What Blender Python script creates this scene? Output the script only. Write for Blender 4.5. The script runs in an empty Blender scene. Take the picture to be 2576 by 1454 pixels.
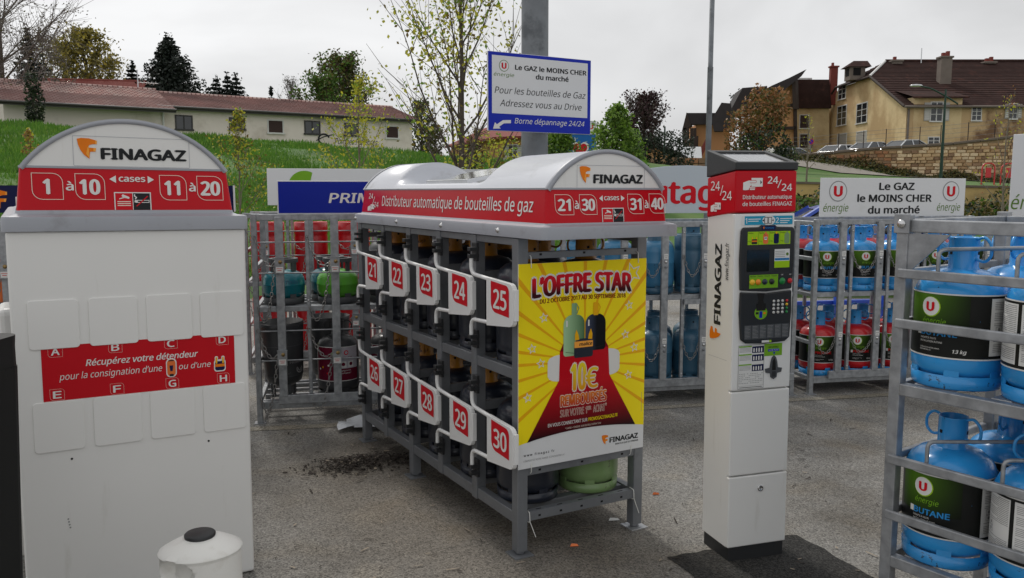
import bpy, math, os, random
from mathutils import Vector, Matrix

rad = math.radians
scene = bpy.context.scene
COL = scene.collection
random.seed(7)

# ------------------------------------------------------------------ camera
cam_data = bpy.data.cameras.new('camera')
cam_data.sensor_fit = 'HORIZONTAL'
cam_data.sensor_width = 36.0
cam_data.lens = 36.0 * 2107.3 / 2576.0
cam_data.clip_start = 0.05
cam_data.clip_end = 3000.0
cam = bpy.data.objects.new('camera', cam_data)
COL.objects.link(cam)
cam.location = (0, 0, 1.7)
PITCH = 0.1165
cam.rotation_euler = (math.pi / 2 - PITCH, 0, 0)
scene.camera = cam

# ------------------------------------------------------------------ sky and sun (bright overcast)
SUN_AZ, SUN_EL = rad(-28), rad(50)          # azimuth from +Y towards +X
world = bpy.data.worlds.new('World')
scene.world = world
world.use_nodes = True
wn, wl = world.node_tree.nodes, world.node_tree.links
wn.clear()
w_out = wn.new('ShaderNodeOutputWorld')
w_bg = wn.new('ShaderNodeBackground')
w_bg.inputs['Strength'].default_value = 0.1
w_sky = wn.new('ShaderNodeTexSky')
w_sky.sky_type = 'NISHITA'
w_sky.sun_disc = False
w_sky.sun_elevation = SUN_EL
w_sky.sun_rotation = SUN_AZ
w_sky.dust_density = 3.0
w_hs = wn.new('ShaderNodeHueSaturation')
w_hs.inputs['Saturation'].default_value = 0.25
wl.new(w_sky.outputs['Color'], w_hs.inputs['Color'])
w_tc = wn.new('ShaderNodeTexCoord')
w_map = wn.new('ShaderNodeMapping')
w_map.inputs['Scale'].default_value = (1.0, 1.0, 2.6)
wl.new(w_tc.outputs['Generated'], w_map.inputs['Vector'])
w_no = wn.new('ShaderNodeTexNoise')
w_no.inputs['Scale'].default_value = 2.0
w_no.inputs['Detail'].default_value = 5.0
w_no.inputs['Roughness'].default_value = 0.5
w_no.inputs['Distortion'].default_value = 0.6
wl.new(w_map.outputs['Vector'], w_no.inputs['Vector'])
w_mr = wn.new('ShaderNodeMapRange')
w_mr.inputs['From Min'].default_value = 0.30
w_mr.inputs['From Max'].default_value = 0.70
w_mr.inputs['To Min'].default_value = 4.4
w_mr.inputs['To Max'].default_value = 7.2
wl.new(w_no.outputs['Fac'], w_mr.inputs['Value'])
w_tint = wn.new('ShaderNodeMixRGB')
w_tint.blend_type = 'MULTIPLY'
w_tint.inputs['Fac'].default_value = 1.0
w_tint.inputs['Color2'].default_value = (0.985, 0.99, 1.0, 1)
wl.new(w_mr.outputs['Result'], w_tint.inputs['Color1'])
w_mix = wn.new('ShaderNodeMixRGB')
w_mix.inputs['Fac'].default_value = 0.90
wl.new(w_hs.outputs['Color'], w_mix.inputs['Color1'])
wl.new(w_tint.outputs['Color'], w_mix.inputs['Color2'])
wl.new(w_mix.outputs['Color'], w_bg.inputs['Color'])
wl.new(w_bg.outputs['Background'], w_out.inputs['Surface'])

sun_data = bpy.data.lights.new('sun', 'SUN')
sun_data.energy = 1.4
sun_data.angle = rad(10)
sun_data.color = (1.0, 0.96, 0.9)
sun = bpy.data.objects.new('sun', sun_data)
COL.objects.link(sun)
sd = Vector((math.sin(SUN_AZ) * math.cos(SUN_EL), math.cos(SUN_AZ) * math.cos(SUN_EL), math.sin(SUN_EL)))
sun.rotation_euler = sd.to_track_quat('Z', 'Y').to_euler()

scene.view_settings.view_transform = 'Standard'
scene.view_settings.look = 'None'
scene.view_settings.exposure = 0.38
scene.view_settings.gamma = 1.0
scene.view_settings.use_curve_mapping = False

# ------------------------------------------------------------------ helpers
def at(u, v, Y):
    """point that stands at depth Y and was measured at (u, v) in the survey of the photograph"""
    a, b = (u - 1288) / 2107.3, (v - 727) / 2107.3
    c, s = math.cos(PITCH), math.sin(PITCH)
    dy, dz = c - b * s, -s - b * c
    t = Y / dy
    return Vector((a * t, Y, 1.7 + dz * t))

def srgb(r, g, b):
    f = lambda c: (c / 12.92 if c <= 0.04045 else ((c + 0.055) / 1.055) ** 2.4)
    return (f(r / 255), f(g / 255), f(b / 255))

MATS = {}
def mat(name, col, rough=0.5, metal=0.0, var=0.07, scale=6.0, bump=0.0, bscale=80.0, coat=0.0, rnd=0.0, dirt=None, dscale=3.0, dlo=0.5, dhi=0.7, spec=0.5, trans=0.0, coord='Object', detail=6.0, streak=0.0):
    """principled paint with cloudy variation, optional stains (dirt colour), fine bump, per object random"""
    m = bpy.data.materials.new(name)
    m.use_nodes = True
    n, l = m.node_tree.nodes, m.node_tree.links
    bs = n['Principled BSDF']
    bs.inputs['Roughness'].default_value = rough
    bs.inputs['Metallic'].default_value = metal
    bs.inputs['Coat Weight'].default_value = coat
    bs.inputs['Coat Roughness'].default_value = 0.12
    bs.inputs['Specular IOR Level'].default_value = spec
    tc = n.new('ShaderNodeTexCoord')
    no = n.new('ShaderNodeTexNoise')
    no.inputs['Scale'].default_value = scale
    no.inputs['Detail'].default_value = detail
    l.new(tc.outputs[coord], no.inputs['Vector'])
    mx = n.new('ShaderNodeMixRGB')
    c = col
    mx.inputs['Color1'].default_value = (c[0] * (1 - var * 2), c[1] * (1 - var * 2), c[2] * (1 - var * 2), 1)
    mx.inputs['Color2'].default_value = (min(1, c[0] * (1 + var * 2)), min(1, c[1] * (1 + var * 2)), min(1, c[2] * (1 + var * 2)), 1)
    l.new(no.outputs['Fac'], mx.inputs['Fac'])
    last = mx.outputs['Color']
    if dirt:
        n2 = n.new('ShaderNodeTexNoise')
        n2.inputs['Scale'].default_value = dscale
        n2.inputs['Detail'].default_value = 9.0
        n2.inputs['Roughness'].default_value = 0.65
        if streak:                             # rain streaks run down
            mp = n.new('ShaderNodeMapping')
            mp.inputs['Scale'].default_value = (1, 1, streak)
            l.new(tc.outputs[coord], mp.inputs['Vector'])
            l.new(mp.outputs['Vector'], n2.inputs['Vector'])
        else:
            l.new(tc.outputs[coord], n2.inputs['Vector'])
        mr = n.new('ShaderNodeMapRange')
        mr.inputs['From Min'].default_value = dlo
        mr.inputs['From Max'].default_value = dhi
        l.new(n2.outputs['Fac'], mr.inputs['Value'])
        m2 = n.new('ShaderNodeMixRGB')
        m2.inputs['Color2'].default_value = (*dirt, 1)
        l.new(mr.outputs['Result'], m2.inputs['Fac'])
        l.new(last, m2.inputs['Color1'])
        last = m2.outputs['Color']
    if rnd:
        oi = n.new('ShaderNodeObjectInfo')
        mr = n.new('ShaderNodeMapRange')
        mr.inputs['To Min'].default_value = 1 - rnd
        mr.inputs['To Max'].default_value = 1 + rnd
        l.new(oi.outputs['Random'], mr.inputs['Value'])
        hs = n.new('ShaderNodeHueSaturation')
        l.new(mr.outputs['Result'], hs.inputs['Value'])
        l.new(last, hs.inputs['Color'])
        last = hs.outputs['Color']
    l.new(last, bs.inputs['Base Color'])
    if bump:
        nb = n.new('ShaderNodeTexNoise')
        nb.inputs['Scale'].default_value = bscale
        nb.inputs['Detail'].default_value = 4.0
        l.new(tc.outputs[coord], nb.inputs['Vector'])
        bp = n.new('ShaderNodeBump')
        bp.inputs['Strength'].default_value = bump
        bp.inputs['Distance'].default_value = 0.01
        l.new(nb.outputs['Fac'], bp.inputs['Height'])
        l.new(bp.outputs['Normal'], bs.inputs['Normal'])
    if trans:
        tr = n.new('ShaderNodeBsdfTranslucent')
        l.new(last, tr.inputs['Color'])
        ms = n.new('ShaderNodeMixShader')
        ms.inputs['Fac'].default_value = trans
        l.new(bs.outputs['BSDF'], ms.inputs[1])
        l.new(tr.outputs['BSDF'], ms.inputs[2])
        l.new(ms.outputs['Shader'], n['Material Output'].inputs['Surface'])
    MATS[name] = m
    return m

def grad_mat(name, c0, c1, z0, z1, axis=2, rough=0.45, fade=None):
    """print whose ink runs from c0 (at z0) to c1 (at z1) along a local axis"""
    m = bpy.data.materials.new(name)
    m.use_nodes = True
    n, l = m.node_tree.nodes, m.node_tree.links
    bs = n['Principled BSDF']
    bs.inputs['Roughness'].default_value = rough
    tc = n.new('ShaderNodeTexCoord')
    sp = n.new('ShaderNodeSeparateXYZ')
    l.new(tc.outputs['Object'], sp.inputs['Vector'])
    mr = n.new('ShaderNodeMapRange')
    mr.inputs['From Min'].default_value = z0
    mr.inputs['From Max'].default_value = z1
    l.new(sp.outputs[axis], mr.inputs['Value'])
    mx = n.new('ShaderNodeMixRGB')
    mx.inputs['Color1'].default_value = (*c0, 1)
    mx.inputs['Color2'].default_value = (*c1, 1)
    fac = mr.outputs['Result']
    if fade:                                   # the ink also thins out sideways
        m2 = n.new('ShaderNodeMapRange')
        m2.inputs['From Min'].default_value, m2.inputs['From Max'].default_value = fade
        l.new(sp.outputs[0], m2.inputs['Value'])
        mu = n.new('ShaderNodeMath')
        mu.operation = 'MULTIPLY'
        l.new(fac, mu.inputs[0])
        l.new(m2.outputs['Result'], mu.inputs[1])
        fac = mu.outputs[0]
    bs.inputs['Specular IOR Level'].default_value = 0.2
    l.new(fac, mx.inputs['Fac'])
    l.new(mx.outputs['Color'], bs.inputs['Base Color'])
    MATS[name] = m
    return m

_txt = {}
try:                                        # sans-serif that ships with Blender itself
    SANS = bpy.data.fonts.load(os.path.join(bpy.utils.system_resource('DATAFILES', path='fonts'), 'NotoSansHebrew-Regular.woff2'))
except Exception:
    SANS = None
def glyphs(s, shear=0.0, spacing=1.0):
    key = (s, shear, spacing)
    if key in _txt:
        return _txt[key]
    c = bpy.data.curves.new('tmp', 'FONT')
    c.body = s
    if SANS: c.font = SANS
    c.shear = shear
    c.space_character = spacing
    c.resolution_u = 2
    o = bpy.data.objects.new('tmp', c)
    COL.objects.link(o)
    dg = bpy.context.evaluated_depsgraph_get()
    me = bpy.data.meshes.new_from_object(o.evaluated_get(dg))
    vs = [(v.co.x, v.co.y) for v in me.vertices]
    fs = [list(p.vertices) for p in me.polygons]
    # keep counter-clockwise
    out = []
    for f in fs:
        a = 0
        for i in range(len(f)):
            x0, y0 = vs[f[i]]
            x1, y1 = vs[f[(i + 1) % len(f)]]
            a += x0 * y1 - x1 * y0
        out.append(f if a >= 0 else f[::-1])
    bpy.data.objects.remove(o)
    bpy.data.curves.remove(c)
    bpy.data.meshes.remove(me)
    _txt[key] = (vs, out)
    return _txt[key]
_cap = glyphs('H')
CAPH = max(v[1] for v in _cap[0])

class MB:
    """collects geometry for one mesh object"""
    def __init__(self, T=None):
        self.v, self.f, self.mi, self.sm, self.mats = [], [], [], [], []
        self.T = T
    def m(self, name):
        mt = MATS[name]
        if mt not in self.mats:
            self.mats.append(mt)
        return self.mats.index(mt)
    def add(self, vs, fs, mname, smooth=False):
        o = len(self.v)
        for p in vs:
            p = Vector(p)
            self.v.append(self.T @ p if self.T else p)
        k = self.m(mname)
        for f in fs:
            self.f.append([i + o for i in f])
            self.mi.append(k)
            self.sm.append(smooth)
    def box(self, a, b, mname):
        x0, y0, z0 = a
        x1, y1, z1 = b
        if x0 > x1: x0, x1 = x1, x0
        if y0 > y1: y0, y1 = y1, y0
        if z0 > z1: z0, z1 = z1, z0
        vs = [(x0, y0, z0), (x1, y0, z0), (x1, y1, z0), (x0, y1, z0), (x0, y0, z1), (x1, y0, z1), (x1, y1, z1), (x0, y1, z1)]
        self.add(vs, [(3, 2, 1, 0), (4, 5, 6, 7), (0, 1, 5, 4), (1, 2, 6, 5), (2, 3, 7, 6), (3, 0, 4, 7)], mname)
    def beam(self, p, q, w, h, mname, up=(0, 0, 1)):
        """square bar between two points"""
        p, q = Vector(p), Vector(q)
        d = (q - p).normalized()
        up = Vector(up)
        if abs(d.dot(up)) > 0.98:
            up = Vector((0, 1, 0))
        s = d.cross(up).normalized()
        t = s.cross(d)
        vs = []
        for e in (p, q):
            for a, b in ((-1, -1), (1, -1), (1, 1), (-1, 1)):
                vs.append(e + s * a * w / 2 + t * b * h / 2)
        self.add(vs, [(0, 3, 2, 1), (4, 5, 6, 7), (0, 1, 5, 4), (1, 2, 6, 5), (2, 3, 7, 6), (3, 0, 4, 7)][::-1], mname)
    def tube(self, pts, r, mname, n=8, closed=False, cap=True):
        pts = [Vector(p) for p in pts]
        rs = r if isinstance(r, (list, tuple)) else [r] * len(pts)
        N = len(pts)
        tang = []
        for i in range(N):
            a = pts[(i - 1) % N] if (closed or i > 0) else pts[i]
            b = pts[(i + 1) % N] if (closed or i < N - 1) else pts[i]
            tang.append((b - a).normalized())
        ref = Vector((0, 0, 1)) if abs(tang[0].z) < 0.9 else Vector((1, 0, 0))
        s = tang[0].cross(ref).normalized()
        vs, fs = [], []
        for i in range(N):
            s = (s - tang[i] * s.dot(tang[i]))
            s = s.normalized() if s.length > 1e-6 else tang[i].orthogonal().normalized()
            t = tang[i].cross(s)
            for k in range(n):
                a = 2 * math.pi * k / n
                vs.append(pts[i] + (s * math.cos(a) + t * math.sin(a)) * rs[i])
        M = N if closed else N - 1
        for i in range(M):
            j = (i + 1) % N
            for k in range(n):
                k2 = (k + 1) % n
                fs.append((i * n + k, i * n + k2, j * n + k2, j * n + k))
        self.add(vs, fs, mname, True)
        if cap and not closed:
            self.add([vs[k] for k in range(n)], [tuple(range(n))[::-1]], mname)
            self.add([vs[(N - 1) * n + k] for k in range(n)], [tuple(range(n))], mname)
    def lathe(self, prof, mname, n=28, c=(0, 0), smooth=True, sx=1.0, sy=1.0):
        vs, fs = [], []
        for r, z in prof:
            for k in range(n):
                a = 2 * math.pi * k / n
                vs.append((c[0] + r * sx * math.cos(a), c[1] + r * sy * math.sin(a), z))
        for i in range(len(prof) - 1):
            for k in range(n):
                k2 = (k + 1) % n
                fs.append((i * n + k, i * n + k2, (i + 1) * n + k2, (i + 1) * n + k))
        self.add(vs, fs, mname, smooth)
        if prof[0][0] > 1e-5:
            pass
    def disc(self, c, r, z, mname, n=24, up=True):
        vs = [(c[0] + r * math.cos(2 * math.pi * k / n), c[1] + r * math.sin(2 * math.pi * k / n), z) for k in range(n)]
        self.add(vs, [tuple(range(n)) if up else tuple(range(n))[::-1]], mname)
    def arcband(self, r0, r1, z0, z1, a0, a1, mname, n=10):
        vs, fs = [], []
        for i in range(n + 1):
            a = a0 + (a1 - a0) * i / n
            ca, sa = math.cos(a), math.sin(a)
            for r, z in ((r0, z0), (r1, z0), (r1, z1), (r0, z1)):
                vs.append((r * ca, r * sa, z))
        for i in range(n):
            b, e = i * 4, i * 4 + 4
            for k in range(4):
                k2 = (k + 1) % 4
                fs.append((b + k, e + k, e + k2, b + k2))
        fs.append((0, 1, 2, 3))
        fs.append((n * 4 + 3, n * 4 + 2, n * 4 + 1, n * 4))
        self.add(vs, fs, mname, False)
    def prism(self, pts, a, b, fr, mname):
        """outline pts extruded between offsets a and b along the frame's normal"""
        n = len(pts)
        vs = [fr(x, y, a) for x, y in pts] + [fr(x, y, b) for x, y in pts]
        fs = [tuple(range(n))[::-1], tuple(range(n, 2 * n))]
        for i in range(n):
            j = (i + 1) % n
            fs.append((i, j, n + j, n + i))
        self.add(vs, fs, mname)
    # ---- prints
    def poly(self, pts, fr, mname, off):
        self.add([fr(x, y, off) for x, y in pts], [tuple(range(len(pts)))], mname)
    def line(self, pts, w, fr, mname, off, closed=True):
        n = len(pts)
        nr = []
        for i in range(n):
            a = Vector(pts[i - 1]) if (closed or i > 0) else Vector(pts[i])
            b = Vector(pts[(i + 1) % n]) if (closed or i < n - 1) else Vector(pts[i])
            p = Vector(pts[i])
            d1, d2 = (p - a), (b - p)
            if d1.length < 1e-9: d1 = d2
            if d2.length < 1e-9: d2 = d1
            n1 = Vector((-d1.y, d1.x)).normalized()
            n2 = Vector((-d2.y, d2.x)).normalized()
            m = n1 + n2
            m = m.normalized() if m.length > 1e-6 else n1
            k = 1 / max(0.35, m.dot(n1))
            nr.append(m * k)
        vs, fs = [], []
        for i in range(n):
            p = Vector(pts[i])
            q, r = p + nr[i] * w / 2, p - nr[i] * w / 2
            vs += [fr(q.x, q.y, off), fr(r.x, r.y, off)]
        for i in range(n if closed else n - 1):
            j = (i + 1) % n
            fs.append((2 * i + 1, 2 * j + 1, 2 * j, 2 * i))
        self.add(vs, fs, mname)
    def text(self, s, fr, x0, x1, y, h, mname, off, bold=0.0, shear=0.0, spacing=1.0, warp=None, outline=None):
        vs, fs = glyphs(s, shear, spacing)
        a, b = min(v[0] for v in vs), max(v[0] for v in vs)
        bw = bold * 1.5 * h                      # heavier weight: the strokes are laid several times
        kx, ky = (x1 - x0 - 2 * bw) / (b - a), (h - bw) / CAPH
        if outline:                              # printed edge round the letters
            for k in range(8):
                ow = outline[1] + bw
                ca, sa = ow * math.cos(k * math.pi / 4), ow * math.sin(k * math.pi / 4)
                P = [(x0 + bw + ca + (v[0] - a) * kx, y + bw * 0.5 + sa + v[1] * ky) for v in vs]
                if warp:
                    P = [warp(*p) for p in P]
                self.add([fr(p[0], p[1], off + k * 0.00008) for p in P], fs, outline[0])
            off += 0.0008
        shifts = [(0, 0)] if not bold else [(-1, 0), (1, 0), (0, 0.8), (0, -0.8)]
        for k, (sx, sy) in enumerate(shifts):
            P = [(x0 + bw + sx * bw + (v[0] - a) * kx, y + bw * 0.5 + sy * bw * 0.6 + v[1] * ky) for v in vs]
            if warp:
                P = [warp(*p) for p in P]
            self.add([fr(p[0], p[1], off + k * 0.00012) for p in P], fs, mname)
    def grid(self, x0, x1, y0, y1, n, fr, mname, off, smooth=True):
        """rectangle in n columns (for curved frames)"""
        vs, fs = [], []
        for i in range(n + 1):
            x = x0 + (x1 - x0) * i / n
            vs += [fr(x, y0, off), fr(x, y1, off)]
        for i in range(n):
            fs.append((2 * i, 2 * i + 2, 2 * i + 3, 2 * i + 1))
        self.add(vs, fs, mname, smooth)
    def circ(self, cx, cy, r, fr, mname, off, n=10, ry=None):
        """disc in n columns (for curved frames)"""
        ry = ry or r
        vs, fs = [], []
        for i in range(n + 1):
            a = math.pi * (1 - i / n)
            x, h = cx + r * math.cos(a), ry * math.sin(a)
            vs += [fr(x, cy - h, off), fr(x, cy + h, off)]
        for i in range(n):
            fs.append((2 * i, 2 * i + 2, 2 * i + 3, 2 * i + 1))
        self.add(vs, fs, mname)
    def mesh(self, name, sharp=0):
        me = bpy.data.meshes.new(name)
        me.from_pydata([tuple(p) for p in self.v], [], self.f)
        for mt in self.mats:
            me.materials.append(mt)
        me.polygons.foreach_set('material_index', self.mi)
        me.polygons.foreach_set('use_smooth', self.sm)
        if sharp:
            me.set_sharp_from_angle(angle=rad(sharp))
        me.update()
        return me
    def build(self, name, parent=None, bevel=0.0, loc=None, seg=2, sharp=0):
        o = bpy.data.objects.new(name, self.mesh(name, sharp))
        COL.objects.link(o)
        if parent is not None:
            o.parent = parent
        if loc is not None:
            o.location = loc
        if bevel:
            b = o.modifiers.new('bevel', 'BEVEL')
            b.width = bevel
            b.segments = seg
            b.limit_method = 'ANGLE'
            b.angle_limit = rad(40)
        return o

def obj(name, me, parent=None, loc=(0, 0, 0), rz=0.0):
    o = bpy.data.objects.new(name, me)
    COL.objects.link(o)
    o.parent = parent
    o.location = loc
    o.rotation_euler = (0, 0, rz)
    return o

def tag(o, label=None, cat=None, group=None, kind=None):
    if label: o['label'] = label
    if cat: o['category'] = cat
    if group: o['group'] = group
    if kind: o['kind'] = kind
    return o

def thing(name, label, cat, loc=(0, 0, 0), rz=0.0, group=None, rx=0.0, ry=0.0):
    o = bpy.data.objects.new(name, None)
    o.empty_display_size = 0.1
    COL.objects.link(o)
    o.location = loc
    o.rotation_euler = (rx, ry, rz)
    return tag(o, label, cat, group)

def plane(O, U=(1, 0, 0), V=(0, 0, 1), N=(0, -1, 0)):
    O, U, V, N = Vector(O), Vector(U), Vector(V), Vector(N)
    return lambda x, y, o=0.0: O + U * x + V * y + N * o

def cyl(r, a0=-math.pi / 2):
    """wraps a print round a bottle: x runs along the girth"""
    return lambda x, y, o=0.0: Vector(((r + o) * math.cos(a0 + x / r), (r + o) * math.sin(a0 + x / r), y))

def rrect(x0, y0, x1, y1, r, n=5):
    """rounded outline; r is one radius or four (bl, br, tr, tl)"""
    rr = r if isinstance(r, (list, tuple)) else (r, r, r, r)
    out = []
    for (cx, cy, q, k) in ((x0, y0, 180, 0), (x1, y0, 270, 1), (x1, y1, 0, 2), (x0, y1, 90, 3)):
        R_ = rr[k]
        if R_ <= 1e-6:
            out.append((cx, cy))
            continue
        ox = cx + R_ * (1 if cx == x0 else -1)
        oy = cy + R_ * (1 if cy == y0 else -1)
        for i in range(n + 1):
            a = rad(q + 90 * i / n)
            out.append((ox + R_ * math.cos(a), oy + R_ * math.sin(a)))
    return out

def smooth_path(pts, r, n=5):
    """polyline with rounded bends"""
    pts = [Vector(p) for p in pts]
    out = [pts[0]]
    for i in range(1, len(pts) - 1):
        a, b, c = pts[i - 1], pts[i], pts[i + 1]
        d1, d2 = (a - b), (c - b)
        k = min(r, d1.length * 0.45, d2.length * 0.45)
        p, q = b + d1.normalized() * k, b + d2.normalized() * k
        for j in range(n + 1):
            t = j / n
            out.append(p * (1 - t) ** 2 + b * 2 * t * (1 - t) + q * t * t)
    out.append(pts[-1])
    return out
# ------------------------------------------------------------------ materials
mat('white_paint', (0.81, 0.805, 0.78), 0.38, var=0.012, scale=2.5, dirt=(0.56, 0.54, 0.48), dscale=11, dlo=0.62, dhi=1.0, bump=0.02, bscale=40, streak=0.12)
mat('white_plastic', (0.80, 0.79, 0.75), 0.5, var=0.03, scale=4, dirt=(0.56, 0.53, 0.46), dscale=7, dlo=0.55, dhi=0.85, bump=0.05, bscale=120)
mat('white_tube', (0.80, 0.80, 0.79), 0.35, var=0.02)
mat('grey_plastic', srgb(160, 163, 170), 0.42, var=0.03, scale=3, dirt=srgb(130, 130, 132), dscale=8, dlo=0.58, dhi=0.85, bump=0.06, bscale=300)
mat('roof_plastic', srgb(196, 199, 206), 0.3, var=0.02, scale=3, dirt=srgb(165, 165, 166), dscale=6, dlo=0.58, dhi=0.85, bump=0.03, bscale=200, coat=0.2)
mat('red_print', srgb(196, 14, 30), 0.3, var=0.03, scale=3, spec=0.2)
mat('red_ink', srgb(206, 16, 34), 0.4, var=0.02, spec=0.18)
mat('dark_red', srgb(128, 8, 22), 0.4, var=0.02, spec=0.18)
mat('white_ink', (0.78, 0.77, 0.74), 0.45, var=0.01, spec=0.18)
mat('cream_ink', (0.82, 0.70, 0.60), 0.45, var=0.01, spec=0.18)
mat('black_ink', (0.018, 0.02, 0.022), 0.45, var=0.05, spec=0.18)
mat('grey_ink', (0.30, 0.30, 0.30), 0.5, var=0.03, spec=0.18)
mat('orange_ink', srgb(236, 126, 22), 0.4, var=0.06, scale=20, spec=0.18)
mat('orange_light', srgb(250, 170, 70), 0.4, var=0.02, spec=0.18)
mat('green_ink', srgb(120, 172, 40), 0.4, var=0.03, spec=0.18)
mat('olive_ink', srgb(96, 128, 52), 0.4, var=0.03, spec=0.18)
mat('lime_ink', srgb(158, 200, 30), 0.4, var=0.03, spec=0.18)
mat('cyan_ink', srgb(40, 150, 185), 0.4, var=0.03, spec=0.18)
mat('navy_ink', srgb(20, 26, 70), 0.35, var=0.03, spec=0.18)
mat('blue_ink', srgb(20, 40, 170), 0.35, var=0.03, spec=0.18)
mat('sign_blue', srgb(16, 42, 172), 0.3, var=0.02, spec=0.2)
mat('prim_blue', srgb(8, 34, 150), 0.3, var=0.02, spec=0.2)
mat('sky_ink', srgb(50, 140, 205), 0.4, var=0.03, spec=0.18)
mat('yellow_ink', srgb(255, 230, 28), 0.35, var=0.015, spec=0.18)
mat('ray_ink', srgb(240, 178, 20), 0.35, var=0.015, spec=0.18)
mat('sign_white', (0.74, 0.75, 0.76), 0.4, var=0.015, scale=2, dirt=(0.62, 0.62, 0.60), dscale=4, dlo=0.6, dhi=0.9, spec=0.18)
mat('butagaz_white', srgb(190, 200, 208), 0.35, var=0.02, scale=2, spec=0.18)
mat('galvanised', (0.33, 0.345, 0.36), 0.46, metal=0.55, var=0.3, scale=26, dirt=(0.20, 0.21, 0.22), dscale=9, dlo=0.5, dhi=0.75, bump=0.04, bscale=120)
mat('galvanised_bright', (0.34, 0.35, 0.365), 0.45, metal=0.5, var=0.32, scale=18, dirt=(0.22, 0.23, 0.245), dscale=6, dlo=0.5, dhi=0.72, bump=0.05, bscale=90)
mat('steel_grey', (0.20, 0.21, 0.225), 0.42, metal=0.35, var=0.08, scale=14, dirt=(0.11, 0.11, 0.12), dscale=7, dlo=0.55, dhi=0.8)
mat('zinc_pole', (0.19, 0.205, 0.22), 0.55, metal=0.3, var=0.18, scale=7, dirt=(0.11, 0.12, 0.13), dscale=5, dlo=0.52, dhi=0.66, bump=0.1, bscale=30)
mat('chain_steel', (0.30, 0.29, 0.28), 0.4, metal=0.7, var=0.15, scale=40)
mat('bolt_steel', (0.62, 0.62, 0.62), 0.22, metal=0.95, var=0.05)
mat('black_plastic', (0.022, 0.023, 0.025), 0.5, var=0.1, scale=9, bump=0.05, bscale=250)
mat('bin_black', (0.008, 0.009, 0.009), 0.6, var=0.1, scale=9, spec=0.3, bump=0.05, bscale=250)
mat('panel_black', (0.016, 0.017, 0.018), 0.42, var=0.1, scale=9, bump=0.08, bscale=500)
mat('dark_screen', (0.01, 0.013, 0.013), 0.12, var=0.05, spec=0.6)
mat('solar_glass', (0.045, 0.05, 0.065), 0.08, var=0.1, scale=5, coat=1.0, spec=0.8)
mat('aluminium', (0.62, 0.63, 0.64), 0.32, metal=0.8, var=0.05, scale=12)
mat('cable_tie', (0.78, 0.78, 0.74), 0.5, var=0.02)
mat('brass', (0.35, 0.24, 0.10), 0.4, metal=0.8, var=0.1)
mat('hole_black', (0.004, 0.004, 0.004), 0.9, var=0.0)
# gas bottles
PB = dict(var=0.05, scale=7, coat=0.35, rnd=0.09, dscale=20, dlo=0.625, dhi=0.655)
mat('bottle_navy', (0.012, 0.016, 0.028), 0.38, dirt=(0.06, 0.06, 0.065), **PB)
mat('bottle_green', srgb(118, 146, 94), 0.4, dirt=srgb(90, 100, 72), **PB)
mat('bottle_blue', srgb(46, 148, 216), 0.26, dirt=(0.02, 0.05, 0.09), **PB)
mat('bottle_red', srgb(196, 26, 34), 0.32, dirt=(0.09, 0.02, 0.02), **PB)
mat('bottle_drum_red', srgb(198, 12, 26), 0.4, dirt=(0.16, 0.01, 0.015), **PB)
mat('bottle_teal', srgb(10, 112, 124), 0.32, dirt=(0.0, 0.06, 0.07), **PB)
mat('bottle_lime', srgb(84, 160, 44), 0.34, dirt=(0.04, 0.14, 0.02), **PB)
mat('bottle_slate', srgb(58, 102, 128), 0.42, dirt=srgb(36, 60, 76), **PB)
mat('bottle_blueish', srgb(66, 136, 178), 0.4, dirt=srgb(42, 82, 110), **PB)
mat('bottle_charcoal', (0.035, 0.037, 0.04), 0.5, dirt=(0.09, 0.09, 0.09), **PB)
mat('collar_yellow', srgb(172, 114, 18), 0.45, dirt=srgb(70, 40, 16), var=0.1, scale=14, coat=0.1, rnd=0.12, dscale=22, dlo=0.56, dhi=0.62)
mat('bottle_orange', srgb(222, 106, 26), 0.42, dirt=(0.2, 0.06, 0.01), **PB)
mat('guard_grey', (0.07, 0.075, 0.08), 0.5, var=0.08, bump=0.05, bscale=200)
grad_mat('label_green', srgb(14, 18, 10), srgb(84, 126, 30), 0.17, 0.34, fade=(0.128, -0.03))
mat('label_black', (0.014, 0.015, 0.014), 0.32, var=0.05, spec=0.18)
mat('label_white', (0.72, 0.72, 0.70), 0.4, var=0.02, spec=0.18)
mat('label_maroon', srgb(104, 16, 44), 0.4, var=0.1, scale=20, spec=0.18)
mat('label_silver', srgb(186, 182, 190), 0.35, var=0.05, spec=0.18)
# place
mat('wall_cream', srgb(232, 221, 212), 0.85, var=0.03, scale=0.6, dirt=srgb(180, 166, 150), dscale=0.5, dlo=0.5, dhi=0.8, bump=0.1, bscale=12)
mat('wall_ochre', srgb(218, 194, 150), 0.9, var=0.06, scale=0.35, dirt=srgb(190, 160, 118), dscale=0.3, dlo=0.45, dhi=0.6, bump=0.15, bscale=6)
mat('wall_ochre_worn', srgb(198, 168, 126), 0.9, var=0.08, scale=0.3, dirt=srgb(120, 90, 66), dscale=0.28, dlo=0.52, dhi=0.62, bump=0.15, bscale=6)
mat('wall_orange', srgb(206, 154, 104), 0.9, var=0.05, scale=0.5)
mat('wall_terracotta', srgb(198, 142, 98), 0.9, var=0.05, scale=0.5)
mat('wall_low', srgb(196, 168, 112), 0.9, var=0.08, scale=0.8, dirt=srgb(140, 120, 84), dscale=0.7, dlo=0.5, dhi=0.7, bump=0.2, bscale=8)
mat('roof_dark', srgb(58, 42, 39), 0.9, var=0.2, scale=2.2, spec=0.1, dirt=srgb(86, 58, 52), dscale=1.4, dlo=0.55, dhi=0.72, bump=0.5, bscale=5, detail=10)
mat('roof_slate', srgb(50, 44, 46), 0.85, var=0.15, scale=3, bump=0.4, bscale=5)
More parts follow.
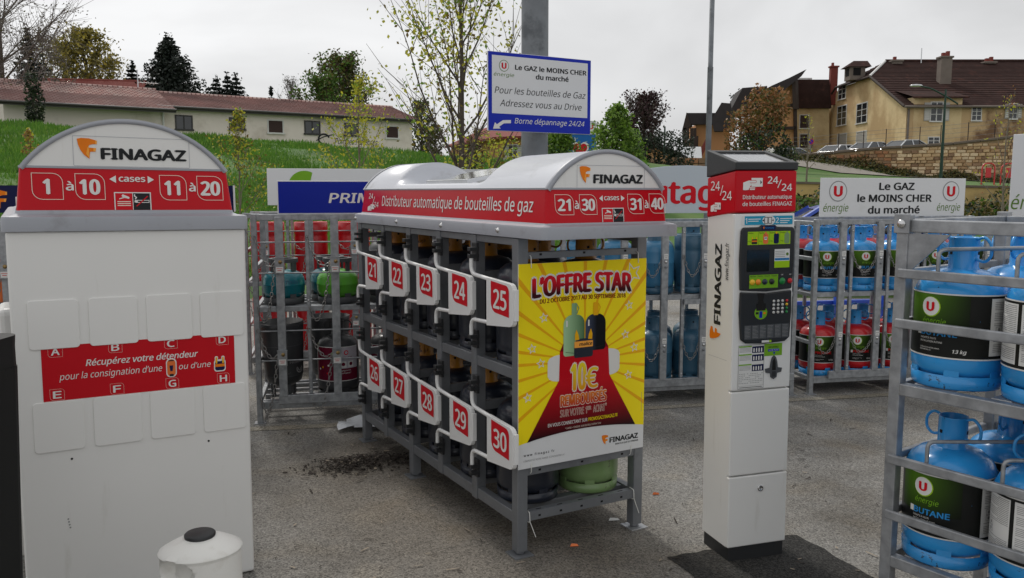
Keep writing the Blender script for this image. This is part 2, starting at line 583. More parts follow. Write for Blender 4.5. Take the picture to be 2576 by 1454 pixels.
mat('brick_red', srgb(122, 56, 48), 0.9, var=0.15, scale=6)
mat('chimney_render', srgb(116, 106, 98), 0.9, var=0.12, scale=2)
mat('trim_white', (0.66, 0.65, 0.63), 0.6, var=0.05)
mat('window_frame_dark', (0.03, 0.028, 0.028), 0.5, var=0.05)
mat('window_glass', (0.02, 0.024, 0.028), 0.06, var=0.1, scale=0.7, spec=0.7)
mat('shutter_brown', srgb(58, 38, 34), 0.7, var=0.06)
mat('shutter_pale', srgb(176, 172, 166), 0.7, var=0.05)
mat('timber_dark', srgb(52, 40, 34), 0.8, var=0.12, scale=4)
mat('gutter', (0.05, 0.045, 0.042), 0.5, var=0.05)
mat('lamp_green', srgb(26, 58, 46), 0.5, var=0.06)
mat('mortar', srgb(150, 126, 98), 0.95, var=0.12, scale=1.5, bump=0.3, bscale=9)
for i, c in enumerate(((188, 160, 124), (170, 138, 104), (204, 182, 150), (158, 112, 82), (140, 112, 88))):
    mat('stone_%d' % i, srgb(*[min(255, int(q_ * 1.06)) for q_ in c]), 0.92, var=0.14, scale=3.5, bump=0.35, bscale=10, rnd=0.14)
mat('coping', srgb(112, 100, 90), 0.92, var=0.14, scale=2, bump=0.3, bscale=8)
mat('car_silver', (0.50, 0.52, 0.54), 0.25, metal=0.5, coat=0.8, var=0.02)
mat('car_white', (0.76, 0.77, 0.78), 0.28, coat=0.8, var=0.02)
mat('car_blue', srgb(44, 82, 190), 0.3, coat=0.8, var=0.02)
mat('tyre', (0.02, 0.02, 0.02), 0.85, var=0.1)
mat('paper', (0.62, 0.64, 0.66), 0.7, var=0.06, scale=6, dirt=(0.40, 0.40, 0.40), dscale=6)
mat('debris', (0.035, 0.026, 0.020), 0.9, var=0.4, scale=30)
mat('debris_pale', (0.30, 0.25, 0.19), 0.9, var=0.2, scale=30)
mat('bark', (0.085, 0.07, 0.055), 0.9, var=0.25, scale=6, bump=0.3, bscale=30)
mat('bark_pale', (0.19, 0.16, 0.12), 0.9, var=0.2, scale=6, bump=0.3, bscale=30)
LF = dict(rough=0.6, scale=1.1, coord='Object', detail=3)
mat('leaf_young', srgb(182, 180, 58), var=0.28, trans=0.4, **LF)
mat('leaf_bud', srgb(116, 100, 40), var=0.25, trans=0.3, **LF)
mat('leaf_bright', srgb(120, 152, 56), var=0.3, trans=0.35, **LF)
mat('leaf_mid', srgb(76, 108, 34), var=0.3, trans=0.3, **LF)
mat('leaf_willow', srgb(148, 136, 56), var=0.25, trans=0.35, **LF)
mat('leaf_olive', srgb(94, 90, 42), var=0.3, trans=0.3, **LF)
mat('leaf_purple', srgb(62, 36, 40), var=0.25, trans=0.2, **LF)
mat('leaf_rust', srgb(156, 112, 72), var=0.25, trans=0.25, **LF)
mat('needle_dark', srgb(28, 38, 30), var=0.3, **LF)
mat('ivy', srgb(44, 58, 30), var=0.3, **LF)
mat('hedge_dark', srgb(40, 52, 36), var=0.3, **LF)
mat('twig_grey', srgb(120, 112, 108), 0.9, var=0.15)
mat('grass_blade', srgb(84, 128, 40), 0.7, var=0.3, scale=0.35, trans=0.3, detail=8)
mat('grass_blade_pale', srgb(112, 146, 56), 0.7, var=0.25, scale=0.5, trans=0.3)
mat('grass_ground', srgb(66, 100, 32), 0.9, var=0.3, scale=0.6, dirt=srgb(92, 104, 48), dscale=0.4, dlo=0.5, dhi=0.7, bump=0.6, bscale=5, detail=10)
mat('path_gravel', srgb(142, 136, 128), 0.95, var=0.08, scale=2, bump=0.2, bscale=20)
mat('trolley_blue', srgb(38, 82, 196), 0.35, coat=0.4, var=0.04)
mat('heart_red', srgb(200, 30, 40), 0.4, var=0.03, spec=0.18)
mat('board_blue', srgb(36, 104, 176), 0.4, var=0.04, spec=0.18)

KA_ = 0.5133
def asphalt(name, lo, hi, stain, grime_shade=None):
    m = bpy.data.materials.new(name)
    m.use_nodes = True
    n, l = m.node_tree.nodes, m.node_tree.links
    bs = n['Principled BSDF']
    bs.inputs['Roughness'].default_value = 0.9
    bs.inputs['Specular IOR Level'].default_value = 0.25
    tc = n.new('ShaderNodeTexCoord')
    vo = n.new('ShaderNodeTexVoronoi')
    vo.inputs['Scale'].default_value = 150
    vo.inputs['Randomness'].default_value = 1.0
    l.new(tc.outputs['Object'], vo.inputs['Vector'])
    sp = n.new('ShaderNodeSeparateXYZ')
    l.new(vo.outputs['Color'], sp.inputs['Vector'])
    cr = n.new('ShaderNodeValToRGB')
    e = cr.color_ramp.elements
    e[0].position, e[0].color = 0.0, (lo[0] * 0.6, lo[1] * 0.6, lo[2] * 0.6, 1)
    e[1].position, e[1].color = 1.0, (*hi, 1)
    x = e.new(0.25); x.color = (*lo, 1)
    x = e.new(0.72); x.color = tuple((a + b) / 2 for a, b in zip(lo, hi)) + (1,)
    x = e.new(0.94); x.color = tuple((a + b * 2) / 3 for a, b in zip(lo, hi)) + (1,)
    l.new(sp.outputs[0], cr.inputs['Fac'])
    big = n.new('ShaderNodeTexNoise')
    big.inputs['Scale'].default_value = 0.75
    big.inputs['Detail'].default_value = 8
    big.inputs['Roughness'].default_value = 0.62
    l.new(tc.outputs['Object'], big.inputs['Vector'])
    mr = n.new('ShaderNodeMapRange')
    mr.inputs['From Min'].default_value, mr.inputs['From Max'].default_value = 0.46, 0.66
    mr.inputs['To Max'].default_value = 0.9
    l.new(big.outputs['Fac'], mr.inputs['Value'])
    mx = n.new('ShaderNodeMixRGB')
    mx.blend_type = 'MULTIPLY'
    mx.inputs['Color2'].default_value = (*stain, 1)
    l.new(mr.outputs['Result'], mx.inputs['Fac'])
    l.new(cr.outputs['Color'], mx.inputs['Color1'])
    # pale worn and warm patches
    n3 = n.new('ShaderNodeTexNoise')
    n3.inputs['Scale'].default_value = 2.3
    n3.inputs['Detail'].default_value = 7
    l.new(tc.outputs['Object'], n3.inputs['Vector'])
    mr3 = n.new('ShaderNodeMapRange')
    mr3.inputs['From Min'].default_value, mr3.inputs['From Max'].default_value = 0.5, 0.75
    mr3.inputs['To Max'].default_value = 0.9
    l.new(n3.outputs['Fac'], mr3.inputs['Value'])
    m3 = n.new('ShaderNodeMixRGB')
    m3.blend_type = 'MULTIPLY'
    m3.inputs['Color2'].default_value = (1.08, 1.0, 0.88, 1)
    l.new(mr3.outputs['Result'], m3.inputs['Fac'])
    l.new(mx.outputs['Color'], m3.inputs['Color1'])
    last = m3.outputs['Color']
    if grime_shade:                                    # trodden dirt plus painted-in shade under and beside the kiosk
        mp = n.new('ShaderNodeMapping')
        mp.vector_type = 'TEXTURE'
        mp.inputs['Location'].default_value = (grime_shade[0], grime_shade[1], 0)
        mp.inputs['Rotation'].default_value = (0, 0, grime_shade[2])
        mp.inputs['Scale'].default_value = (grime_shade[3], grime_shade[4], 1)
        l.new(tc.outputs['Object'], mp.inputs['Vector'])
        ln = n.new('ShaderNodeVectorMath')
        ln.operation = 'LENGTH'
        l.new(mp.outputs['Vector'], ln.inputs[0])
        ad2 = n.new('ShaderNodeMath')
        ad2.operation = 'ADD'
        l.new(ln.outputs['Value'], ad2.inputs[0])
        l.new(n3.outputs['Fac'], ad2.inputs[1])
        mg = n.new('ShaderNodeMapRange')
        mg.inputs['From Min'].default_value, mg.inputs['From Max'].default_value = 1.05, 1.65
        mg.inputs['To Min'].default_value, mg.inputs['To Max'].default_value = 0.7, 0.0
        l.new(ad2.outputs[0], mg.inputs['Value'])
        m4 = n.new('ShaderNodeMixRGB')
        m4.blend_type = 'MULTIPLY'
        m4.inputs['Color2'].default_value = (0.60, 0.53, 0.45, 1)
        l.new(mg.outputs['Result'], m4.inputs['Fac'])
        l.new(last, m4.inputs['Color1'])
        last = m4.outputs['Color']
    l.new(last, bs.inputs['Base Color'])
    nb = n.new('ShaderNodeTexNoise')
    nb.inputs['Scale'].default_value = 120
    nb.inputs['Detail'].default_value = 3
    l.new(tc.outputs['Object'], nb.inputs['Vector'])
    ad = n.new('ShaderNodeMath')
    ad.operation = 'ADD'
    l.new(nb.outputs['Fac'], ad.inputs[0])
    l.new(vo.outputs['Distance'], ad.inputs[1])
    bp = n.new('ShaderNodeBump')
    bp.inputs['Strength'].default_value = 0.7
    bp.inputs['Distance'].default_value = 0.004
    l.new(ad.outputs[0], bp.inputs['Height'])
    l.new(bp.outputs['Normal'], bs.inputs['Normal'])
    MATS[name] = m
asphalt('asphalt', (0.185, 0.180, 0.170), (0.40, 0.39, 0.365), (0.56, 0.53, 0.49), grime_shade=(-0.35, 4.55, KA_ + math.pi / 2, 1.75, 1.0))
asphalt('asphalt_patch', (0.022, 0.022, 0.021), (0.075, 0.072, 0.068), (0.7, 0.7, 0.7))
asphalt('asphalt_pale', (0.24, 0.22, 0.18), (0.46, 0.43, 0.37), (0.5, 0.48, 0.42))

def tiled_roof(name, c1, c2, cm, period, rows):
    m = bpy.data.materials.new(name)
    m.use_nodes = True
    n, l = m.node_tree.nodes, m.node_tree.links
    bs = n['Principled BSDF']
    bs.inputs['Roughness'].default_value = 0.85
    tc = n.new('ShaderNodeTexCoord')
    mp = n.new('ShaderNodeMapping')
    l.new(tc.outputs['Object'], mp.inputs['Vector'])
    br = n.new('ShaderNodeTexBrick')
    br.inputs['Scale'].default_value = 1.0
    br.inputs['Brick Width'].default_value = period
    br.inputs['Row Height'].default_value = rows
    br.inputs['Mortar Size'].default_value = rows * 0.16
    br.inputs['Color1'].default_value = (*c1, 1)
    br.inputs['Color2'].default_value = (*c2, 1)
    br.inputs['Mortar'].default_value = (*cm, 1)
    l.new(mp.outputs['Vector'], br.inputs['Vector'])
    no = n.new('ShaderNodeTexNoise')
    no.inputs['Scale'].default_value = 0.5
    no.inputs['Detail'].default_value = 6
    l.new(tc.outputs['Object'], no.inputs['Vector'])
    mx = n.new('ShaderNodeMixRGB')
    mx.blend_type = 'MULTIPLY'
    mx.inputs['Fac'].default_value = 0.7
    l.new(br.outputs['Color'], mx.inputs['Color1'])
    ramp = n.new('ShaderNodeValToRGB')
    ramp.color_ramp.elements[0].position, ramp.color_ramp.elements[0].color = 0.3, (0.5, 0.5, 0.52, 1)
    ramp.color_ramp.elements[1].position, ramp.color_ramp.elements[1].color = 0.7, (1.25, 1.1, 1.08, 1)
    l.new(no.outputs['Fac'], ramp.inputs['Fac'])
    l.new(ramp.outputs['Color'], mx.inputs['Color2'])
    l.new(mx.outputs['Color'], bs.inputs['Base Color'])
    MATS[name] = m
tiled_roof('roof_tiles', srgb(182, 146, 138), srgb(200, 182, 174), srgb(122, 90, 86), 0.26, 0.22)
# ------------------------------------------------------------------ prints used in several places
def leaf_box(x0, y0, x1, y1, r):
    return rrect(x0, y0, x1, y1, (r, 0, r, 0))

F_PTS = [(722, 325), (760, 316), (830, 318), (902, 338), (900, 372), (860, 374), (828, 385), (820, 408), (893, 411), (884, 447), (850, 447), (835, 450), (828, 518), (780, 480), (748, 430), (730, 380)]
def f_logo(mb, fr, x0, y0, w, h, off, rot=0):
    k = lambda p: ((p[0] - 722) / 180.0, (518 - p[1]) / 202.0)
    def place(p):
        a, b = k(p)
        if rot:
            a, b = 1 - b, a
        return (x0 + a * w, y0 + b * h)
    pts = [place(p) for p in F_PTS]
    mb.poly(pts[::-1], fr, 'orange_ink', off)
    for hl in ([(886, 336), (902, 338), (900, 372), (886, 373)], [(868, 412), (893, 411), (884, 447), (866, 447)], [(800, 470), (816, 400), (826, 400), (828, 512)]):
        mb.poly([place(p) for p in hl][::-1], fr, 'orange_light', off + 0.0005)

def u_logo(mb, fr, cx, cy, r, off, ring='grey_ink', face='sign_white'):
    mb.circ(cx, cy, r, fr, ring, off, 14)
    mb.circ(cx, cy, r * 0.9, fr, face, off + 0.0007, 14)
    mb.text('U', fr, cx - r * 0.50, cx + r * 0.50, cy - r * 0.52, r * 1.04, 'red_ink', off + 0.0016, bold=0.06)

def hand_card(mb, fr, x0, y0, w, h, off):
    P = lambda *q: [(x0 + a * w, y0 + b * h) for a, b in q]
    mb.poly(P((0, 0.02), (0.12, 0.0), (0.28, 0.03), (0.36, 0.3), (0.42, 0.45), (0.42, 0.78), (0.30, 0.80), (0.0, 0.62)), fr, 'white_ink', off)
    mb.poly(P((0.42, 0.28), (1.0, 0.28), (1.0, 1.0), (0.42, 1.0)), fr, 'white_ink', off + 0.0004)
    mb.poly(P((0.34, 0.62), (0.64, 0.62), (0.66, 0.70), (0.64, 0.78), (0.34, 0.78)), fr, 'white_ink', off + 0.0012)
    mb.line(P((0.34, 0.60), (0.64, 0.60), (0.67, 0.70), (0.64, 0.80), (0.36, 0.80)), h * 0.03, fr, 'red_ink', off + 0.0016, closed=False)
    mb.poly(P((0.34, 0.02), (0.60, 0.02), (0.62, 0.22), (0.34, 0.24)), fr, 'white_ink', off + 0.0004)
    mb.line(P((0.34, 0.125), (0.60, 0.125)), h * 0.03, fr, 'red_ink', off + 0.0010, closed=False)
    mb.poly(P((0.88, 0.48), (0.96, 0.64), (0.88, 0.82)), fr, 'black_ink', off + 0.0010)

def case_sign(mb, fr, x0, y0, x1, y1, off):
    """camera and no-smoking sticker"""
    mb.poly([(x0, y0), (x1, y0), (x1, y1), (x0, y1)], fr, 'white_ink', off)
    b = (x1 - x0) * 0.03
    xm = (x0 + x1) / 2
    mb.poly([(x0 + b, y0), (xm - b / 3, y0), (xm - b / 3, y1 - b), (x0 + b, y1 - b)], fr, 'red_ink', off + 0.0006)
    mb.poly([(xm + b / 3, y0), (x1 - b, y0), (x1 - b, y1 - b), (xm + b / 3, y1 - b)], fr, 'black_ink', off + 0.0006)
    w, h = xm - x0, y1 - y0
    Q = lambda ox, *q: [(ox + a * w, y0 + c * h) for a, c in q]
    mb.poly(Q(x0, (0.40, 0.80), (0.46, 0.70), (0.80, 0.62), (0.82, 0.72), (0.46, 0.88)), fr, 'white_ink', off + 0.0012)
    mb.line(Q(x0, (0.26, 0.62), (0.40, 0.66), (0.56, 0.70)), h * 0.05, fr, 'white_ink', off + 0.0012, closed=False)
    for k in range(3):
        mb.poly(Q(x0, (0.16, 0.44 - k * 0.11), (0.88, 0.44 - k * 0.11), (0.88, 0.49 - k * 0.11), (0.16, 0.49 - k * 0.11)), fr, 'cream_ink', off + 0.0012)
    mb.line(Q(xm, (0.24, 0.42), (0.88, 0.42), (0.88, 0.54), (0.24, 0.54)), h * 0.035, fr, 'white_ink', off + 0.0012)
    mb.poly(Q(xm, (0.08, 0.43), (0.22, 0.40), (0.22, 0.56), (0.10, 0.55)), fr, 'white_ink', off + 0.0012)
    mb.line(Q(xm, (0.12, 0.60), (0.20, 0.70), (0.10, 0.78), (0.10, 0.88)), h * 0.06, fr, 'white_ink', off + 0.0012, closed=False)
    mb.line(Q(xm, (0.18, 0.20), (0.82, 0.78)), h * 0.06, fr, 'red_ink', off + 0.0018, closed=False)

# ------------------------------------------------------------------ ground
def interp(x, xs, ys):
    if x <= xs[0]: return ys[0]
    for i in range(len(xs) - 1):
        if x <= xs[i + 1]:
            t = (x - xs[i]) / (xs[i + 1] - xs[i])
            return ys[i] + (ys[i + 1] - ys[i]) * t
    return ys[-1]
UU = [-1.4, -0.61, -0.345, -0.137, 0.0, 0.15, 0.30, 0.34, 0.61, 1.4]
YY = [12.9, 17, 24, 25.2, 36, 56, 59.5, 75, 120, 400, 1500]
ZT = [[-0.05, 0.80, 2.30, 2.55, 4.75, 4.30, 4.30, 5.0, 7.0, 16, 30],
      [-0.05, 0.78, 2.15, 2.37, 4.58, 4.10, 4.10, 4.8, 6.5, 15, 30],
      [-0.05, 0.66, 1.85, 2.00, 3.92, 3.40, 3.40, 4.2, 6.2, 15, 30],
      [-0.05, 0.57, 1.60, 1.72, 3.30, 3.10, 3.10, 4.0, 5.8, 14, 30],
      [-0.05, 0.46, 1.35, 1.45, 2.85, 2.90, 3.00, 4.0, 5.6, 13, 30],
      [-0.05, 0.40, 1.50, 1.60, 2.85, 3.40, 3.50, 4.0, 5.4, 13, 30],
      [-0.05, 0.25, 0.90, 1.85, 2.30, 3.05, 4.10, 4.3, 5.4, 13, 30],
      [-0.05, 0.20, 0.80, 1.86, 2.20, 3.00, 4.15, 4.5, 5.4, 13, 30],
      [-0.05, 0.20, 0.80, 1.86, 1.95, 2.15, 4.40, 4.6, 5.4, 13, 30],
      [-0.05, 0.20, 0.80, 1.86, 1.95, 2.15, 4.40, 4.6, 5.4, 13, 30]]
def ground_z(X, Y):
    u = X / max(Y, 0.1)
    return interp(u, UU, [interp(Y, YY, r) for r in ZT])

rng = random.Random(3)
mb = MB()
ys = [12.9 + 0.5 * k for k in range(50)] + [38 + 1.2 * k for k in range(30)] + [76, 82, 90, 105, 130, 170, 230, 320, 450, 700, 1100, 1500]
us = [-1.4 + 2.8 * k / 110 for k in range(111)]
vs, fs = [], []
for y in ys:
    for u in us:
        z = ground_z(u * y, y)
        if 14 < y < 60 and u < 0.25:
            z += 0.10 * math.sin(u * y * 0.9 + y * 0.35) * math.sin(y * 0.6 + u * 9) + rng.uniform(-0.03, 0.03)
        vs.append((u * y, y, z))
n = len(us)
for i in range(len(ys) - 1):
    for k in range(n - 1):
        fs.append((i * n + k, i * n + k + 1, (i + 1) * n + k + 1, (i + 1) * n + k))
mb.add(vs, fs, 'grass_ground', True)
tag(mb.build('grass_bank'), 'green grass bank and terraces rising behind the car park', None, None, 'structure')

mb = MB()
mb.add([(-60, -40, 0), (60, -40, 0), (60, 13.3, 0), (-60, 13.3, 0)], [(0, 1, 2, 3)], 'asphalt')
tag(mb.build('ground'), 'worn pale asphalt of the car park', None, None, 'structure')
# dark repair round the payment column
mb = MB()
rr = random.Random(5)
c0 = Vector((1.08, 3.62, 0.004))
pts = []
ax, ay = Vector((math.cos(0.2906 + 0.10), math.sin(0.2906 + 0.10), 0)), Vector((-math.sin(0.2906 + 0.10), math.cos(0.2906 + 0.10), 0))
cor = [(-0.29, 0.24), (-0.27, -1.05), (0.42, -1.10), (0.46, 0.22)]
for k in range(4):
    a, b = Vector(cor[k]), Vector(cor[(k + 1) % 4])
    for j in range(14):
        p = a.lerp(b, j / 14) + Vector((rr.uniform(-0.012, 0.012), rr.uniform(-0.012, 0.012)))
        q = c0 + ax * p.x + ay * p.y
        pts.append((q.x, q.y, 0.004))
mb.add(pts, [tuple(range(len(pts)))], 'asphalt_patch')
tag(mb.build('asphalt_patch'), 'dark rectangular asphalt repair under the payment column', None, None, 'structure')
# pale strip along the cages
mb = MB()
vs, fs = [], []
for k in range(41):
    s = -3 + k * 0.25
    base = Vector((-1.87 + 0.98 * s, 6.0 + 0.199 * s, 0))
    e1, e2 = -0.10 + rr.uniform(-0.012, 0.012), -0.20 + rr.uniform(-0.02, 0.02)
    for e in (e1, e2):
        vs.append((base.x - 0.199 * e, base.y + 0.98 * e, 0.004))
for k in range(40):
    fs.append((2 * k, 2 * k + 1, 2 * k + 3, 2 * k + 2))
mb.add(vs, fs, 'asphalt_pale')
tag(mb.build('ground_strip'), 'pale cement strip in front of the cages', None, None, 'structure')

# grass blades on the bank
rg = random.Random(11)
mb = MB()
vs, fs, mi = [], [], []
for k in range(84000):
    y = 14.0 + 23.5 * rg.random() ** 0.8
    u = rg.uniform(-0.66, 0.16) if k % 6 else rg.uniform(-1.1, -0.64)
    x = u * y
    z = ground_z(x, y) - 0.03
    h = rg.uniform(0.12, 0.27) * (0.8 + 0.5 * math.sin(x * 0.8 + y * 0.5) ** 2)
    w_ = rg.uniform(0.012, 0.03) * (0.6 + y / 30)
    a = rg.uniform(0, 6.28)
    dx, dy = math.cos(a) * w_, math.sin(a) * w_
    lx, ly = rg.uniform(-0.12, 0.12), rg.uniform(-0.12, 0.12)
    o = len(vs)
    vs += [(x - dx, y - dy, z), (x + dx, y + dy, z), (x + lx, y + ly, z + h)]
    fs.append((o, o + 1, o + 2))
cut = int(len(fs) * 0.75)
mb.add(vs, fs[:cut], 'grass_blade')
mb.m('grass_blade_pale')
base_i = mb.mats.index(MATS['grass_blade_pale'])
for f_ in fs[cut:]:
    mb.f.append(list(f_)); mb.mi.append(base_i); mb.sm.append(False)
tag(mb.build('grass'), 'long green grass on the bank below the low house', 'grass', None, 'stuff')

# ------------------------------------------------------------------ long low house on the bank
def fac_frame(ua, Ya, ub, Yb):
    a, b = Vector(((ua - 1288) / 2107.3 * Ya, Ya)), Vector(((ub - 1288) / 2107.3 * Yb, Yb))
    d = (b - a)
    Ln = d.length
    d.normalize()
    return a, d, Ln
def fac_s(a, d, u, v=None):
    """distance along a facade where the survey column u meets it, and the height there"""
    bb = (v if v is not None else 400)
    aa = (u - 1288) / 2107.3
    b_ = (bb - 727) / 2107.3
    c, s = math.cos(PITCH), math.sin(PITCH)
    r = aa / (c - b_ * s)
    S = (r * a.y - a.x) / (d.x - r * d.y)
    Y = a.y + d.y * S
    return S, at(u, bb, Y).z

def window(parent, f, x0, x1, z0, z1, style='dark', arch=False, off=0.0, shutters=False):
    """recessed window: frame, pane, sill"""
    mb = MB()
    fw = min(0.09, (x1 - x0) * 0.09)
    fm = 'window_frame_dark' if style == 'dark' else 'trim_white'
    pane = 'shutter_brown' if style == 'blind' else ('shutter_pale' if style == 'pale' else 'window_glass')
    if style == 'blind': fm = 'trim_white'
    # surround
    for (a, b, c, d) in ((x0 - fw, z0, x0, z1), (x1, z0, x1 + fw, z1), (x0 - fw, z1, x1 + fw, z1 + fw)):
        mb.prism([(a, b), (c, b), (c, d), (a, d)], -0.02, 0.04, f, fm)
    if style not in ('blind', 'pale'):
        xm = (x0 + x1) / 2
        mb.prism([(xm - fw * 0.5, z0), (xm + fw * 0.5, z0), (xm + fw * 0.5, z1), (xm - fw * 0.5, z1)], 0.012, 0.03, f, fm)
        if style == 'french':
            for t in (0.36, 0.68):
                zz = z0 + (z1 - z0) * t
                mb.prism([(x0, zz - 0.02), (x1, zz - 0.02), (x1, zz + 0.02), (x0, zz + 0.02)], 0.012, 0.028, f, fm)
    w_ = mb.build('window', parent)
    mb = MB()
    mb.poly([(x0, z0), (x1, z0), (x1, z1), (x0, z1)], f, pane, 0.012)
    if style in ('blind', 'pale'):
        k = z0 + 0.08
        while k < z1:
            mb.prism([(x0, k), (x1, k), (x1, k + 0.03), (x0, k + 0.03)], 0.012, 0.020, f, pane)
            k += 0.12
    mb.build('pane', w_)
    mb = MB()
    mb.prism([(x0 - fw * 1.6, z0 - 0.10), (x1 + fw * 1.6, z0 - 0.10), (x1 + fw * 1.6, z0 - 0.005), (x0 - fw * 1.6, z0 - 0.005)], 0.0, 0.10, f, fm if style != 'french' else 'trim_white')
    mb.build('sill', w_)
    if shutters:
        sw = (x1 - x0) * 0.55
        for (a, b) in ((x0 - fw - sw, x0 - fw), (x1 + fw, x1 + fw + sw)):
            mb = MB()
            mb.prism([(a, z0), (b, z0), (b, z1), (a, z1)], 0.02, 0.07, f, 'shutter_pale')
            k = z0 + 0.1
            while k < z1 - 0.1:
                mb.prism([(a + 0.05, k), (b - 0.05, k), (b - 0.05, k + 0.06), (a + 0.05, k + 0.06)], 0.07, 0.085, f, 'trim_white')
                k += 0.14
            mb.build('shutter', w_)
    return w_

fa, fd, flen = fac_frame(30, 42.0, 1040, 55.0)
fang = math.atan2(fd.y, fd.x)
hz = 2.6
lh = thing('long_house', 'long low cream house with pale pink tiled roof on the grass bank', 'house', (fa.x, fa.y, hz), fang)
f = plane((0, 0, 0))
EV = 6.36 - hz
RG = 7.36 - hz
S_split, _ = fac_s(fa, fd, 410, 280)
dep = 7.0
def gable_house(parent, x0, x1, y0, y1, ev, rg, wallm, roofm, over=0.45, endover=0.4, tiles=0.22):
    """walls, stepped tile courses on both slopes"""
    ym = (y0 + y1) / 2
    mb = MB()
    mb.box((x0, y0, 0), (x1, y1, ev), wallm)
    mb.add([(x0, y0, ev), (x0, y1, ev), (x0, ym, rg - 0.12)], [(0, 2, 1)], wallm)
    mb.add([(x1, y0, ev), (x1, y1, ev), (x1, ym, rg - 0.12)], [(0, 1, 2)], wallm)
    mb.build('wall', parent)
    mb = MB()
    for s in (-1, 1):
        ya = (y0 - over) if s < 0 else (y1 + over)
        slope = (rg - ev) / (ym - y0)
        za = ev - over * slope
        run = math.hypot(ym - ya, rg - za)
        n_ = max(3, int(run / tiles))
        for k in range(n_):
            t0, t1 = k / n_, (k + 1) / n_
            p0 = Vector((0, ya + (ym - ya) * t0, za + (rg - za) * t0))
            p1 = Vector((0, ya + (ym - ya) * t1, za + (rg - za) * t1))
            up = Vector((0, s * 0.0, 0.035))
            a0, a1 = p0 + up, p1
            xa, xb = x0 - endover, x1 + endover
            vs = [(xa, a0.y, a0.z), (xb, a0.y, a0.z), (xb, a1.y, a1.z), (xa, a1.y, a1.z), (xa, p0.y, p0.z - 0.02), (xb, p0.y, p0.z - 0.02)]
            mb.add(vs, [(0, 1, 2, 3), (4, 5, 1, 0)], roofm)
        # soffit
        mb.add([(x0 - endover, ya, za - 0.03), (x1 + endover, ya, za - 0.03), (x1 + endover, ym, rg - 0.05), (x0 - endover, ym, rg - 0.05)], [(3, 2, 1, 0)], 'gutter')
    rf = mb.build('roof', parent)
    mb = MB()
    mb.tube([(x0 - endover, ym, rg + 0.01), (x1 + endover, ym, rg + 0.01)], 0.09, roofm, 8)
    mb.build('ridge', rf)
    mb = MB()
    ya = y0 - over
    za = ev - over * (rg - ev) / (ym - y0)
    mb.tube([(x0 - endover, ya - 0.04, za - 0.02), (x1 + endover, ya - 0.04, za - 0.02)], 0.07, 'gutter', 8)
    mb.box((x0 - endover, ya + 0.02, za - 0.16), (x1 + endover, ya + 0.05, za - 0.03), 'gutter')
    mb.build('gutter', rf)
    return rf
gable_house(lh, S_split, flen, 0.0, dep, EV, RG, 'wall_cream', 'roof_tiles')
gable_house(lh, 0.0, S_split - 0.02, -0.35, dep - 0.2, EV - 0.06, RG + 0.10, 'wall_cream', 'roof_tiles', over=0.95)
for (u0, u1, v0, v1, st) in ((443, 482, 292, 325, 'dark'), (579, 614, 298, 325, 'dark'), (675, 711, 303, 334, 'blind'), (768, 803, 306, 336, 'dark'), (868, 899, 312, 340, 'dark'), (972, 1001, 318, 347, 'blind')):
    s0, zt_ = fac_s(fa, fd, u0, v0)
    s1, zb_ = fac_s(fa, fd, u1, v1)
    window(lh, f, s0, s1, zb_ - hz, zt_ - hz, st)
s0, z0 = fac_s(fa, fd, 842, 362)
s1, z1 = fac_s(fa, fd, 950, 362)
mb = MB()
mb.text('Pompes Funèbres', f, s0, s1, z0 - hz, 0.36, 'black_ink', 0.02, shear=0.35)
sc, zc = fac_s(fa, fd, 815, 350)
mb.line([(sc + 0.35 * math.cos(rad(a)), zc - hz + 0.3 * math.sin(rad(a))) for a in range(20, 320, 20)], 0.10, f, 'black_ink', 0.02, closed=False)
mb.line([(sc - 0.5, zc - hz - 0.1), (sc, zc - hz + 0.15), (sc + 0.6, zc - hz + 0.3)], 0.06, f, 'black_ink', 0.024, closed=False)
mb.build('wall_lettering', lh)
mb = MB()
sx, _ = fac_s(fa, fd, 399, 300)
mb.tube([(S_split - 0.1, -0.42, EV - 0.25), (S_split - 0.1, -0.42, 0.0)], 0.06, 'trim_white', 8)
mb.build('downpipe', lh)
# aerial on the roof
mb = MB()
ax_ = S_split - 0.5
mb.tube([(ax_, dep / 2, RG), (ax_, dep / 2, RG + 1.2)], 0.03, 'aluminium', 6)
for k in range(5):
    mb.tube([(ax_ + 0.1 + k * 0.2, dep / 2 - 0.3, RG + 0.55), (ax_ + 0.1 + k * 0.2, dep / 2 + 0.3, RG + 0.45)], 0.015, 'aluminium', 5)
mb.tube([(ax_, dep / 2, RG + 0.5), (ax_ + 1.1, dep / 2, RG + 0.5)], 0.02, 'aluminium', 5)
mb.build('aerial', lh)
# red roof peeking over the long house
p = at(180, 205, 66)
sh = thing('house', 'dark red gabled roof peeking over the long house', 'house', (p.x, p.y, 4.5), 0.2)
gable_house(sh, -4.5, 4.5, 0, 7, p.z - 4.5 - 1.0, p.z - 4.5 + 0.55, 'wall_cream', 'brick_red', endover=0.3)

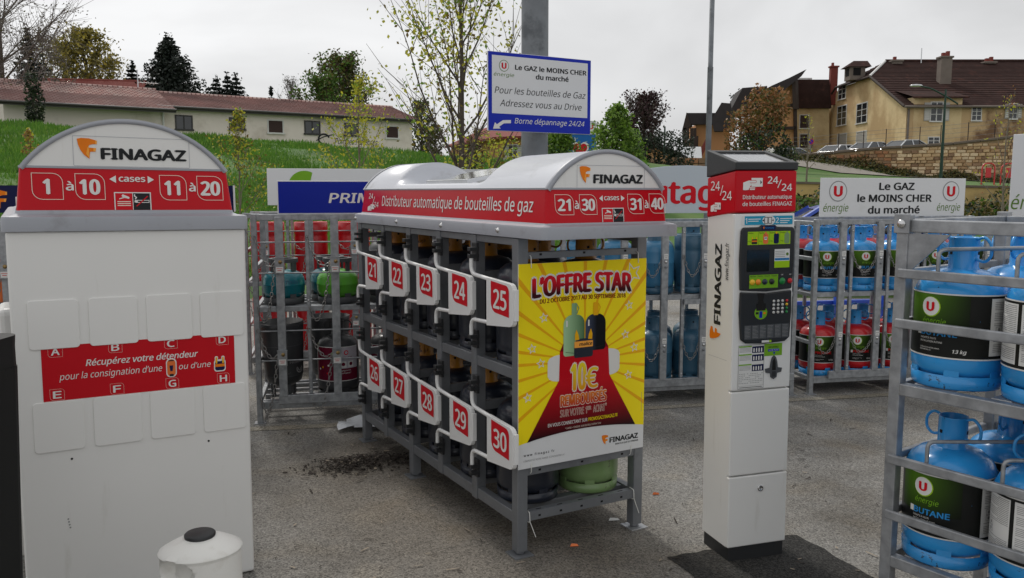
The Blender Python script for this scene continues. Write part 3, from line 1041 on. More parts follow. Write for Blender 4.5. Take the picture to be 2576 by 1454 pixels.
# ------------------------------------------------------------------ farmhouse at the right
FX, FY, FZ = 28.7, 62.0, 4.3
fm = thing('farmhouse', 'large ochre farmhouse with steep dark brown roof', 'house', (FX, FY, FZ))
FL_, FDp = 17.0, 15.5
ev, rg_, hip = 7.94 - FZ, 12.4 - FZ, 10.7 - FZ
dr = 9.5
fsl = (rg_ - ev) / dr
bsl = 0.50
zb_end = rg_ - (FDp - dr) * bsl
d_f = (hip - ev) / fsl
d_b = dr + (rg_ - hip) / bsl
mb = MB()
mb.add([(0, 0, 0), (FL_, 0, 0), (FL_, 0, ev), (0, 0, ev)], [(0, 1, 2, 3)], 'wall_ochre_worn')
mb.add([(0, 0, 0), (0, 0, ev), (0, d_f, hip), (0, d_b, hip), (0, FDp, zb_end), (0, FDp, 0)], [(0, 1, 2, 3, 4, 5)], 'wall_ochre')
mb.add([(0, FDp, 0), (FL_, FDp, 0), (FL_, FDp, zb_end), (0, FDp, zb_end)], [(3, 2, 1, 0)], 'wall_ochre_worn')
mb.build('wall', fm)
mb = MB()
hx = 2.4
ov = 0.35
def course(p0, p1, q0, q1, n_, up=0.05):
    """tile courses between eave edge p0-p1 and ridge edge q0-q1"""
    p0, p1, q0, q1 = map(Vector, (p0, p1, q0, q1))
    for k in range(n_):
        t0, t1 = k / n_, (k + 1) / n_
        a, b = p0.lerp(q0, t0), p1.lerp(q1, t0)
        c, d = p1.lerp(q1, t1), p0.lerp(q0, t1)
        u_ = Vector((0, 0, up))
        mb.add([a + u_, b + u_, c, d, a - u_ * 0.4, b - u_ * 0.4], [(0, 1, 2, 3), (4, 5, 1, 0)], 'roof_dark')
course((-ov, -ov, ev - ov * fsl), (FL_, -ov, ev - ov * fsl), (-ov, d_f, hip), (FL_, d_f, hip), 16)
course((-ov, d_f, hip), (FL_, d_f, hip), (hx, dr, rg_), (FL_, dr, rg_), 12)
course((-ov, d_b, hip), (-ov, d_f, hip), (hx, dr, rg_), (hx, dr, rg_), 10)
course((FL_, FDp + ov, zb_end), (-ov, FDp + ov, zb_end), (FL_, dr, rg_), (hx, dr, rg_), 10)
rf = mb.build('roof', fm)
mb = MB()
mb.tube([(hx, dr, rg_ + 0.05), (FL_, dr, rg_ + 0.05)], 0.14, 'roof_dark', 8)
mb.tube([(-ov, d_f, hip + 0.05), (hx, dr, rg_ + 0.05)], 0.10, 'trim_white', 6)
mb.tube([(-ov, -ov, ev - ov * fsl), (-ov, d_f, hip)], 0.10, 'timber_dark', 6)
mb.tube([(-ov, d_f, hip), (-ov, d_b, hip)], 0.10, 'timber_dark', 6)
mb.tube([(-ov, d_b, hip), (-ov, FDp + ov, zb_end - ov * bsl)], 0.10, 'timber_dark', 6)
mb.build('ridge', rf)
mb = MB()
mb.tube([(-ov, -ov - 0.05, ev - ov * fsl - 0.02), (FL_, -ov - 0.05, ev - ov * fsl - 0.02)], 0.09, 'chimney_render', 8)
mb.tube([(0.1, -0.12, ev - 0.3), (0.1, -0.12, 0)], 0.08, 'chimney_render', 8)
mb.build('gutter', rf)
def stack(u, v_top, Y, w_, z_low, mname='chimney_render', pots=2):
    p = at(u, v_top, Y)
    x, y, zt_ = p.x - FX, p.y - FY, p.z - FZ
    mb = MB()
    mb.box((x - w_ / 2, y - w_ * 0.4, z_low), (x + w_ / 2, y + w_ * 0.4, zt_ - 0.3), mname)
    mb.box((x - w_ / 2 - 0.08, y - w_ * 0.4 - 0.08, zt_ - 0.42), (x + w_ / 2 + 0.08, y + w_ * 0.4 + 0.08, zt_ - 0.28), mname)
    o_ = mb.build('chimney', rf, 0.02)
    for k in range(pots):
        mb = MB()
        mb.box((x - w_ * 0.3 + k * w_ * 0.4, y - 0.13, zt_ - 0.28), (x - w_ * 0.3 + k * w_ * 0.4 + w_ * 0.26, y + 0.13, zt_ + 0.12 * k), 'brick_red')
        mb.build('chimney_pot', o_)
stack(2378, 133, 66.5, 0.85, 4.5)
stack(2255, 143, 71, 0.8, 7.8, pots=1)
stack(2487, 147, 71, 0.9, 7.8)
stack(2098, 158, 76, 0.62, 5.0, 'brick_red', 1)
# bell dormer on the hip
p = at(2150, 190, 71.0)
x, y, z = p.x - FX, p.y - FY, p.z - FZ
mb = MB(Matrix.Translation((x, y, z)) @ Matrix.Scale(0.68, 4) @ Matrix.Translation((-x, -y, -z)))
mb.box((x - 0.9, y - 0.9, z - 0.6), (x + 0.9, y + 0.9, z + 0.9), 'chimney_render')
mb.box((x - 0.93, y - 0.5, z - 0.1), (x - 0.89, y + 0.5, z + 0.8), 'hole_black')
mb.box((x - 0.55, y - 0.93, z - 0.1), (x + 0.35, y - 0.89, z + 0.8), 'hole_black')
mb.add([(x - 1.3, y - 1.3, z + 0.9), (x + 1.5, y - 1.3, z + 0.9), (x + 1.5, y + 1.3, z + 0.9), (x - 1.3, y + 1.3, z + 0.9), (x - 0.2, y, z + 1.75), (x + 1.5, y, z + 1.75)], [(0, 1, 5, 4), (1, 2, 5), (2, 3, 4, 5), (3, 0, 4), (3, 2, 1, 0)], 'roof_dark')
mb.build('bell_dormer', rf)
# wall dormer with shutters
sx0, sz = at(2300, 262, FY).x - FX, 0
mb = MB()
xa, xb = at(2297, 300, FY).x - FX, at(2418, 300, FY).x - FX
zt_ = at(2350, 244, FY).z - FZ
mb.box((xa, -0.02, 0), (xb, 1.8, zt_), 'wall_ochre')
mb.build('dormer_wall', fm)
mb = MB()
mb.add([(xa - 0.3, -0.4, zt_), (xb + 0.3, -0.4, zt_), (xb + 0.3, 2.6, zt_ + 0.75), (xa - 0.3, 2.6, zt_ + 0.75), (xa - 0.3, -0.4, zt_ - 0.12), (xb + 0.3, -0.4, zt_ - 0.12)], [(0, 1, 2, 3), (4, 5, 1, 0)], 'roof_dark')
mb.build('dormer_roof', rf)
ff = plane((0, -0.02, 0))
def fwin(u0, u1, v0, v1, style, sh_=False):
    a, b = at(u0, v0, FY), at(u1, v1, FY)
    window(fm, ff, a.x - FX, b.x - FX, b.z - FZ, a.z - FZ, style, shutters=sh_)
fwin(2343, 2368, 258, 304, 'french', True)
fwin(2446, 2466, 270, 302, 'french')
fwin(2540, 2556, 262, 298, 'french', True)
fwin(2336, 2360, 346, 372, 'french')
fg = plane((0, 0, 0), (0, -1, 0), (0, 0, 1), (-1, 0, 0))
def gwin(u0, u1, v0, v1, style):
    r0, r1 = (u0 - 1288) / 2107.3, (u1 - 1288) / 2107.3
    Y0, Y1 = FX / r0, FX / r1
    c, s = math.cos(PITCH), math.sin(PITCH)
    def yz(u, v):
        b_ = (v - 727) / 2107.3
        aa = (u - 1288) / 2107.3 / (c - b_ * s)
        Y = FX / aa
        return Y, at(u, v, Y).z
    y0, z1 = yz(u0, v0)
    y1, z0 = yz(u1, v1)
    window(fm, fg, -(y0 - FY), -(y1 - FY), z0 - FZ, z1 - FZ, style)
gwin(2111, 2127, 216, 246, 'french')
gwin(2108, 2128, 270, 312, 'french')
gwin(2157, 2180, 264, 306, 'french')
gwin(2108, 2128, 340, 380, 'pale')
gwin(2156, 2178, 334, 376, 'pale')
# downpipe, mast
mb = MB()
p = at(2318, 140, 71)
mb.tube([(p.x - FX, p.y - FY, rg_ - 0.2), (p.x - FX, p.y - FY, p.z - FZ + 0.6)], 0.04, 'aluminium', 5)
mb.build('mast', rf)

# ------------------------------------------------------------------ timbered annex and neighbours left of the farmhouse
an = thing('annex_house', 'ochre annex with dark prow roof left of the farmhouse', 'house', (0, 0, 0))
Ya = 74.0
def wallq(uv, Y, mname, thick=6.0, nm='wall'):
    pts = [at(u, v, Y) for u, v in uv]
    mb = MB()
    n_ = len(pts)
    bk = [p + Vector((0.5 * thick * 0.2, thick, 0)) for p in pts]
    mb.add(pts + bk, [tuple(range(n_))] + [((i + 1) % n_, i, n_ + i, n_ + (i + 1) % n_) for i in range(n_)] + [tuple(range(2 * n_ - 1, n_ - 1, -1))], mname)
    return mb.build(nm, an)
wallq([(2000, 400), (2086, 400), (2086, 262), (2000, 262)], 76.0, 'wall_ochre', 5)
rfa = wallq([(1994, 272), (2092, 272), (2086, 200), (2000, 200)], 75.6, 'roof_dark', 1.2, 'roof')
wallq([(1918, 400), (1996, 400), (1996, 200), (1960, 232), (1918, 262)], 73.0, 'wall_orange', 5)
def prow(uvs, Y, th, mname, nm):
    pts = [at(u, v, Y) for u, v in uvs]
    m_ = MB()
    n_ = len(pts)
    bk = [p_ + Vector((0.4, th, 0.0)) for p_ in pts]
    m_.add(pts + bk, [tuple(range(n_)), tuple(range(2 * n_ - 1, n_ - 1, -1))] + [((i + 1) % n_, i, n_ + i, n_ + (i + 1) % n_) for i in range(n_)], mname)
    return m_.build(nm, an)
prow([(1912, 256), (1962, 236), (1998, 206), (2016, 192), (2029, 174), (1985, 196), (1940, 216), (1905, 238)], 72.0, 5.0, 'roof_slate', 'prow_roof')
prow([(1826, 300), (1930, 262), (1930, 216), (1868, 221)], 73.4, 4.0, 'roof_slate', 'prow_roof')
prow([(1992, 204), (2001, 200), (2003, 274), (1994, 274)], 72.3, 0.5, 'timber_dark', 'corner_board')
fA = lambda Y: (lambda u0, u1, v0, v1, st: window(an, plane((0, Y, 0)), at(u0, v0, Y).x, at(u1, v0, Y).x, at(u0, v1, Y).z, at(u0, v0, Y).z, st))
fA(75.97)(2013, 2035, 290, 322, 'blind')
fA(75.97)(2013, 2035, 338, 372, 'blind')
mb = MB()
for (p, q) in ((at(2000, 270, 72.7), at(2002, 395, 72.7)), (at(1965, 322, 72.7), at(2000, 322, 72.7)), (at(1955, 372, 72.7), at(2000, 372, 72.7)), (at(1950, 268, 72.6), at(2000, 264, 72.6))):
    mb.beam(p, q, 0.25, 0.25, 'timber_dark')
mb.build('timber', an)
p = at(2016, 205, 78)
mb = MB()
mb.box((p.x - 0.6, p.y - 0.5, p.z - 1.2), (p.x + 0.6, p.y + 0.5, p.z - 0.2), 'trim_white')
mb.box((p.x - 0.75, p.y - 0.6, p.z - 0.2), (p.x + 0.75, p.y + 0.6, p.z + 0.25), 'trim_white')
mb.build('roof_vent', an)
tag(an, None, None)

tb = thing('timber_house', 'terracotta house with dark slate roof and timber balcony posts', 'house', (0, 0, 0))
def tri_roof(parent, uvs, Y, mname, th, nm):
    pts = [at(u, v, Y) for u, v in uvs]
    mb = MB()
    n_ = len(pts)
    bk = [p + Vector((0.3, th, 0.0)) for p in pts]
    mb.add(pts + bk, [tuple(range(n_))] + [((i + 1) % n_, i, n_ + i, n_ + (i + 1) % n_) for i in range(n_)], mname)
    return mb.build(nm, parent)
tri_roof(tb, [(1736, 313), (1838, 312), (1826, 284), (1726, 284)], 66, 'roof_slate', 1.0, 'roof')
tri_roof(tb, [(1715, 331), (1738, 317), (1727, 283)], 65.8, 'timber_dark', 0.8, 'gable')
tri_roof(tb, [(1752, 440), (1835, 440), (1835, 313), (1752, 313)], 66.5, 'wall_terracotta', 6.0, 'wall')
tri_roof(tb, [(1796, 330), (1850, 330), (1838, 260), (1815, 258), (1790, 300)], 64.5, 'roof_slate', 1.0, 'roof')
mb = MB()
for u in (1722, 1730, 1740, 1748):
    mb.beam(at(u, 322, 65.9), at(u, 395, 65.9), 0.2, 0.2, 'timber_dark')
mb.beam(at(1722, 372, 65.9), at(1752, 362, 65.9), 0.25, 0.15, 'timber_dark')
mb.build('balcony_post', tb)
mb = MB()
mb.beam(at(1736, 357, 65.7), at(1756, 357, 65.7), 0.12, 0.9, 'timber_dark')
mb.build('balcony', tb)
mb = MB()
mb.beam(at(1760, 392, 65.0), at(1780, 352, 65.0), 0.3, 0.3, 'brick_red')
mb.build('stair', tb)
for (nm, lab, uL, uR, uA, vE, vA, Y, wm) in (('orange_house', 'orange gabled house end behind the dark hedge', 1592, 1690, 1624, 392, 357, 62, 'wall_orange'),):
    oh = thing(nm, lab, 'house', (0, 0, 0))
    a, b, c = at(uL, vE + 40, Y), at(uR, vE + 40, Y), at(uA, vA, Y)
    e0, e1 = at(uL, vE - 12, Y), at(uR, vE, Y)
    mb = MB()
    pts = [a, b, e1, c, e0]
    bk = [p_ + Vector((0.6, 9, 0)) for p_ in pts]
    mb.add(pts + bk, [(0, 1, 2, 3, 4), (1, 6, 7, 2), (5, 0, 4, 9)], wm)
    mb.build('wall', oh)
    mb = MB()
    for (p_, q_) in ((e1 + Vector((0.8, 0, -0.3)), c), (c, e0 + Vector((-0.6, 0, -0.3)))):
        for k in range(2):
            mb.beam(p_ + Vector((0.3, 4.0, 0.12)), q_ + Vector((0.3, 4.0, 0.12)), 8.8, 0.18, 'roof_slate')
            break
    mb.build('roof', oh)
# orange house in the middle
Ym = 74.0
mh = thing('orange_house', 'orange house with red brown hipped roof and pale shutters behind the young tree', 'house', (0, 0, 0))
a, b = at(1262, 400, Ym), at(1420, 400, Ym - 4)
l_ = at(1135, 400, Ym + 14)
ze = at(1262, 343, Ym).z
zb_ = 2.5
mb = MB()
mb.add([(a.x, a.y, zb_), (b.x, b.y, zb_), (b.x, b.y, ze), (a.x, a.y, ze), (l_.x, l_.y, zb_), (l_.x, l_.y, ze)], [(0, 1, 2, 3), (4, 0, 3, 5)], 'wall_orange')
mb.build('wall', mh)
mb = MB()
r1 = at(1222, 321, Ym + 8); r2 = at(1400, 321, Ym + 4)
e = 0.7
A1, B1, L1 = Vector((a.x - e, a.y - e, ze - 0.1)), Vector((b.x + e, b.y - e, ze - 0.1)), Vector((l_.x - e, l_.y + e, ze - 0.1))
mb.add([A1, B1, r2, r1, L1, A1 - Vector((0, 0, 0.2)), B1 - Vector((0, 0, 0.2)), L1 - Vector((0, 0, 0.2))], [(0, 1, 2, 3), (4, 0, 3), (5, 6, 1, 0), (7, 5, 0, 4)], 'brick_red')
mb.build('roof', mh)
dirv = Vector((b.x - a.x, b.y - a.y)).normalized()
fmh = plane((a.x, a.y, 0), (dirv.x, dirv.y, 0), (0, 0, 1), (dirv.y, -dirv.x, 0))
wln = Vector((b.x - a.x, b.y - a.y)).length
for t_ in (0.12, 0.5, 0.85):
    window(mh, fmh, wln * t_, wln * t_ + 0.9, ze - 2.3, ze - 0.8, 'french', shutters=True)

# ------------------------------------------------------------------ stone retaining wall with coping
w0, w1 = Vector((at(1930, 400, 60).x, 60.0)), Vector((at(2680, 400, 53.0).x, 53.0))
wd = (w1 - w0)
wl_ = wd.length
wd.normalize()
wang = math.atan2(wd.y, wd.x)
sw = thing('stone_wall', 'tall rubble stone retaining wall below the farmhouse', 'wall', (w0.x, w0.y, 0), wang)
def wz(s, which):
    X, Y = w0.x + wd.x * s, w0.y + wd.y * s
    u = 1288 + 2107.3 * X / Y
    v = interp(u, [1930, 2030, 2180, 2365, 2500, 2576, 2700], [396, 392, 377, 366, 351, 341, 330] if which == 't' else [412, 424, 438, 455, 461, 464, 468])
    return at(u, v, Y).z
mb = MB()
N = 24
vs, fs = [], []
for k in range(N + 1):
    s = wl_ * k / N
    zb_, zt_ = wz(s, 'b') - 0.8, wz(s, 't')
    vs += [(s, 0, zb_), (s, 0, zt_), (s, 0.6, zt_), (s, 0.6, zb_)]
for k in range(N):
    o_ = 4 * k
    fs += [(o_, o_ + 4, o_ + 5, o_ + 1), (o_ + 1, o_ + 5, o_ + 6, o_ + 2), (o_ + 2, o_ + 6, o_ + 7, o_ + 3)]
mb.add(vs, fs, 'mortar')
mb.build('wall_core', sw)
rs = random.Random(21)
mb_rest = MB()
cnt = 0
stones = []
z = 1.4
while z < 6.2:
    hgt = rs.uniform(0.17, 0.27)
    s = rs.uniform(0, 0.3)
    while s < wl_:
        ln = rs.uniform(0.28, 0.62)
        u_pix = 1288 + 2107.3 * (w0.x + wd.x * s) / (w0.y + wd.y * s)
        fine = u_pix < 2220
        if fine: ln *= 0.9
        sm = s + ln / 2
        if wz(sm, 'b') - 0.1 < z and z + hgt < wz(sm, 't') - 0.02 and u_pix < 2640:
            stones.append((s, z, ln, hgt, u_pix))
        s += ln
    z += hgt
stones.sort(key=lambda q: -q[2] * q[3])
unit = {}
for mi_ in range(5):
    for vnt in range(3):
        m_ = MB()
        j = lambda k_=0.08: rs.uniform(-k_, k_)
        fr_ = [(0.04 + j(0.03), 0.05 + j(0.04)), (0.96 + j(0.03), 0.04 + j(0.04)), (0.97 + j(0.03), 0.93 + j(0.05)), (0.5 + j(), 0.97 + j(0.03)), (0.03 + j(0.03), 0.94 + j(0.05))]
        inn = [(0.5 + (x - 0.5) * 0.86, 0.5 + (y - 0.5) * 0.8) for x, y in fr_]
        vs = [(x, 0.0, y) for x, y in fr_] + [(x, -1.0 + j(0.2), y) for x, y in inn]
        fs = [(5, 6, 7, 8, 9)] + [(i, (i + 1) % 5, 5 + (i + 1) % 5, 5 + i) for i in range(5)]
        m_.add(vs, fs, 'stone_%d' % mi_)
        unit[(mi_, vnt)] = m_.mesh('stone')
for k, (s, z, ln, hgt, u_pix) in enumerate(stones):
    red = u_pix < 2230
    mi_ = rs.choice((1, 3, 3, 4, 1)) if red else rs.choice((0, 2, 2, 0, 1, 4))
    key = (mi_, rs.randrange(3))
    if k < 300:
        o_ = obj('stone', unit[key], sw, (s, -0.001, z))
        o_.scale = (ln, rs.uniform(0.04, 0.11), hgt)
    else:
        T_ = Matrix.Translation((s, -0.001, z)) @ Matrix.Diagonal((ln, rs.uniform(0.04, 0.11), hgt, 1))
        me = unit[key]
        mb_rest.T = T_
        mb_rest.add([v_.co for v_ in me.vertices], [list(p_.vertices) for p_ in me.polygons], 'stone_%d' % mi_)
        mb_rest.T = None
if mb_rest.f:
    tag(mb_rest.build('small_stones', sw), None, None, None, 'stuff')
s = 0.0
while s < wl_ - 0.2:
    ln = rs.uniform(0.9, 1.6)
    e = min(wl_, s + ln - 0.03)
    m_ = MB()
    za, zb_ = wz(s, 't'), wz(e, 't')
    vs = [(s, -0.12, za), (e, -0.12, zb_), (e, 0.7, zb_), (s, 0.7, za), (s, -0.12, za + 0.17), (e, -0.12, zb_ + 0.17), (e, 0.7, zb_ + 0.17), (s, 0.7, za + 0.17)]
    m_.add(vs, [(3, 2, 1, 0), (4, 5, 6, 7), (0, 1, 5, 4), (1, 2, 6, 5), (2, 3, 7, 6), (3, 0, 4, 7)], 'coping')
    m_.build('coping_stone', sw, 0.03, seg=1)
    s += ln
# wire fence above it
fn = thing('wire_fence', 'thin wire fence on rusty posts above the stone wall', 'fence', (w0.x, w0.y, 0), wang)
for k, u in enumerate((1960, 2032, 2098, 2160, 2216, 2300, 2352, 2420, 2486, 2560, 2640)):
    r_ = (u - 1288) / 2107.3
    s = (r_ * w0.y - w0.x) / (wd.x - r_ * wd.y)
    mb = MB()
    zt_ = wz(s, 't')
    mb.tube([(s, 0.3, zt_ + 0.15), (s, 0.3, zt_ + 1.35)], 0.028, 'timber_dark', 5)
    mb.build('fence_post', fn)
mb = MB()
for h_ in (0.45, 0.75, 1.05, 1.3):
    mb.tube([(s_, 0.3, wz(s_, 't') + h_) for s_ in [wl_ * k / 12 for k in range(13)]], 0.008, 'steel_grey', 4)
tag(mb.build('wire', fn))
# path along its foot
mb = MB()
vs, fs = [], []
for k in range(30):
    s = wl_ * k / 29
    for dy in (-0.9, -2.3):
        X, Y = w0.x + wd.x * s - wd.y * dy, w0.y + wd.y * s + wd.x * dy
        vs.append((X, Y, ground_z(X, Y) + 0.06))
for k in range(29):
    fs.append((2 * k, 2 * k + 1, 2 * k + 3, 2 * k + 2))
mb.add(vs, fs, 'path_gravel')
tag(mb.build('path'), 'pale gravel path at the foot of the stone wall', None, None, 'structure')
# weeds at the foot of the wall
rw = random.Random(17)
mb = MB()
vs, fs = [], []
for k in range(5200):
    s_ = wl_ * rw.random()
    dy = -abs(rw.gauss(0, 0.45)) - 0.05
    X, Y = w0.x + wd.x * s_ - wd.y * dy, w0.y + wd.y * s_ + wd.x * dy
    hh_ = (0.55 + 0.4 * math.sin(s_ * 1.7) * math.sin(s_ * 0.6 + 1)) * math.exp(dy * 1.2)
    p_ = Vector((X, Y, ground_z(X, Y) + rw.random() * max(0.08, hh_)))
    a_ = Vector((rw.gauss(0, 1), rw.gauss(0, 1), rw.gauss(0, 1))).normalized()
    b_ = a_.orthogonal().normalized()
    r_ = rw.uniform(0.05, 0.12)
    o_ = len(vs)
    vs += [p_ - a_ * r_, p_ + b_ * r_ * 0.6, p_ + a_ * r_, p_ - b_ * r_ * 0.6]
    fs.append((o_, o_ + 1, o_ + 2, o_ + 3))
mb.add(vs, fs[:3900], 'leaf_olive')
k_ = mb.m('hedge_dark')
for f_ in fs[3900:]:
    mb.f.append(list(f_)); mb.mi.append(k_); mb.sm.append(False)
tag(mb.build('weeds'), 'dark olive weeds along the foot of the stone wall', 'weeds', None, 'stuff')
# low ochre wall and posts
lw = thing('low_wall', 'low weathered yellow wall above the dark hedge', 'wall', (0, 0, 0))
pa_, pb_ = at(2000, 462, 24.9), at(2660, 476, 23.2)
mb = MB()
d_ = (pb_ - pa_)
n2 = Vector((-d_.y, d_.x, 0)).normalized() * 0.3
zt0, zt1 = pa_.z, pb_.z
vs = [(pa_.x, pa_.y, 0.3), (pb_.x, pb_.y, 0.3), (pb_.x, pb_.y, zt1), (pa_.x, pa_.y, zt0)]
vs += [(x + n2.x, y + n2.y, z_) for x, y, z_ in vs]
mb.add(vs, [(0, 1, 2, 3), (3, 2, 6, 7), (7, 6, 5, 4)], 'wall_low')
mb.build('wall', lw)
mb = MB()
c_ = Vector((0, 0, 0.06))
e_ = -n2 * 0.15
vs = [Vector((pa_.x, pa_.y, zt0)) + e_, Vector((pb_.x, pb_.y, zt1)) + e_, Vector((pb_.x, pb_.y, zt1)) + n2 * 1.2, Vector((pa_.x, pa_.y, zt0)) + n2 * 1.2]
vs += [v_ + c_ for v_ in vs]
mb.add(vs, [(3, 2, 1, 0), (4, 5, 6, 7), (0, 1, 5, 4), (1, 2, 6, 5), (2, 3, 7, 6), (3, 0, 4, 7)], 'coping')
mb.build('coping', lw)

# garden wall below the timber house
gw = thing('garden_wall', 'low brown rubble wall below the timber house', 'wall', (0, 0, 0))
mb = MB()
ga = [at(u, v, Y) for u, v, Y in ((1590, 404, 47), (1690, 396, 50), (1790, 398, 50), (1900, 398, 52), (1960, 398, 56))]
for k in range(4):
    p_, q_ = ga[k], ga[k + 1]
    mb.add([(p_.x, p_.y, 1.0), (q_.x, q_.y, 1.0), (q_.x, q_.y, q_.z), (p_.x, p_.y, p_.z), (p_.x, p_.y + 0.5, p_.z), (q_.x, q_.y + 0.5, q_.z)], [(0, 1, 2, 3), (3, 2, 5, 4)], 'mortar')
mb.build('wall', gw)
rgw = random.Random(33)
for k in range(4):
    p_, q_ = ga[k], ga[k + 1]
    ln_ = (q_ - p_).length
    nn = int(ln_ / 0.75)
    for j in range(nn):
        a_, b_ = p_.lerp(q_, j / nn), p_.lerp(q_, (j + 0.94) / nn)
        for row_ in range(3):
            m_ = MB()
            dz_ = row_ * 0.34
            m_.beam(a_ + Vector((0, -0.03, -0.16 - dz_)), b_ + Vector((0, -0.03, -0.16 - dz_)), 0.2, 0.29, 'stone_%d' % rgw.choice((1, 3, 4, 4)))
            m_.build('stone', gw)
# ------------------------------------------------------------------ street lamps, cars, small far things
def lamp_post(label, u, v_base, v_top, Y, arm_dir, arm):
    p, q = at(u, v_base, Y), at(u, v_top, Y)
    t = thing('street_lamp', label, 'street lamp', (p.x, p.y, p.z - 0.3))
    H = q.z - p.z + 0.3
    mb = MB()
    mb.tube([(0, 0, 0), (0, 0, H * 0.4), (0, 0, H)], [0.10, 0.085, 0.055], 'lamp_green', 8)
    mb.build('post', t)
    mb = MB()
    s = arm_dir
    mb.tube(smooth_path([(-s * 0.5 * arm, 0, H - 0.55 * arm), (0, 0, H - 0.25 * arm), (s * 0.6 * arm, 0, H + 0.05 * arm), (s * arm, 0, H + 0.12 * arm)], 0.6, 5), 0.05, 'lamp_green', 6)
    mb.build('arm', t)
    mb = MB(Matrix.Translation((s * (arm + 0.25), 0, H + 0.14 * arm)))
    mb.lathe([(0.0, 0.10), (0.16, 0.07), (0.22, 0.0), (0.16, -0.05), (0.0, -0.07)], 'aluminium', 14, sx=1.8)
    mb.build('lantern', t)
lamp_post('green street lamp with curved arm before the stone wall', 2366, 455, 225, 50, -1, 1.5)
lamp_post('distant dark street lamp beside the purple tree', 1671, 395, 318, 60, -1, 2.2)

def car(label, loc, rz, paint, van=False, group=None):
    t = thing('parked_van' if van else 'parked_car', label, 'van' if van else 'car', loc, rz, group)
    if van:
        low = [(-2.4, 0.35), (2.3, 0.35), (2.35, 0.85), (1.5, 1.10), (0.9, 1.95), (-2.35, 2.0), (-2.4, 1.0)]
        win = [(1.42, 1.12), (0.92, 1.82), (0.1, 1.85), (0.1, 1.12)]
        roof = None
    else:
        low = [(-2.05, 0.30), (2.05, 0.30), (2.12, 0.62), (1.95, 0.80), (0.95, 0.95), (-1.75, 1.0), (-2.1, 0.85)]
        win = [(0.95, 0.95), (0.25, 1.38), (-0.95, 1.42), (-1.75, 1.0)]
    def slab(pts, y0, y1, inset, mname):
        m_ = MB()
        n_ = len(pts)
        top = max(p[1] for p in pts); bot = min(p[1] for p in pts)
        L_ = []
        for sgn, yy in ((-1, y0), (1, y1)):
            L_.append([(x, yy - sgn * inset * (z - bot) / (top - bot), z) for x, z in pts])
        m_.add(L_[0] + L_[1], [tuple(range(n_)), tuple(range(2 * n_ - 1, n_ - 1, -1))] + [((i + 1) % n_, i, n_ + i, n_ + (i + 1) % n_) for i in range(n_)], mname)
        return m_
    slab(low, -0.86, 0.86, 0.06 if not van else 0.12, paint).build('body', t, 0.06, seg=3)
    if not van:
        slab(win, -0.80, 0.80, 0.20, 'window_glass').build('window', t, 0.05)
        cabin = [(0.22, 1.385), (0.30, 1.40), (-0.95, 1.45), (-1.05, 1.425)]
        slab([(0.30, 1.372), (0.1, 1.43), (-0.9, 1.46), (-1.02, 1.405)], -0.62, 0.62, 0.04, paint).build('roof_panel', t, 0.03)
        for yy in (-1, 1):
            for (a_, b_) in (((0.95, 0.95), (0.25, 1.40)), ((-1.75, 1.0), (-0.95, 1.43)), ((-0.3, 0.97), (-0.3, 1.42))):
                m_ = MB()
                m_.beam((a_[0], yy * 0.80, a_[1]), (b_[0], yy * 0.61, b_[1]), 0.09, 0.05, paint)
                m_.build('pillar', t)
    else:
        slab(win, -0.80, 0.80, 0.07, 'window_glass').build('window', t)
    for x in (-1.3, 1.3):
        for y in (-0.80, 0.80):
            m_ = MB(Matrix.Translation((x, y, 0.31)) @ Matrix.Rotation(math.pi / 2, 4, 'X'))
            m_.lathe([(0.0, -0.10), (0.26, -0.10), (0.31, -0.07), (0.31, 0.07), (0.26, 0.10), (0.0, 0.10)], 'tyre', 18)
            w_ = m_.build('wheel', t)
            m_ = MB(Matrix.Translation((x, y * 1.09 + (0.03 if y > 0 else -0.03), 0.31)) @ Matrix.Rotation(math.pi / 2, 4, 'X'))
            m_.lathe([(0.19, -0.01), (0.19, 0.01), (0.0, 0.012)], 'aluminium', 14)
            m_.build('rim', w_)
    for y in (-0.62, 0.62):
        m_ = MB()
        m_.box((2.02, y - 0.16, 0.62), (2.13, y + 0.16, 0.74), 'label_white')
        m_.build('headlight', t, 0.02)
    return t
for (u, v, Y, rz, paint, lab) in ((1972, 386, 63.5, -2.9, 'car_silver', 'silver car parked behind the wall nearest the rust coloured bush'),
                                  (2102, 378, 61.5, -2.6, 'car_white', 'white car behind the wall under the farmhouse gable'),
                                  (2180, 371, 60.5, -2.6, 'car_silver', 'silver car behind the wall left of the farmhouse corner'),
                                  (2268, 366, 59.8, -2.75, 'car_silver', 'silver car behind the wall at the farmhouse corner')):
    p = at(u, v, Y)
    car(lab, (p.x, p.y, p.z - 1.05), rz, paint, group='cars parked behind the stone wall')
p = at(1768, 380, 58)
car('white van parked by the timber house', (p.x + 0.2, 63.0, p.z - 1.45), -1.75, 'car_white', van=True)
p = at(2030, 518, 15.0)
car('blue car just behind the payment column', (p.x + 0.25, 14.6, 0.02), 2.95, 'car_blue')
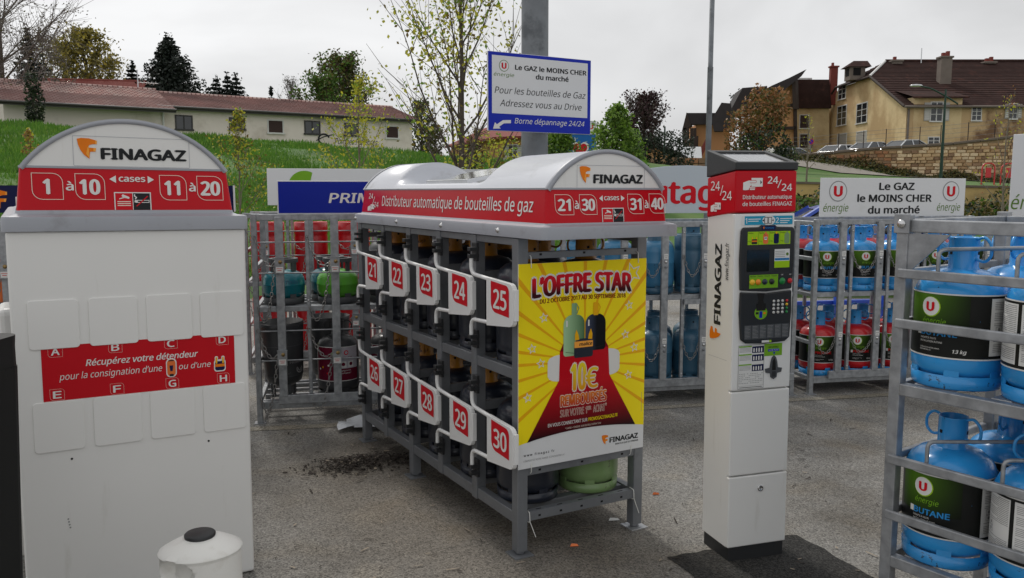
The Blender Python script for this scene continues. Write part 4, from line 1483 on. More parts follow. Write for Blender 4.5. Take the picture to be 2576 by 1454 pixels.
# round lamp globe and no-parking sign
p = at(1938, 383, 57)
t = thing('globe_lamp', 'white globe lamp on a short post', 'street lamp', (p.x, p.y, p.z - 2.0))
mb = MB()
mb.tube([(0, 0, 0), (0, 0, 1.8)], 0.05, 'lamp_green', 6)
mb.build('post', t)
mb = MB()
mb.lathe([(0.32 * math.sin(math.pi * k / 10), 2.0 - 0.32 * math.cos(math.pi * k / 10)) for k in range(11)], 'white_plastic', 16)
mb.build('globe', t)
p = at(2040, 356, 59)
t = thing('road_sign', 'small round blue and red parking sign by the farmhouse', 'sign', (p.x, p.y, p.z - 2.0))
mb = MB()
mb.tube([(0, 0.03, 0), (0, 0.03, 2.2)], 0.035, 'steel_grey', 6)
mb.build('post', t)
mb = MB()
f_ = plane((0, 0, 2.0))
mb.circ(0, 0, 0.20, f_, 'red_ink', 0.0, 10)
mb.circ(0, 0, 0.15, f_, 'blue_ink', 0.01, 10)
mb.line([(-0.11, 0.11), (0.11, -0.11)], 0.035, f_, 'red_ink', 0.02, closed=False)
mb.build('disc', t)
# red bicycle hoops near the wall
for k, (u0, u1) in enumerate(((2468, 2500), (2516, 2560))):
    a, b = at(u0, 470, 30), at(u1, 470, 30)
    t = thing('hoop_barrier', 'red metal hoop barrier on the path, %s one' % ('left' if k == 0 else 'right'), 'barrier', (a.x, a.y, ground_z(a.x, a.y)))
    w_ = (b - a).x
    mb = MB()
    mb.tube(smooth_path([(0, 0, -0.1), (0, 0, 0.75), (w_, 0, 0.75), (w_, 0, -0.1)], 0.25, 5), 0.025, 'bottle_red', 6)
    mb.build('hoop', t)
    mb = MB()
    mb.box((w_ * 0.3, -0.02, 0.25), (w_ * 0.7, 0.02, 0.6), 'bottle_red')
    mb.build('plate', t)
# billboard behind the bright green trees
a, b = at(1398, 336, 34), at(1500, 336, 34)
t = thing('billboard', 'blue welcome billboard with red heart half hidden by green trees', 'billboard', (a.x, a.y, a.z - 1.15))
wB = (b - a).x
mb = MB()
mb.box((0, 0, 0), (wB, 0.1, 1.12), 'board_blue')
mb.box((0, -0.02, 1.12), (wB, 0.12, 1.65), 'sign_white')
pn = mb.build('panel', t)
f_ = plane((0, 0, 0))
mb = MB()
mb.text('Bienvenue à', f_, 0.02, 0.80, 0.86, 0.13, 'white_ink', 0.01, bold=0.02)
for (k_, m_n, o_) in ((1.25, 'white_ink', 0.012), (1.0, 'heart_red', 0.02)):
    hp = []
    for i in range(24):
        th = 2 * math.pi * i / 24
        hx_ = 16 * math.sin(th) ** 3
        hy_ = 13 * math.cos(th) - 5 * math.cos(2 * th) - 2 * math.cos(3 * th) - math.cos(4 * th)
        hp.append((0.98 + hx_ * 0.018 * k_, 0.52 + hy_ * 0.02 * k_))
    mb.poly(hp[::-1], f_, m_n, o_)
u_logo(mb, f_, wB - 0.22, 1.42, 0.2, 0.03)
mb.build('print', pn)
mb = MB()
for x in (0.3, wB - 0.3):
    mb.box((x, 0.1, -3.0), (x + 0.12, 0.22, 1.2), 'zinc_pole')
mb.build('leg', t)
# blue trolley frame behind the right cage
p = at(2080, 770, 8.6)
t = thing('trolley', 'bright blue metal trolley frame behind the right cage', 'trolley', (p.x - 0.4, 8.6, 0), 0.2)
mb = MB()
for x in (0.0, 0.55, 1.1):
    mb.box((x, 0, 0.1), (x + 0.06, 0.06, 0.95), 'trolley_blue')
for z in (0.5, 0.86):
    mb.box((0.0, 0.062, z), (1.16, 0.11, z + 0.05), 'trolley_blue')
mb.build('frame', t, 0.006)
for x in (0.05, 1.05):
    mb = MB(Matrix.Translation((x, 0.03, 0.08)) @ Matrix.Rotation(math.pi / 2, 4, 'Y'))
    mb.lathe([(0.0, -0.02), (0.07, -0.02), (0.08, 0.0), (0.07, 0.02), (0.0, 0.02)], 'tyre', 14)
    mb.build('wheel', t)
# litter
mb = MB()
rl = random.Random(9)
pc = Vector((-0.93, 5.10, 0))
for k in range(900):
    a = rl.gauss(0, 0.17); b = rl.gauss(0, 0.09)
    x, y = pc.x + 0.9 * a - 0.35 * b, pc.y + 0.35 * a + 0.9 * b
    r = rl.uniform(0.005, 0.017)
    z = 0.006 + rl.random() * 0.03 * math.exp(-(a * a / 0.04 + b * b / 0.015))
    th = rl.uniform(0, 6.28)
    c, s = math.cos(th), math.sin(th)
    q = [(-r, -r * 0.35), (r, -r * 0.35), (r * 1.2, r * 0.3), (-r * 0.8, r * 0.4)]
    mb.add([(x + c * u_ - s * v_, y + s * u_ + c * v_, z + rl.uniform(-0.004, 0.008)) for u_, v_ in q], [(0, 1, 2, 3)], 'debris' if rl.random() < 0.95 else 'debris_pale')
for k in range(420):
    x, y = rl.uniform(-1.6, 3.2), rl.uniform(2.6, 6.2)
    r = rl.uniform(0.004, 0.014)
    th = rl.uniform(0, 6.28)
    c, s = math.cos(th), math.sin(th)
    l_ = r * rl.choice((1, 1, 2.5))
    q = [(-l_, -r * 0.3), (l_, -r * 0.3), (l_, r * 0.3), (-l_, r * 0.3)]
    mb.add([(x + c * u_ - s * v_, y + s * u_ + c * v_, 0.0065 + rl.uniform(0, 0.003)) for u_, v_ in q], [(0, 1, 2, 3)], 'debris' if rl.random() < 0.7 else 'debris_pale')
tag(mb.build('leaf_litter'), 'brown dead leaves and bark crumbs on the asphalt', 'leaf litter', None, 'stuff')
# crumpled paper under the cage
t = MB()
g = 9
P0 = Vector((-1.22, 5.72, 0.006))
vs, fs = [], []
for i in range(g):
    for j in range(g):
        x, y = i / (g - 1), j / (g - 1)
        zz = 0.015 + 0.03 * math.sin(x * 5 + y * 3) ** 2 + 0.16 * max(0, x - 0.45) ** 1.3 + rl.uniform(0, 0.012)
        vs.append((P0.x + x * 0.42 - y * 0.06 + rl.uniform(-0.008, 0.008), P0.y + x * 0.10 + y * 0.30 + rl.uniform(-0.008, 0.008) + 0.05 * x * x, zz))
for i in range(g - 1):
    for j in range(g - 1):
        if (i, j) in ((0, 0), (1, 0), (0, 7)): continue
        fs.append((i * g + j, (i + 1) * g + j, (i + 1) * g + j + 1, i * g + j + 1))
t.add(vs, fs, 'paper')
tag(t.build('paper_sheet'), 'crumpled torn pale sheet lying under the cage', 'paper')
# small orange scraps and a pebble
for k, (x, y, m_n, lab) in enumerate(((0.30, 3.86, 'bottle_orange', 'orange scrap on the asphalt under the poster'), (0.81, 4.55, 'bottle_orange', 'orange scrap on the asphalt right of the kiosk'), (0.53, 4.18, 'label_white', 'pale pebble under the kiosk rail'))):
    m_ = MB()
    r = 0.014 if k < 2 else 0.02
    m_.add([(x - r * 1.5, y - r * 0.5, 0.004), (x + r * 1.5, y - r * 0.2, 0.004), (x + r * 1.2, y + r * 0.6, 0.004), (x - r * 1.1, y + r * 0.5, 0.004), (x - r, y, 0.016), (x + r, y + r * 0.2, 0.013)], [(0, 1, 5, 4), (1, 2, 5), (2, 3, 4, 5), (3, 0, 4)], m_n)
    tag(m_.build('scrap' if k < 2 else 'pebble'), lab, 'scrap' if k < 2 else 'pebble')
# ------------------------------------------------------------------ kiosk roof (moulded plastic)
def loft(mb, loops, mname, close_bottom=False, close_top=False, smooth=False):
    n = len(loops[0])
    vs = [p for lp in loops for p in lp]
    fs = []
    for i in range(len(loops) - 1):
        for k in range(n):
            k2 = (k + 1) % n
            fs.append((i * n + k, i * n + k2, (i + 1) * n + k2, (i + 1) * n + k))
    mb.add(vs, fs, mname, smooth)
    if close_bottom:
        mb.add(loops[0], [tuple(range(n))[::-1]], mname)
    if close_top:
        mb.add(loops[-1], [tuple(range(n))], mname)

def kiosk_roof(root, W, v0, v1, o, z1, zl, z2, z3, z4, i2, i3, humps):
    def loop(i, z, r=0.028):
        return [(x, y, z) for x, y in rrect(-o + i, v0 + i, W + o - i, v1 - i, r, 4)]
    mb = MB()
    loft(mb, [loop(0.012, z1 + 0.004), loop(0.0, z1), loop(0.0, zl - 0.012), loop(0.003, zl - 0.003), loop(0.012, zl), loop(i2 - 0.02, zl + 0.002), loop(i2 - 0.006, zl + (z2 - zl) * 0.45), loop(i2 - 0.002, z2 + 0.001)], 'grey_plastic', close_bottom=True, smooth=True)
    lip = mb.build('roof_lip', root, sharp=32)
    mb = MB()
    loft(mb, [loop(i2, z2, 0.02), loop(i3, z3, 0.02)], 'red_print', smooth=True)
    band = mb.build('red_band', root)
    # vaults
    a, h = (W + 2 * o) / 2 - i3, z4 - z3
    uc = W / 2
    Rr = (a * a + h * h) / (2 * h)
    half = math.asin(a / Rr)
    NA = 26
    def arch(off=0.0, zmin=None):
        out = []
        for k in range(NA + 1):
            t = -half + 2 * half * k / NA
            x, z = uc + (Rr - off) * math.sin(t), z4 - Rr + (Rr - off) * math.cos(t)
            out.append((x, z if zmin is None else min(z, zmin)))
        return out
    ya, yb = v0 + i3, v1 - i3
    mb = MB()
    zd = z3 + 0.034
    segs = humps
    ys = []                                   # (y, flat)
    y1a, y1b, y2a, y2b = segs
    sections = [(ya, 1.0), (y1a, 1.0)]
    steps = 6
    for k in range(1, steps + 1):
        sections.append((y1a + (y1b - y1a) * k / steps, 1 - (k / steps) ** 0.7))
    for k in range(0, steps + 1):
        sections.append((y2a + (y2b - y2a) * k / steps, 1 - ((steps - k) / steps) ** 0.7))
    sections.append((yb, 1.0))
    vs, fs = [], []
    A = arch()
    for y, t in sections:
        for x, z in A:
            zz = zd + (z - zd) * t if z > zd else z
            vs.append((x, y, zz))
    n = NA + 1
    for i in range(len(sections) - 1):
        for k in range(NA):
            fs.append((i * n + k, i * n + k + 1, (i + 1) * n + k + 1, (i + 1) * n + k))
    mb.add(vs, [f[::-1] for f in fs], 'roof_plastic', True)
    vault = mb.build('roof_vault', root)
    # rim and white end boards
    for (y, s) in ((ya, -1), (yb, 1)):
        mb = MB()
        fr = plane((0, y, 0), (1, 0, 0), (0, 0, 1), (0, s, 0))
        out, inn = arch(-0.004), arch(0.015)
        vs = [fr(x, z, 0.006) for x, z in out] + [fr(x, z, 0.006) for x, z in inn] + [fr(x, z, -0.02) for x, z in out] + [fr(x, z, -0.01) for x, z in inn]
        N = NA + 1
        fs = []
        for k in range(NA):
            fs += [(k, k + 1, N + k + 1, N + k), (2 * N + k, 2 * N + k + 1, k + 1, k), (N + k, N + k + 1, 3 * N + k + 1, 3 * N + k)]
        mb.add(vs, fs if s > 0 else [f[::-1] for f in fs], 'grey_plastic', True)
        mb.build('roof_rim', root)
        mb = MB()
        pts = arch(0.010)
        mb.poly([(x, z) for x, z in pts][::-1] if s < 0 else pts, fr, 'white_paint', 0.0)
        mb.build('end_board', root)
    # grey trim line between band and vault along the sides
    mb = MB()
    loft(mb, [loop(i3 - 0.003, z3 - 0.001, 0.02), loop(i3 - 0.003, z3 + 0.007, 0.02), loop(i3 + 0.006, z3 + 0.010, 0.02)], 'grey_plastic')
    mb.build('roof_trim', root)
    return zd

def kiosk_end_print(root, vb, z2, z3, vt, d):
    """lettering on the end of the roof; d holds the surveyed boxes"""
    s = (vt - vb) / (z3 - z2)
    fr = lambda x, y, off=0.0: Vector((x, vb + (y - z2) * s - off, y))
    mb = MB()
    o = 0.0022
    for (x0, y0, x1, y1, num, tx0, tx1) in d['boxes']:
        mb.line(leaf_box(x0, y0, x1, y1, 0.035), 0.0022, fr, 'cream_ink', o)
        h = (y1 - y0) * 0.60
        mb.text(num, fr, tx0, tx1, y0 + (y1 - y0) * 0.19, h, 'white_ink', o, bold=0.045)
    for (x0, x1, y) in d['a']:
        mb.text('à', fr, x0, x1, y, 0.034, 'white_ink', o, bold=0.03)
    x0, x1, y, h = d['cases']
    mb.text('cases', fr, x0, x1, y, h * 1.35, 'white_ink', o, bold=0.03)
    for (xa, xb) in d['arrows']:
        yc, hh = y + h * 0.5, h * 0.78
        p = [(xa, yc), (xb, yc - hh), (xb, yc + hh)]
        mb.poly(p if xb > xa else p[::-1], fr, 'white_ink', o)
    case_sign(mb, fr, *d['sign'], o)
    mb.build('print', root)
    mb = MB()
    fw = plane((0, vt, 0))
    x0, y0, x1, y1 = d['sticker']
    mb.line(rrect(x0, y0, x1, y1, 0.004), 0.0015, fw, 'grey_plastic', 0.002)
    f_logo(mb, fw, *d['F'], 0.0022)
    x0, x1, y, h = d['fin']
    mb.text('FINAGAZ', fw, x0, x1, y, h, 'black_ink', 0.0022, bold=0.06)
    mb.build('logo', root)

# ------------------------------------------------------------------ open kiosk with the numbered cases
KX, KY, KA = 0.0258, 3.7367, 0.5133
W, L = 0.7274, 2.192
kiosk = thing('bottle_kiosk', 'open grey metal gas kiosk with numbered doors 21 to 30 and domed white roof', 'kiosk', (KX, KY, 0), KA)
PITCH_V = 0.4185
PW = 0.055
lows = [0.02, 0.145, 0.15, 0.02, 0.142, 0.02]
for side in (0, 1):
    for i in range(6):
        mb = MB()
        x0 = 0.0 if side == 0 else W - PW
        y0 = i * PITCH_V
        mb.box((x0, y0, lows[i]), (x0 + PW, y0 + PW, 1.488), 'steel_grey')
        p = mb.build('post', kiosk, 0.004)
        if lows[i] < 0.1:
            mb = MB()
            cx, cy = x0 + PW / 2, y0 + PW / 2
            mb.lathe([(0.0, 0.034), (0.011, 0.034), (0.011, 0.02), (0.022, 0.02), (0.022, 0.010), (0.012, 0.008)], 'steel_grey', 10, (cx, cy))
            mb.box((cx - 0.05, cy - 0.05, 0.0), (cx + 0.05, cy + 0.05, 0.007), 'aluminium' if side else 'steel_grey')
            mb.build('foot', p, 0.001)
for side in (0, 1):
    x0 = 0.006 if side == 0 else W - 0.046
    for (za, zb) in ((0.150, 0.205), (0.838, 0.888), (1.455, 1.489)):
        for i in range(5):
            mb = MB()
            mb.box((x0, i * PITCH_V + PW, za), (x0 + 0.04, (i + 1) * PITCH_V, zb), 'steel_grey')
            mb.build('side_rail', kiosk, 0.003)
for (za, zb) in ((0.163, 0.208), (0.838, 0.884), (1.395, 1.425), (0.385, 0.425)):
    for yy in (0.004, 5 * PITCH_V + 0.012):
        mb = MB()
        mb.box((PW, yy, za), (W - PW, yy + 0.035, zb), 'steel_grey')
        if yy < 0.1:
            n = 5 if za < 0.2 else 3
            for k in range(n):
                x = PW + 0.07 + k * (W - 2 * PW - 0.14) / (n - 1)
                mb.box((x - 0.010, yy - 0.0006, za + 0.014), (x + 0.004, yy + 0.001, za + 0.024), 'hole_black')
                mb.box((x - 0.014, yy + 0.012, zb - 0.001), (x + 0.014, yy + 0.020, zb + 0.0006), 'hole_black')
        mb.build('end_rail', kiosk, 0.002)
# shelf bearers and divider bars between the bays
for z in (0.168, 0.842):
    for i in range(5):
        for k, t in enumerate((0.27, 0.62)):
            mb = MB()
            y = i * PITCH_V + PITCH_V * t
            mb.box((0.046, y, z), (W - 0.046, y + 0.05, z + 0.03), 'steel_grey')
            mb.build('shelf_bearer', kiosk, 0.002)
for z in (0.60, 1.26):
    for i in range(6):
        mb = MB()
        y = i * PITCH_V + 0.012
        mb.box((PW, y, z), (W - PW, y + 0.03, z + 0.045), 'steel_grey')
        for x in (0.2, 0.5):
            mb.box((x, y - 0.0008, z + 0.017), (x + 0.02, y + 0.001, z + 0.029), 'hole_black')
        mb.build('divider_bar', kiosk, 0.002)
KZD = kiosk_roof(kiosk, W, -0.2274, L + 0.0165, 0.0086, 1.4923, 1.550, 1.5602, 1.7066, 1.8797, 0.040, 0.0554, (0.46, 0.53, 1.58, 1.66))
for v in (2.165, 1.43, 0.80, 0.17):
    mb = MB(Matrix.Translation((-0.0086, v, 1.519)) @ Matrix.Rotation(-math.pi / 2, 4, 'Y'))
    mb.lathe([(0.012, -0.001), (0.012, 0.002), (0.008, 0.003), (0.008, 0.009), (0.005, 0.010), (0.0, 0.008)], 'bolt_steel', 12)
    mb.build('bolt', kiosk)
# solar panel on the deck
mb = MB(Matrix.Translation((W / 2 - 0.01, 1.05, KZD + 0.050)) @ Matrix.Rotation(rad(-10), 4, 'Y'))
mb.box((-0.22, -0.27, -0.012), (0.22, 0.27, 0.008), 'aluminium')
mb.box((-0.205, -0.255, 0.008), (0.205, 0.255, 0.0096), 'solar_glass')
sp_ = mb.build('solar_panel', kiosk, 0.002)
mb = MB()
for y in (0.86, 1.22):
    mb = MB()
    mb.box((W / 2 + 0.13, y, KZD - 0.002), (W / 2 + 0.155, y + 0.02, KZD + 0.062), 'aluminium')
    mb.build('bracket', kiosk)
kiosk_end_print(kiosk, -0.2274 + 0.040, 1.5602, 1.7066, -0.2274 + 0.0554, dict(
    boxes=[(0.081, 1.597, 0.176, 1.684, '21', 0.094, 0.162), (0.208, 1.597, 0.299, 1.684, '30', 0.218, 0.290), (0.470, 1.597, 0.560, 1.686, '31', 0.482, 0.548), (0.593, 1.598, 0.686, 1.687, '40', 0.602, 0.676)],
    a=[(0.181, 0.204, 1.622), (0.564, 0.588, 1.622)], cases=(0.340, 0.423, 1.659, 0.017), arrows=[(0.313, 0.333), (0.454, 0.433)],
    sign=(0.325, 1.5625, 0.445, 1.625), sticker=(0.198, 1.711, 0.568, 1.812), F=(0.211, 1.735, 0.057, 0.073), fin=(0.284, 0.559, 1.733, 0.040)))
# side lettering
sl = (0.0554 - 0.040) / (1.7066 - 1.5602)
frL = lambda x, y, off=0.0: Vector((-0.0086 + 0.040 + (y - 1.5602) * sl - off, -x, y))
mb = MB()
mb.text('Distributeur automatique de bouteilles de gaz', frL, -1.786, 0.071, 1.607, 0.062, 'white_ink', 0.0022, bold=0.012)
mb.text('24', frL, -2.035, -1.955, 1.650, 0.034, 'white_ink', 0.0022, bold=0.02)
mb.text('24', frL, -1.925, -1.845, 1.596, 0.034, 'white_ink', 0.0022, bold=0.02)
mb.line([(-1.965, 1.60), (-1.925, 1.665)], 0.007, frL, 'white_ink', 0.0022, closed=False)
hand_card(mb, frL, -2.04, 1.572, 0.12, 0.042, 0.0022)
mb.build('side_print', kiosk)

# case doors
def case_door(i, row, num):
    dz = -0.658 * row
    v0 = i * PITCH_V
    X = -0.036
    mb = MB()
    bar_ = [(X, v0 + 0.392, 1.395 + dz), (X, v0 + 0.392, 1.302 + dz), (X, v0 + 0.10, 1.284 + dz), (X, v0 + 0.10, 1.090 + dz), (X, v0 + 0.395, 1.078 + dz), (X, v0 + 0.395, 0.985 + dz)]
    mb.tube(smooth_path(bar_, 0.045), 0.0100, 'white_tube', 10)
    d = mb.build('case_door', kiosk)
    fr = plane((X, 0, 0), (0, -1, 0), (0, 0, 1), (-1, 0, 0))
    mb = MB()
    xa, xb = -(v0 + 0.213), -(v0 - 0.040)
    out = [(x_, z_ + dz) for x_, z_ in ((xa, 1.072), (xb - 0.030, 1.094), (xb - 0.014, 1.099), (xb - 0.004, 1.109), (xb, 1.122), (xb, 1.258), (xb - 0.004, 1.272), (xb - 0.014, 1.283), (xb - 0.030, 1.289), (xa, 1.299))]
    mb.prism(out, -0.011, 0.012, fr, 'white_tube')
    mb.prism([(xb, 1.125 + dz), (xb + 0.012, 1.125 + dz), (xb + 0.012, 1.265 + dz), (xb, 1.265 + dz)], -0.012, 0.008, fr, 'white_tube')
    ra, rb = -(v0 + 0.166), -(v0 - 0.006)
    mb.poly([(x_, z_ - 0.06 * (x_ - ra)) for x_, z_ in rrect(ra, 1.146 + dz, rb, 1.287 + dz, (0.045, 0, 0.03, 0))], fr, 'red_ink', 0.0132)
    mb.text(num, fr, ra + 0.024, rb - 0.020, 1.163 + dz, 0.090, 'white_ink', 0.0142, bold=0.03)
    mb.build('number_plate', d, 0.0008, seg=1)
    for z in (1.405, 0.975):
        mb = MB()
        mb.box((X - 0.014, v0 + 0.378, z + dz - 0.028), (X + 0.036, v0 + 0.408, z + dz - 0.010), 'black_plastic')
        mb.box((X - 0.014, v0 + 0.378, z + dz + 0.006), (X + 0.036, v0 + 0.408, z + dz + 0.024), 'black_plastic')
        mb.box((X + 0.022, v0 + 0.380, z + dz - 0.045), (X + 0.0358, v0 + 0.432, z + dz + 0.045), 'black_plastic')
        mb.build('hinge', d, 0.001, seg=1)
for row in (0, 1):
    for i in range(5):
        case_door(i, row, str((25 if row == 0 else 30) - i))

# ------------------------------------------------------------------ closed kiosk end with the regulator flaps
LW = 0.8826
LD = 2.19
kiosk2 = thing('bottle_kiosk', 'white closed end of gas kiosk with blank flaps and red regulator label', 'kiosk', (-1.9187, 3.1478, 0), 0.5278, ry=0.0086)
kiosk_roof(kiosk2, LW, -0.0134, LD + 0.02, 0.0134, 1.547, 1.606, 1.626, 1.791, 1.987, 0.0532, 0.0707, (0.55, 0.77, 1.45, 1.65))
mb = MB()
mb.box((0, 0, 0.012), (LW, 0.22, 1.548), 'white_paint')
mb.build('cabinet', kiosk2, 0.012, seg=3)
frE = plane((0, 0, 0))
for (x0, x1) in ((0.056, 0.232), (0.267, 0.445), (0.478, 0.654), (0.687, 0.864)):
    for (y0, y1) in ((1.089, 1.281), (0.678, 0.879)):
        mb = MB()
        mb.prism(rrect(x0, y0, x1, y1, 0.014, 4), 0.0, 0.0055, frE, 'white_paint')
        mb.build('flap', kiosk2, 0.002, seg=2)
mb = MB()
o = 0.0024
mb.poly([(0.095, 0.881), (0.8225, 0.881), (0.8225, 1.100), (0.095, 1.100)], frE, 'red_print', 0.0016)
for k, (ch, x0, y0) in enumerate((('A', 0.119, 1.056), ('B', 0.332, 1.055), ('C', 0.542, 1.053), ('D', 0.748, 1.052), ('E', 0.118, 0.884), ('F', 0.332, 0.884), ('G', 0.542, 0.884), ('H', 0.748, 0.884))):
    mb.line(leaf_box(x0, y0, x0 + 0.05, y0 + 0.044, 0.012), 0.0007, frE, 'cream_ink', o)
    mb.text(ch, frE, x0 + 0.010, x0 + 0.040, y0 + 0.007, 0.029, 'white_ink', o, bold=0.03)
mb.text('Récupérez votre détendeur', frE, 0.248, 0.673, 1.010, 0.026, 'white_ink', o, bold=0.02, shear=0.22)
mb.text('pour la consignation d’une', frE, 0.153, 0.530, 0.962, 0.026, 'white_ink', o, shear=0.22)
mb.text('ou d’une', frE, 0.595, 0.723, 0.962, 0.024, 'white_ink', o, shear=0.22)
mb.poly(rrect(0.545, 0.932, 0.586, 1.012, 0.018), frE, 'white_ink', o)
mb.poly(rrect(0.549, 0.936, 0.582, 1.008, 0.016), frE, 'bottle_orange', o + 0.0006)
mb.poly(rrect(0.557, 0.936, 0.574, 0.946, 0.004), frE, 'black_ink', o + 0.0012)
mb.poly([(0.558, 0.982), (0.573, 0.982), (0.570, 0.958), (0.561, 0.958)][::-1], frE, 'navy_ink', o + 0.0012)
mb.poly(rrect(0.555, 1.000, 0.576, 1.005, 0.002), frE, 'black_ink', o + 0.0012)
mb.poly(rrect(0.736, 0.937, 0.784, 0.990, 0.012), frE, 'white_ink', o)
for sx in (0.740, 0.767):
    mb.poly(rrect(sx, 0.975, sx + 0.013, 1.004, 0.005), frE, 'white_ink', o)
    mb.poly(rrect(sx + 0.003, 0.972, sx + 0.010, 1.000, 0.003), frE, 'ray_ink', o + 0.0008)
mb.poly(rrect(0.740, 0.942, 0.780, 0.982, 0.010), frE, 'navy_ink', o + 0.0006)
mb.poly([(0.740, 0.958), (0.780, 0.958), (0.780, 0.970), (0.740, 0.970)], frE, 'orange_ink', o + 0.0012)
mb.build('regulator_label', kiosk2)
mb = MB()
for (x, z, r) in ((0.182, 0.640, 0.0045), (0.704, 0.638, 0.0045)):
    mb.circ(x, z, r, frE, 'hole_black', 0.0016, 8)
for k in range(4):
    mb.circ(0.158 + k * 0.002, 0.395 - k * 0.012, 0.0035, frE, 'grey_ink', 0.0016, 5)
mb.build('screw_hole', kiosk2)
kiosk_end_print(kiosk2, -0.0134 + 0.0532, 1.626, 1.791, -0.0134 + 0.0707, dict(
    boxes=[(0.097, 1.669, 0.202, 1.770, '1', 0.133, 0.158), (0.246, 1.669, 0.350, 1.770, '10', 0.259, 0.334), (0.555, 1.668, 0.658, 1.769, '11', 0.572, 0.634), (0.701, 1.668, 0.804, 1.768, '20', 0.714, 0.794)],
    a=[(0.212, 0.240, 1.704), (0.668, 0.695, 1.704)], cases=(0.402, 0.501, 1.741, 0.019), arrows=[(0.368, 0.392), (0.534, 0.510)],
    sign=(0.382, 1.628, 0.519, 1.699), sticker=(0.244, 1.801, 0.675, 1.918), F=(0.259, 1.829, 0.071, 0.081), fin=(0.341, 0.664, 1.828, 0.046)))
for side in (0, 1):
    for y in (0.24, 0.86, 1.48, LD - 0.055):
        mb = MB()
        x0 = 0.05 if side == 0 else LW - 0.05 - PW
        mb.box((x0, y, 0.0), (x0 + PW, y + PW, 1.549), 'steel_grey')
        mb.build('post', kiosk2, 0.004)
    for (za, zb) in ((0.15, 0.205), (0.838, 0.888)):
        mb = MB()
        x0 = 0.057 if side == 0 else LW - 0.097
        mb.box((x0, 0.295, za), (x0 + 0.04, LD - 0.055, zb), 'steel_grey')
        mb.build('side_rail', kiosk2, 0.003)

# ------------------------------------------------------------------ poster tied to the kiosk
poster = thing('advertising_poster', 'yellow starburst poster about ten euros refunded, tied to the kiosk end', 'poster', (KX, KY, 0), KA)
frP = plane((0, -0.012, 0))
def clip_rect(poly, x0, y0, x1, y1):
    def clip(ps, inside, inter):
        out = []
        for i in range(len(ps)):
            a, b = ps[i - 1], ps[i]
            ia, ib = inside(a), inside(b)
            if ib:
                if not ia: out.append(inter(a, b))
                out.append(b)
            elif ia:
                out.append(inter(a, b))
        return out
    def ix(x): return lambda a, b: (x, a[1] + (b[1] - a[1]) * (x - a[0]) / (b[0] - a[0]))
    def iy(y): return lambda a, b: (a[0] + (b[0] - a[0]) * (y - a[1]) / (b[1] - a[1]), y)
    for ins, it in ((lambda p: p[0] >= x0, ix(x0)), (lambda p: p[0] <= x1, ix(x1)), (lambda p: p[1] >= y0, iy(y0)), (lambda p: p[1] <= y1, iy(y1))):
        if poly:
            poly = clip(poly, ins, it)
    return poly
PX0, PX1, PZ0, PZ1 = -0.004, 0.717, 0.426, 1.375
mb = MB()
mb.prism([(PX0, PZ0), (PX1, PZ0), (PX1, PZ1), (PX0, PZ1)], -0.004, 0.0, frP, 'sign_white')
sheet = mb.build('sheet', poster)
grad_mat('carpet_ink', srgb(34, 6, 14), srgb(196, 12, 28), 0.56, 0.80)
grad_mat('offer_ink', srgb(60, 6, 16), srgb(214, 14, 36), 1.235, 1.29)
grad_mat('euro_ink', srgb(226, 150, 20), srgb(236, 214, 40), 0.76, 0.88)
grad_mat('rembours_ink', srgb(190, 40, 30), srgb(226, 130, 40), 0.69, 0.75)
mb = MB()
arc = [(PX0 + (PX1 - PX0) * k / 16, 0.541 + 0.034 * (1 - (2 * k / 16 - 1) ** 2)) for k in range(17)]
mb.poly(arc + [(PX1, PZ1), (PX0, PZ1)], frP, 'yellow_ink', 0.0006)
CXP, CZP = 0.357, 0.90
for ang in (3, 12, 23.5, 35.5, 48, 62, 76, 90, 104, 118, 132, 144.5, 156.5, 168, 177.5, 189, 201, 214, 229, 311, 326, 339, 351.5):
    a = rad(ang)
    hw = rad(1.15)
    tri = [(CXP, CZP), (CXP + 2 * math.cos(a - hw), CZP + 2 * math.sin(a - hw)), (CXP + 2 * math.cos(a + hw), CZP + 2 * math.sin(a + hw))]
    q = clip_rect(tri, PX0, 0.576, PX1, PZ1)
    if len(q) > 2:
        mb.poly(q, frP, 'ray_ink', 0.0011)
def star(cx, cz, r, w=0.0035, tilt=0.15):
    pts = []
    for k in range(10):
        a = math.pi / 2 + tilt + k * math.pi / 5
        rr = r if k % 2 == 0 else r * 0.45
        pts.append((cx + rr * math.cos(a), cz + rr * math.sin(a)))
    mb.line(pts, w, frP, 'white_ink', 0.0016)
for (cx, cz) in ((0.130, 1.124), (0.615, 1.150), (0.068, 0.985), (0.595, 1.008), (0.650, 0.940), (0.115, 0.912), (0.617, 0.806), (0.045, 0.760)):
    star(cx, cz, 0.021)
star(0.632, 1.305, 0.05, 0.005, 0.35)
# pedestal
def half_band(x0, x1, z0, z1, sgn):
    n, top, bot = 8, [], []
    for k in range(n + 1):
        t = k / n
        x = x0 + (x1 - x0) * t
        d = math.sqrt(max(0, 1 - (t if sgn > 0 else 1 - t) ** 2))
        top.append((x, z1 - 0.028 * (1 - d) - 0.002))
        bot.append((x, z0 + 0.028 * (1 - d)))
    return bot + top[::-1]
mb.poly(half_band(0.152, 0.218, 0.818, 0.945, -1), frP, 'white_ink', 0.0016)
mb.poly(half_band(0.494, 0.562, 0.818, 0.950, 1), frP, 'white_ink', 0.0016)
mb.poly([(0.214, 0.822), (0.502, 0.822), (0.494, 0.958), (0.470, 1.0), (0.240, 1.0), (0.218, 0.958)], frP, 'red_print', 0.0021)
mb.poly([(0.218, 0.958), (0.494, 0.958), (0.470, 1.0), (0.240, 1.0)], frP, 'dark_red', 0.0026)
low = [(x, z) for x, z in arc if 0.043 < x < 0.664]
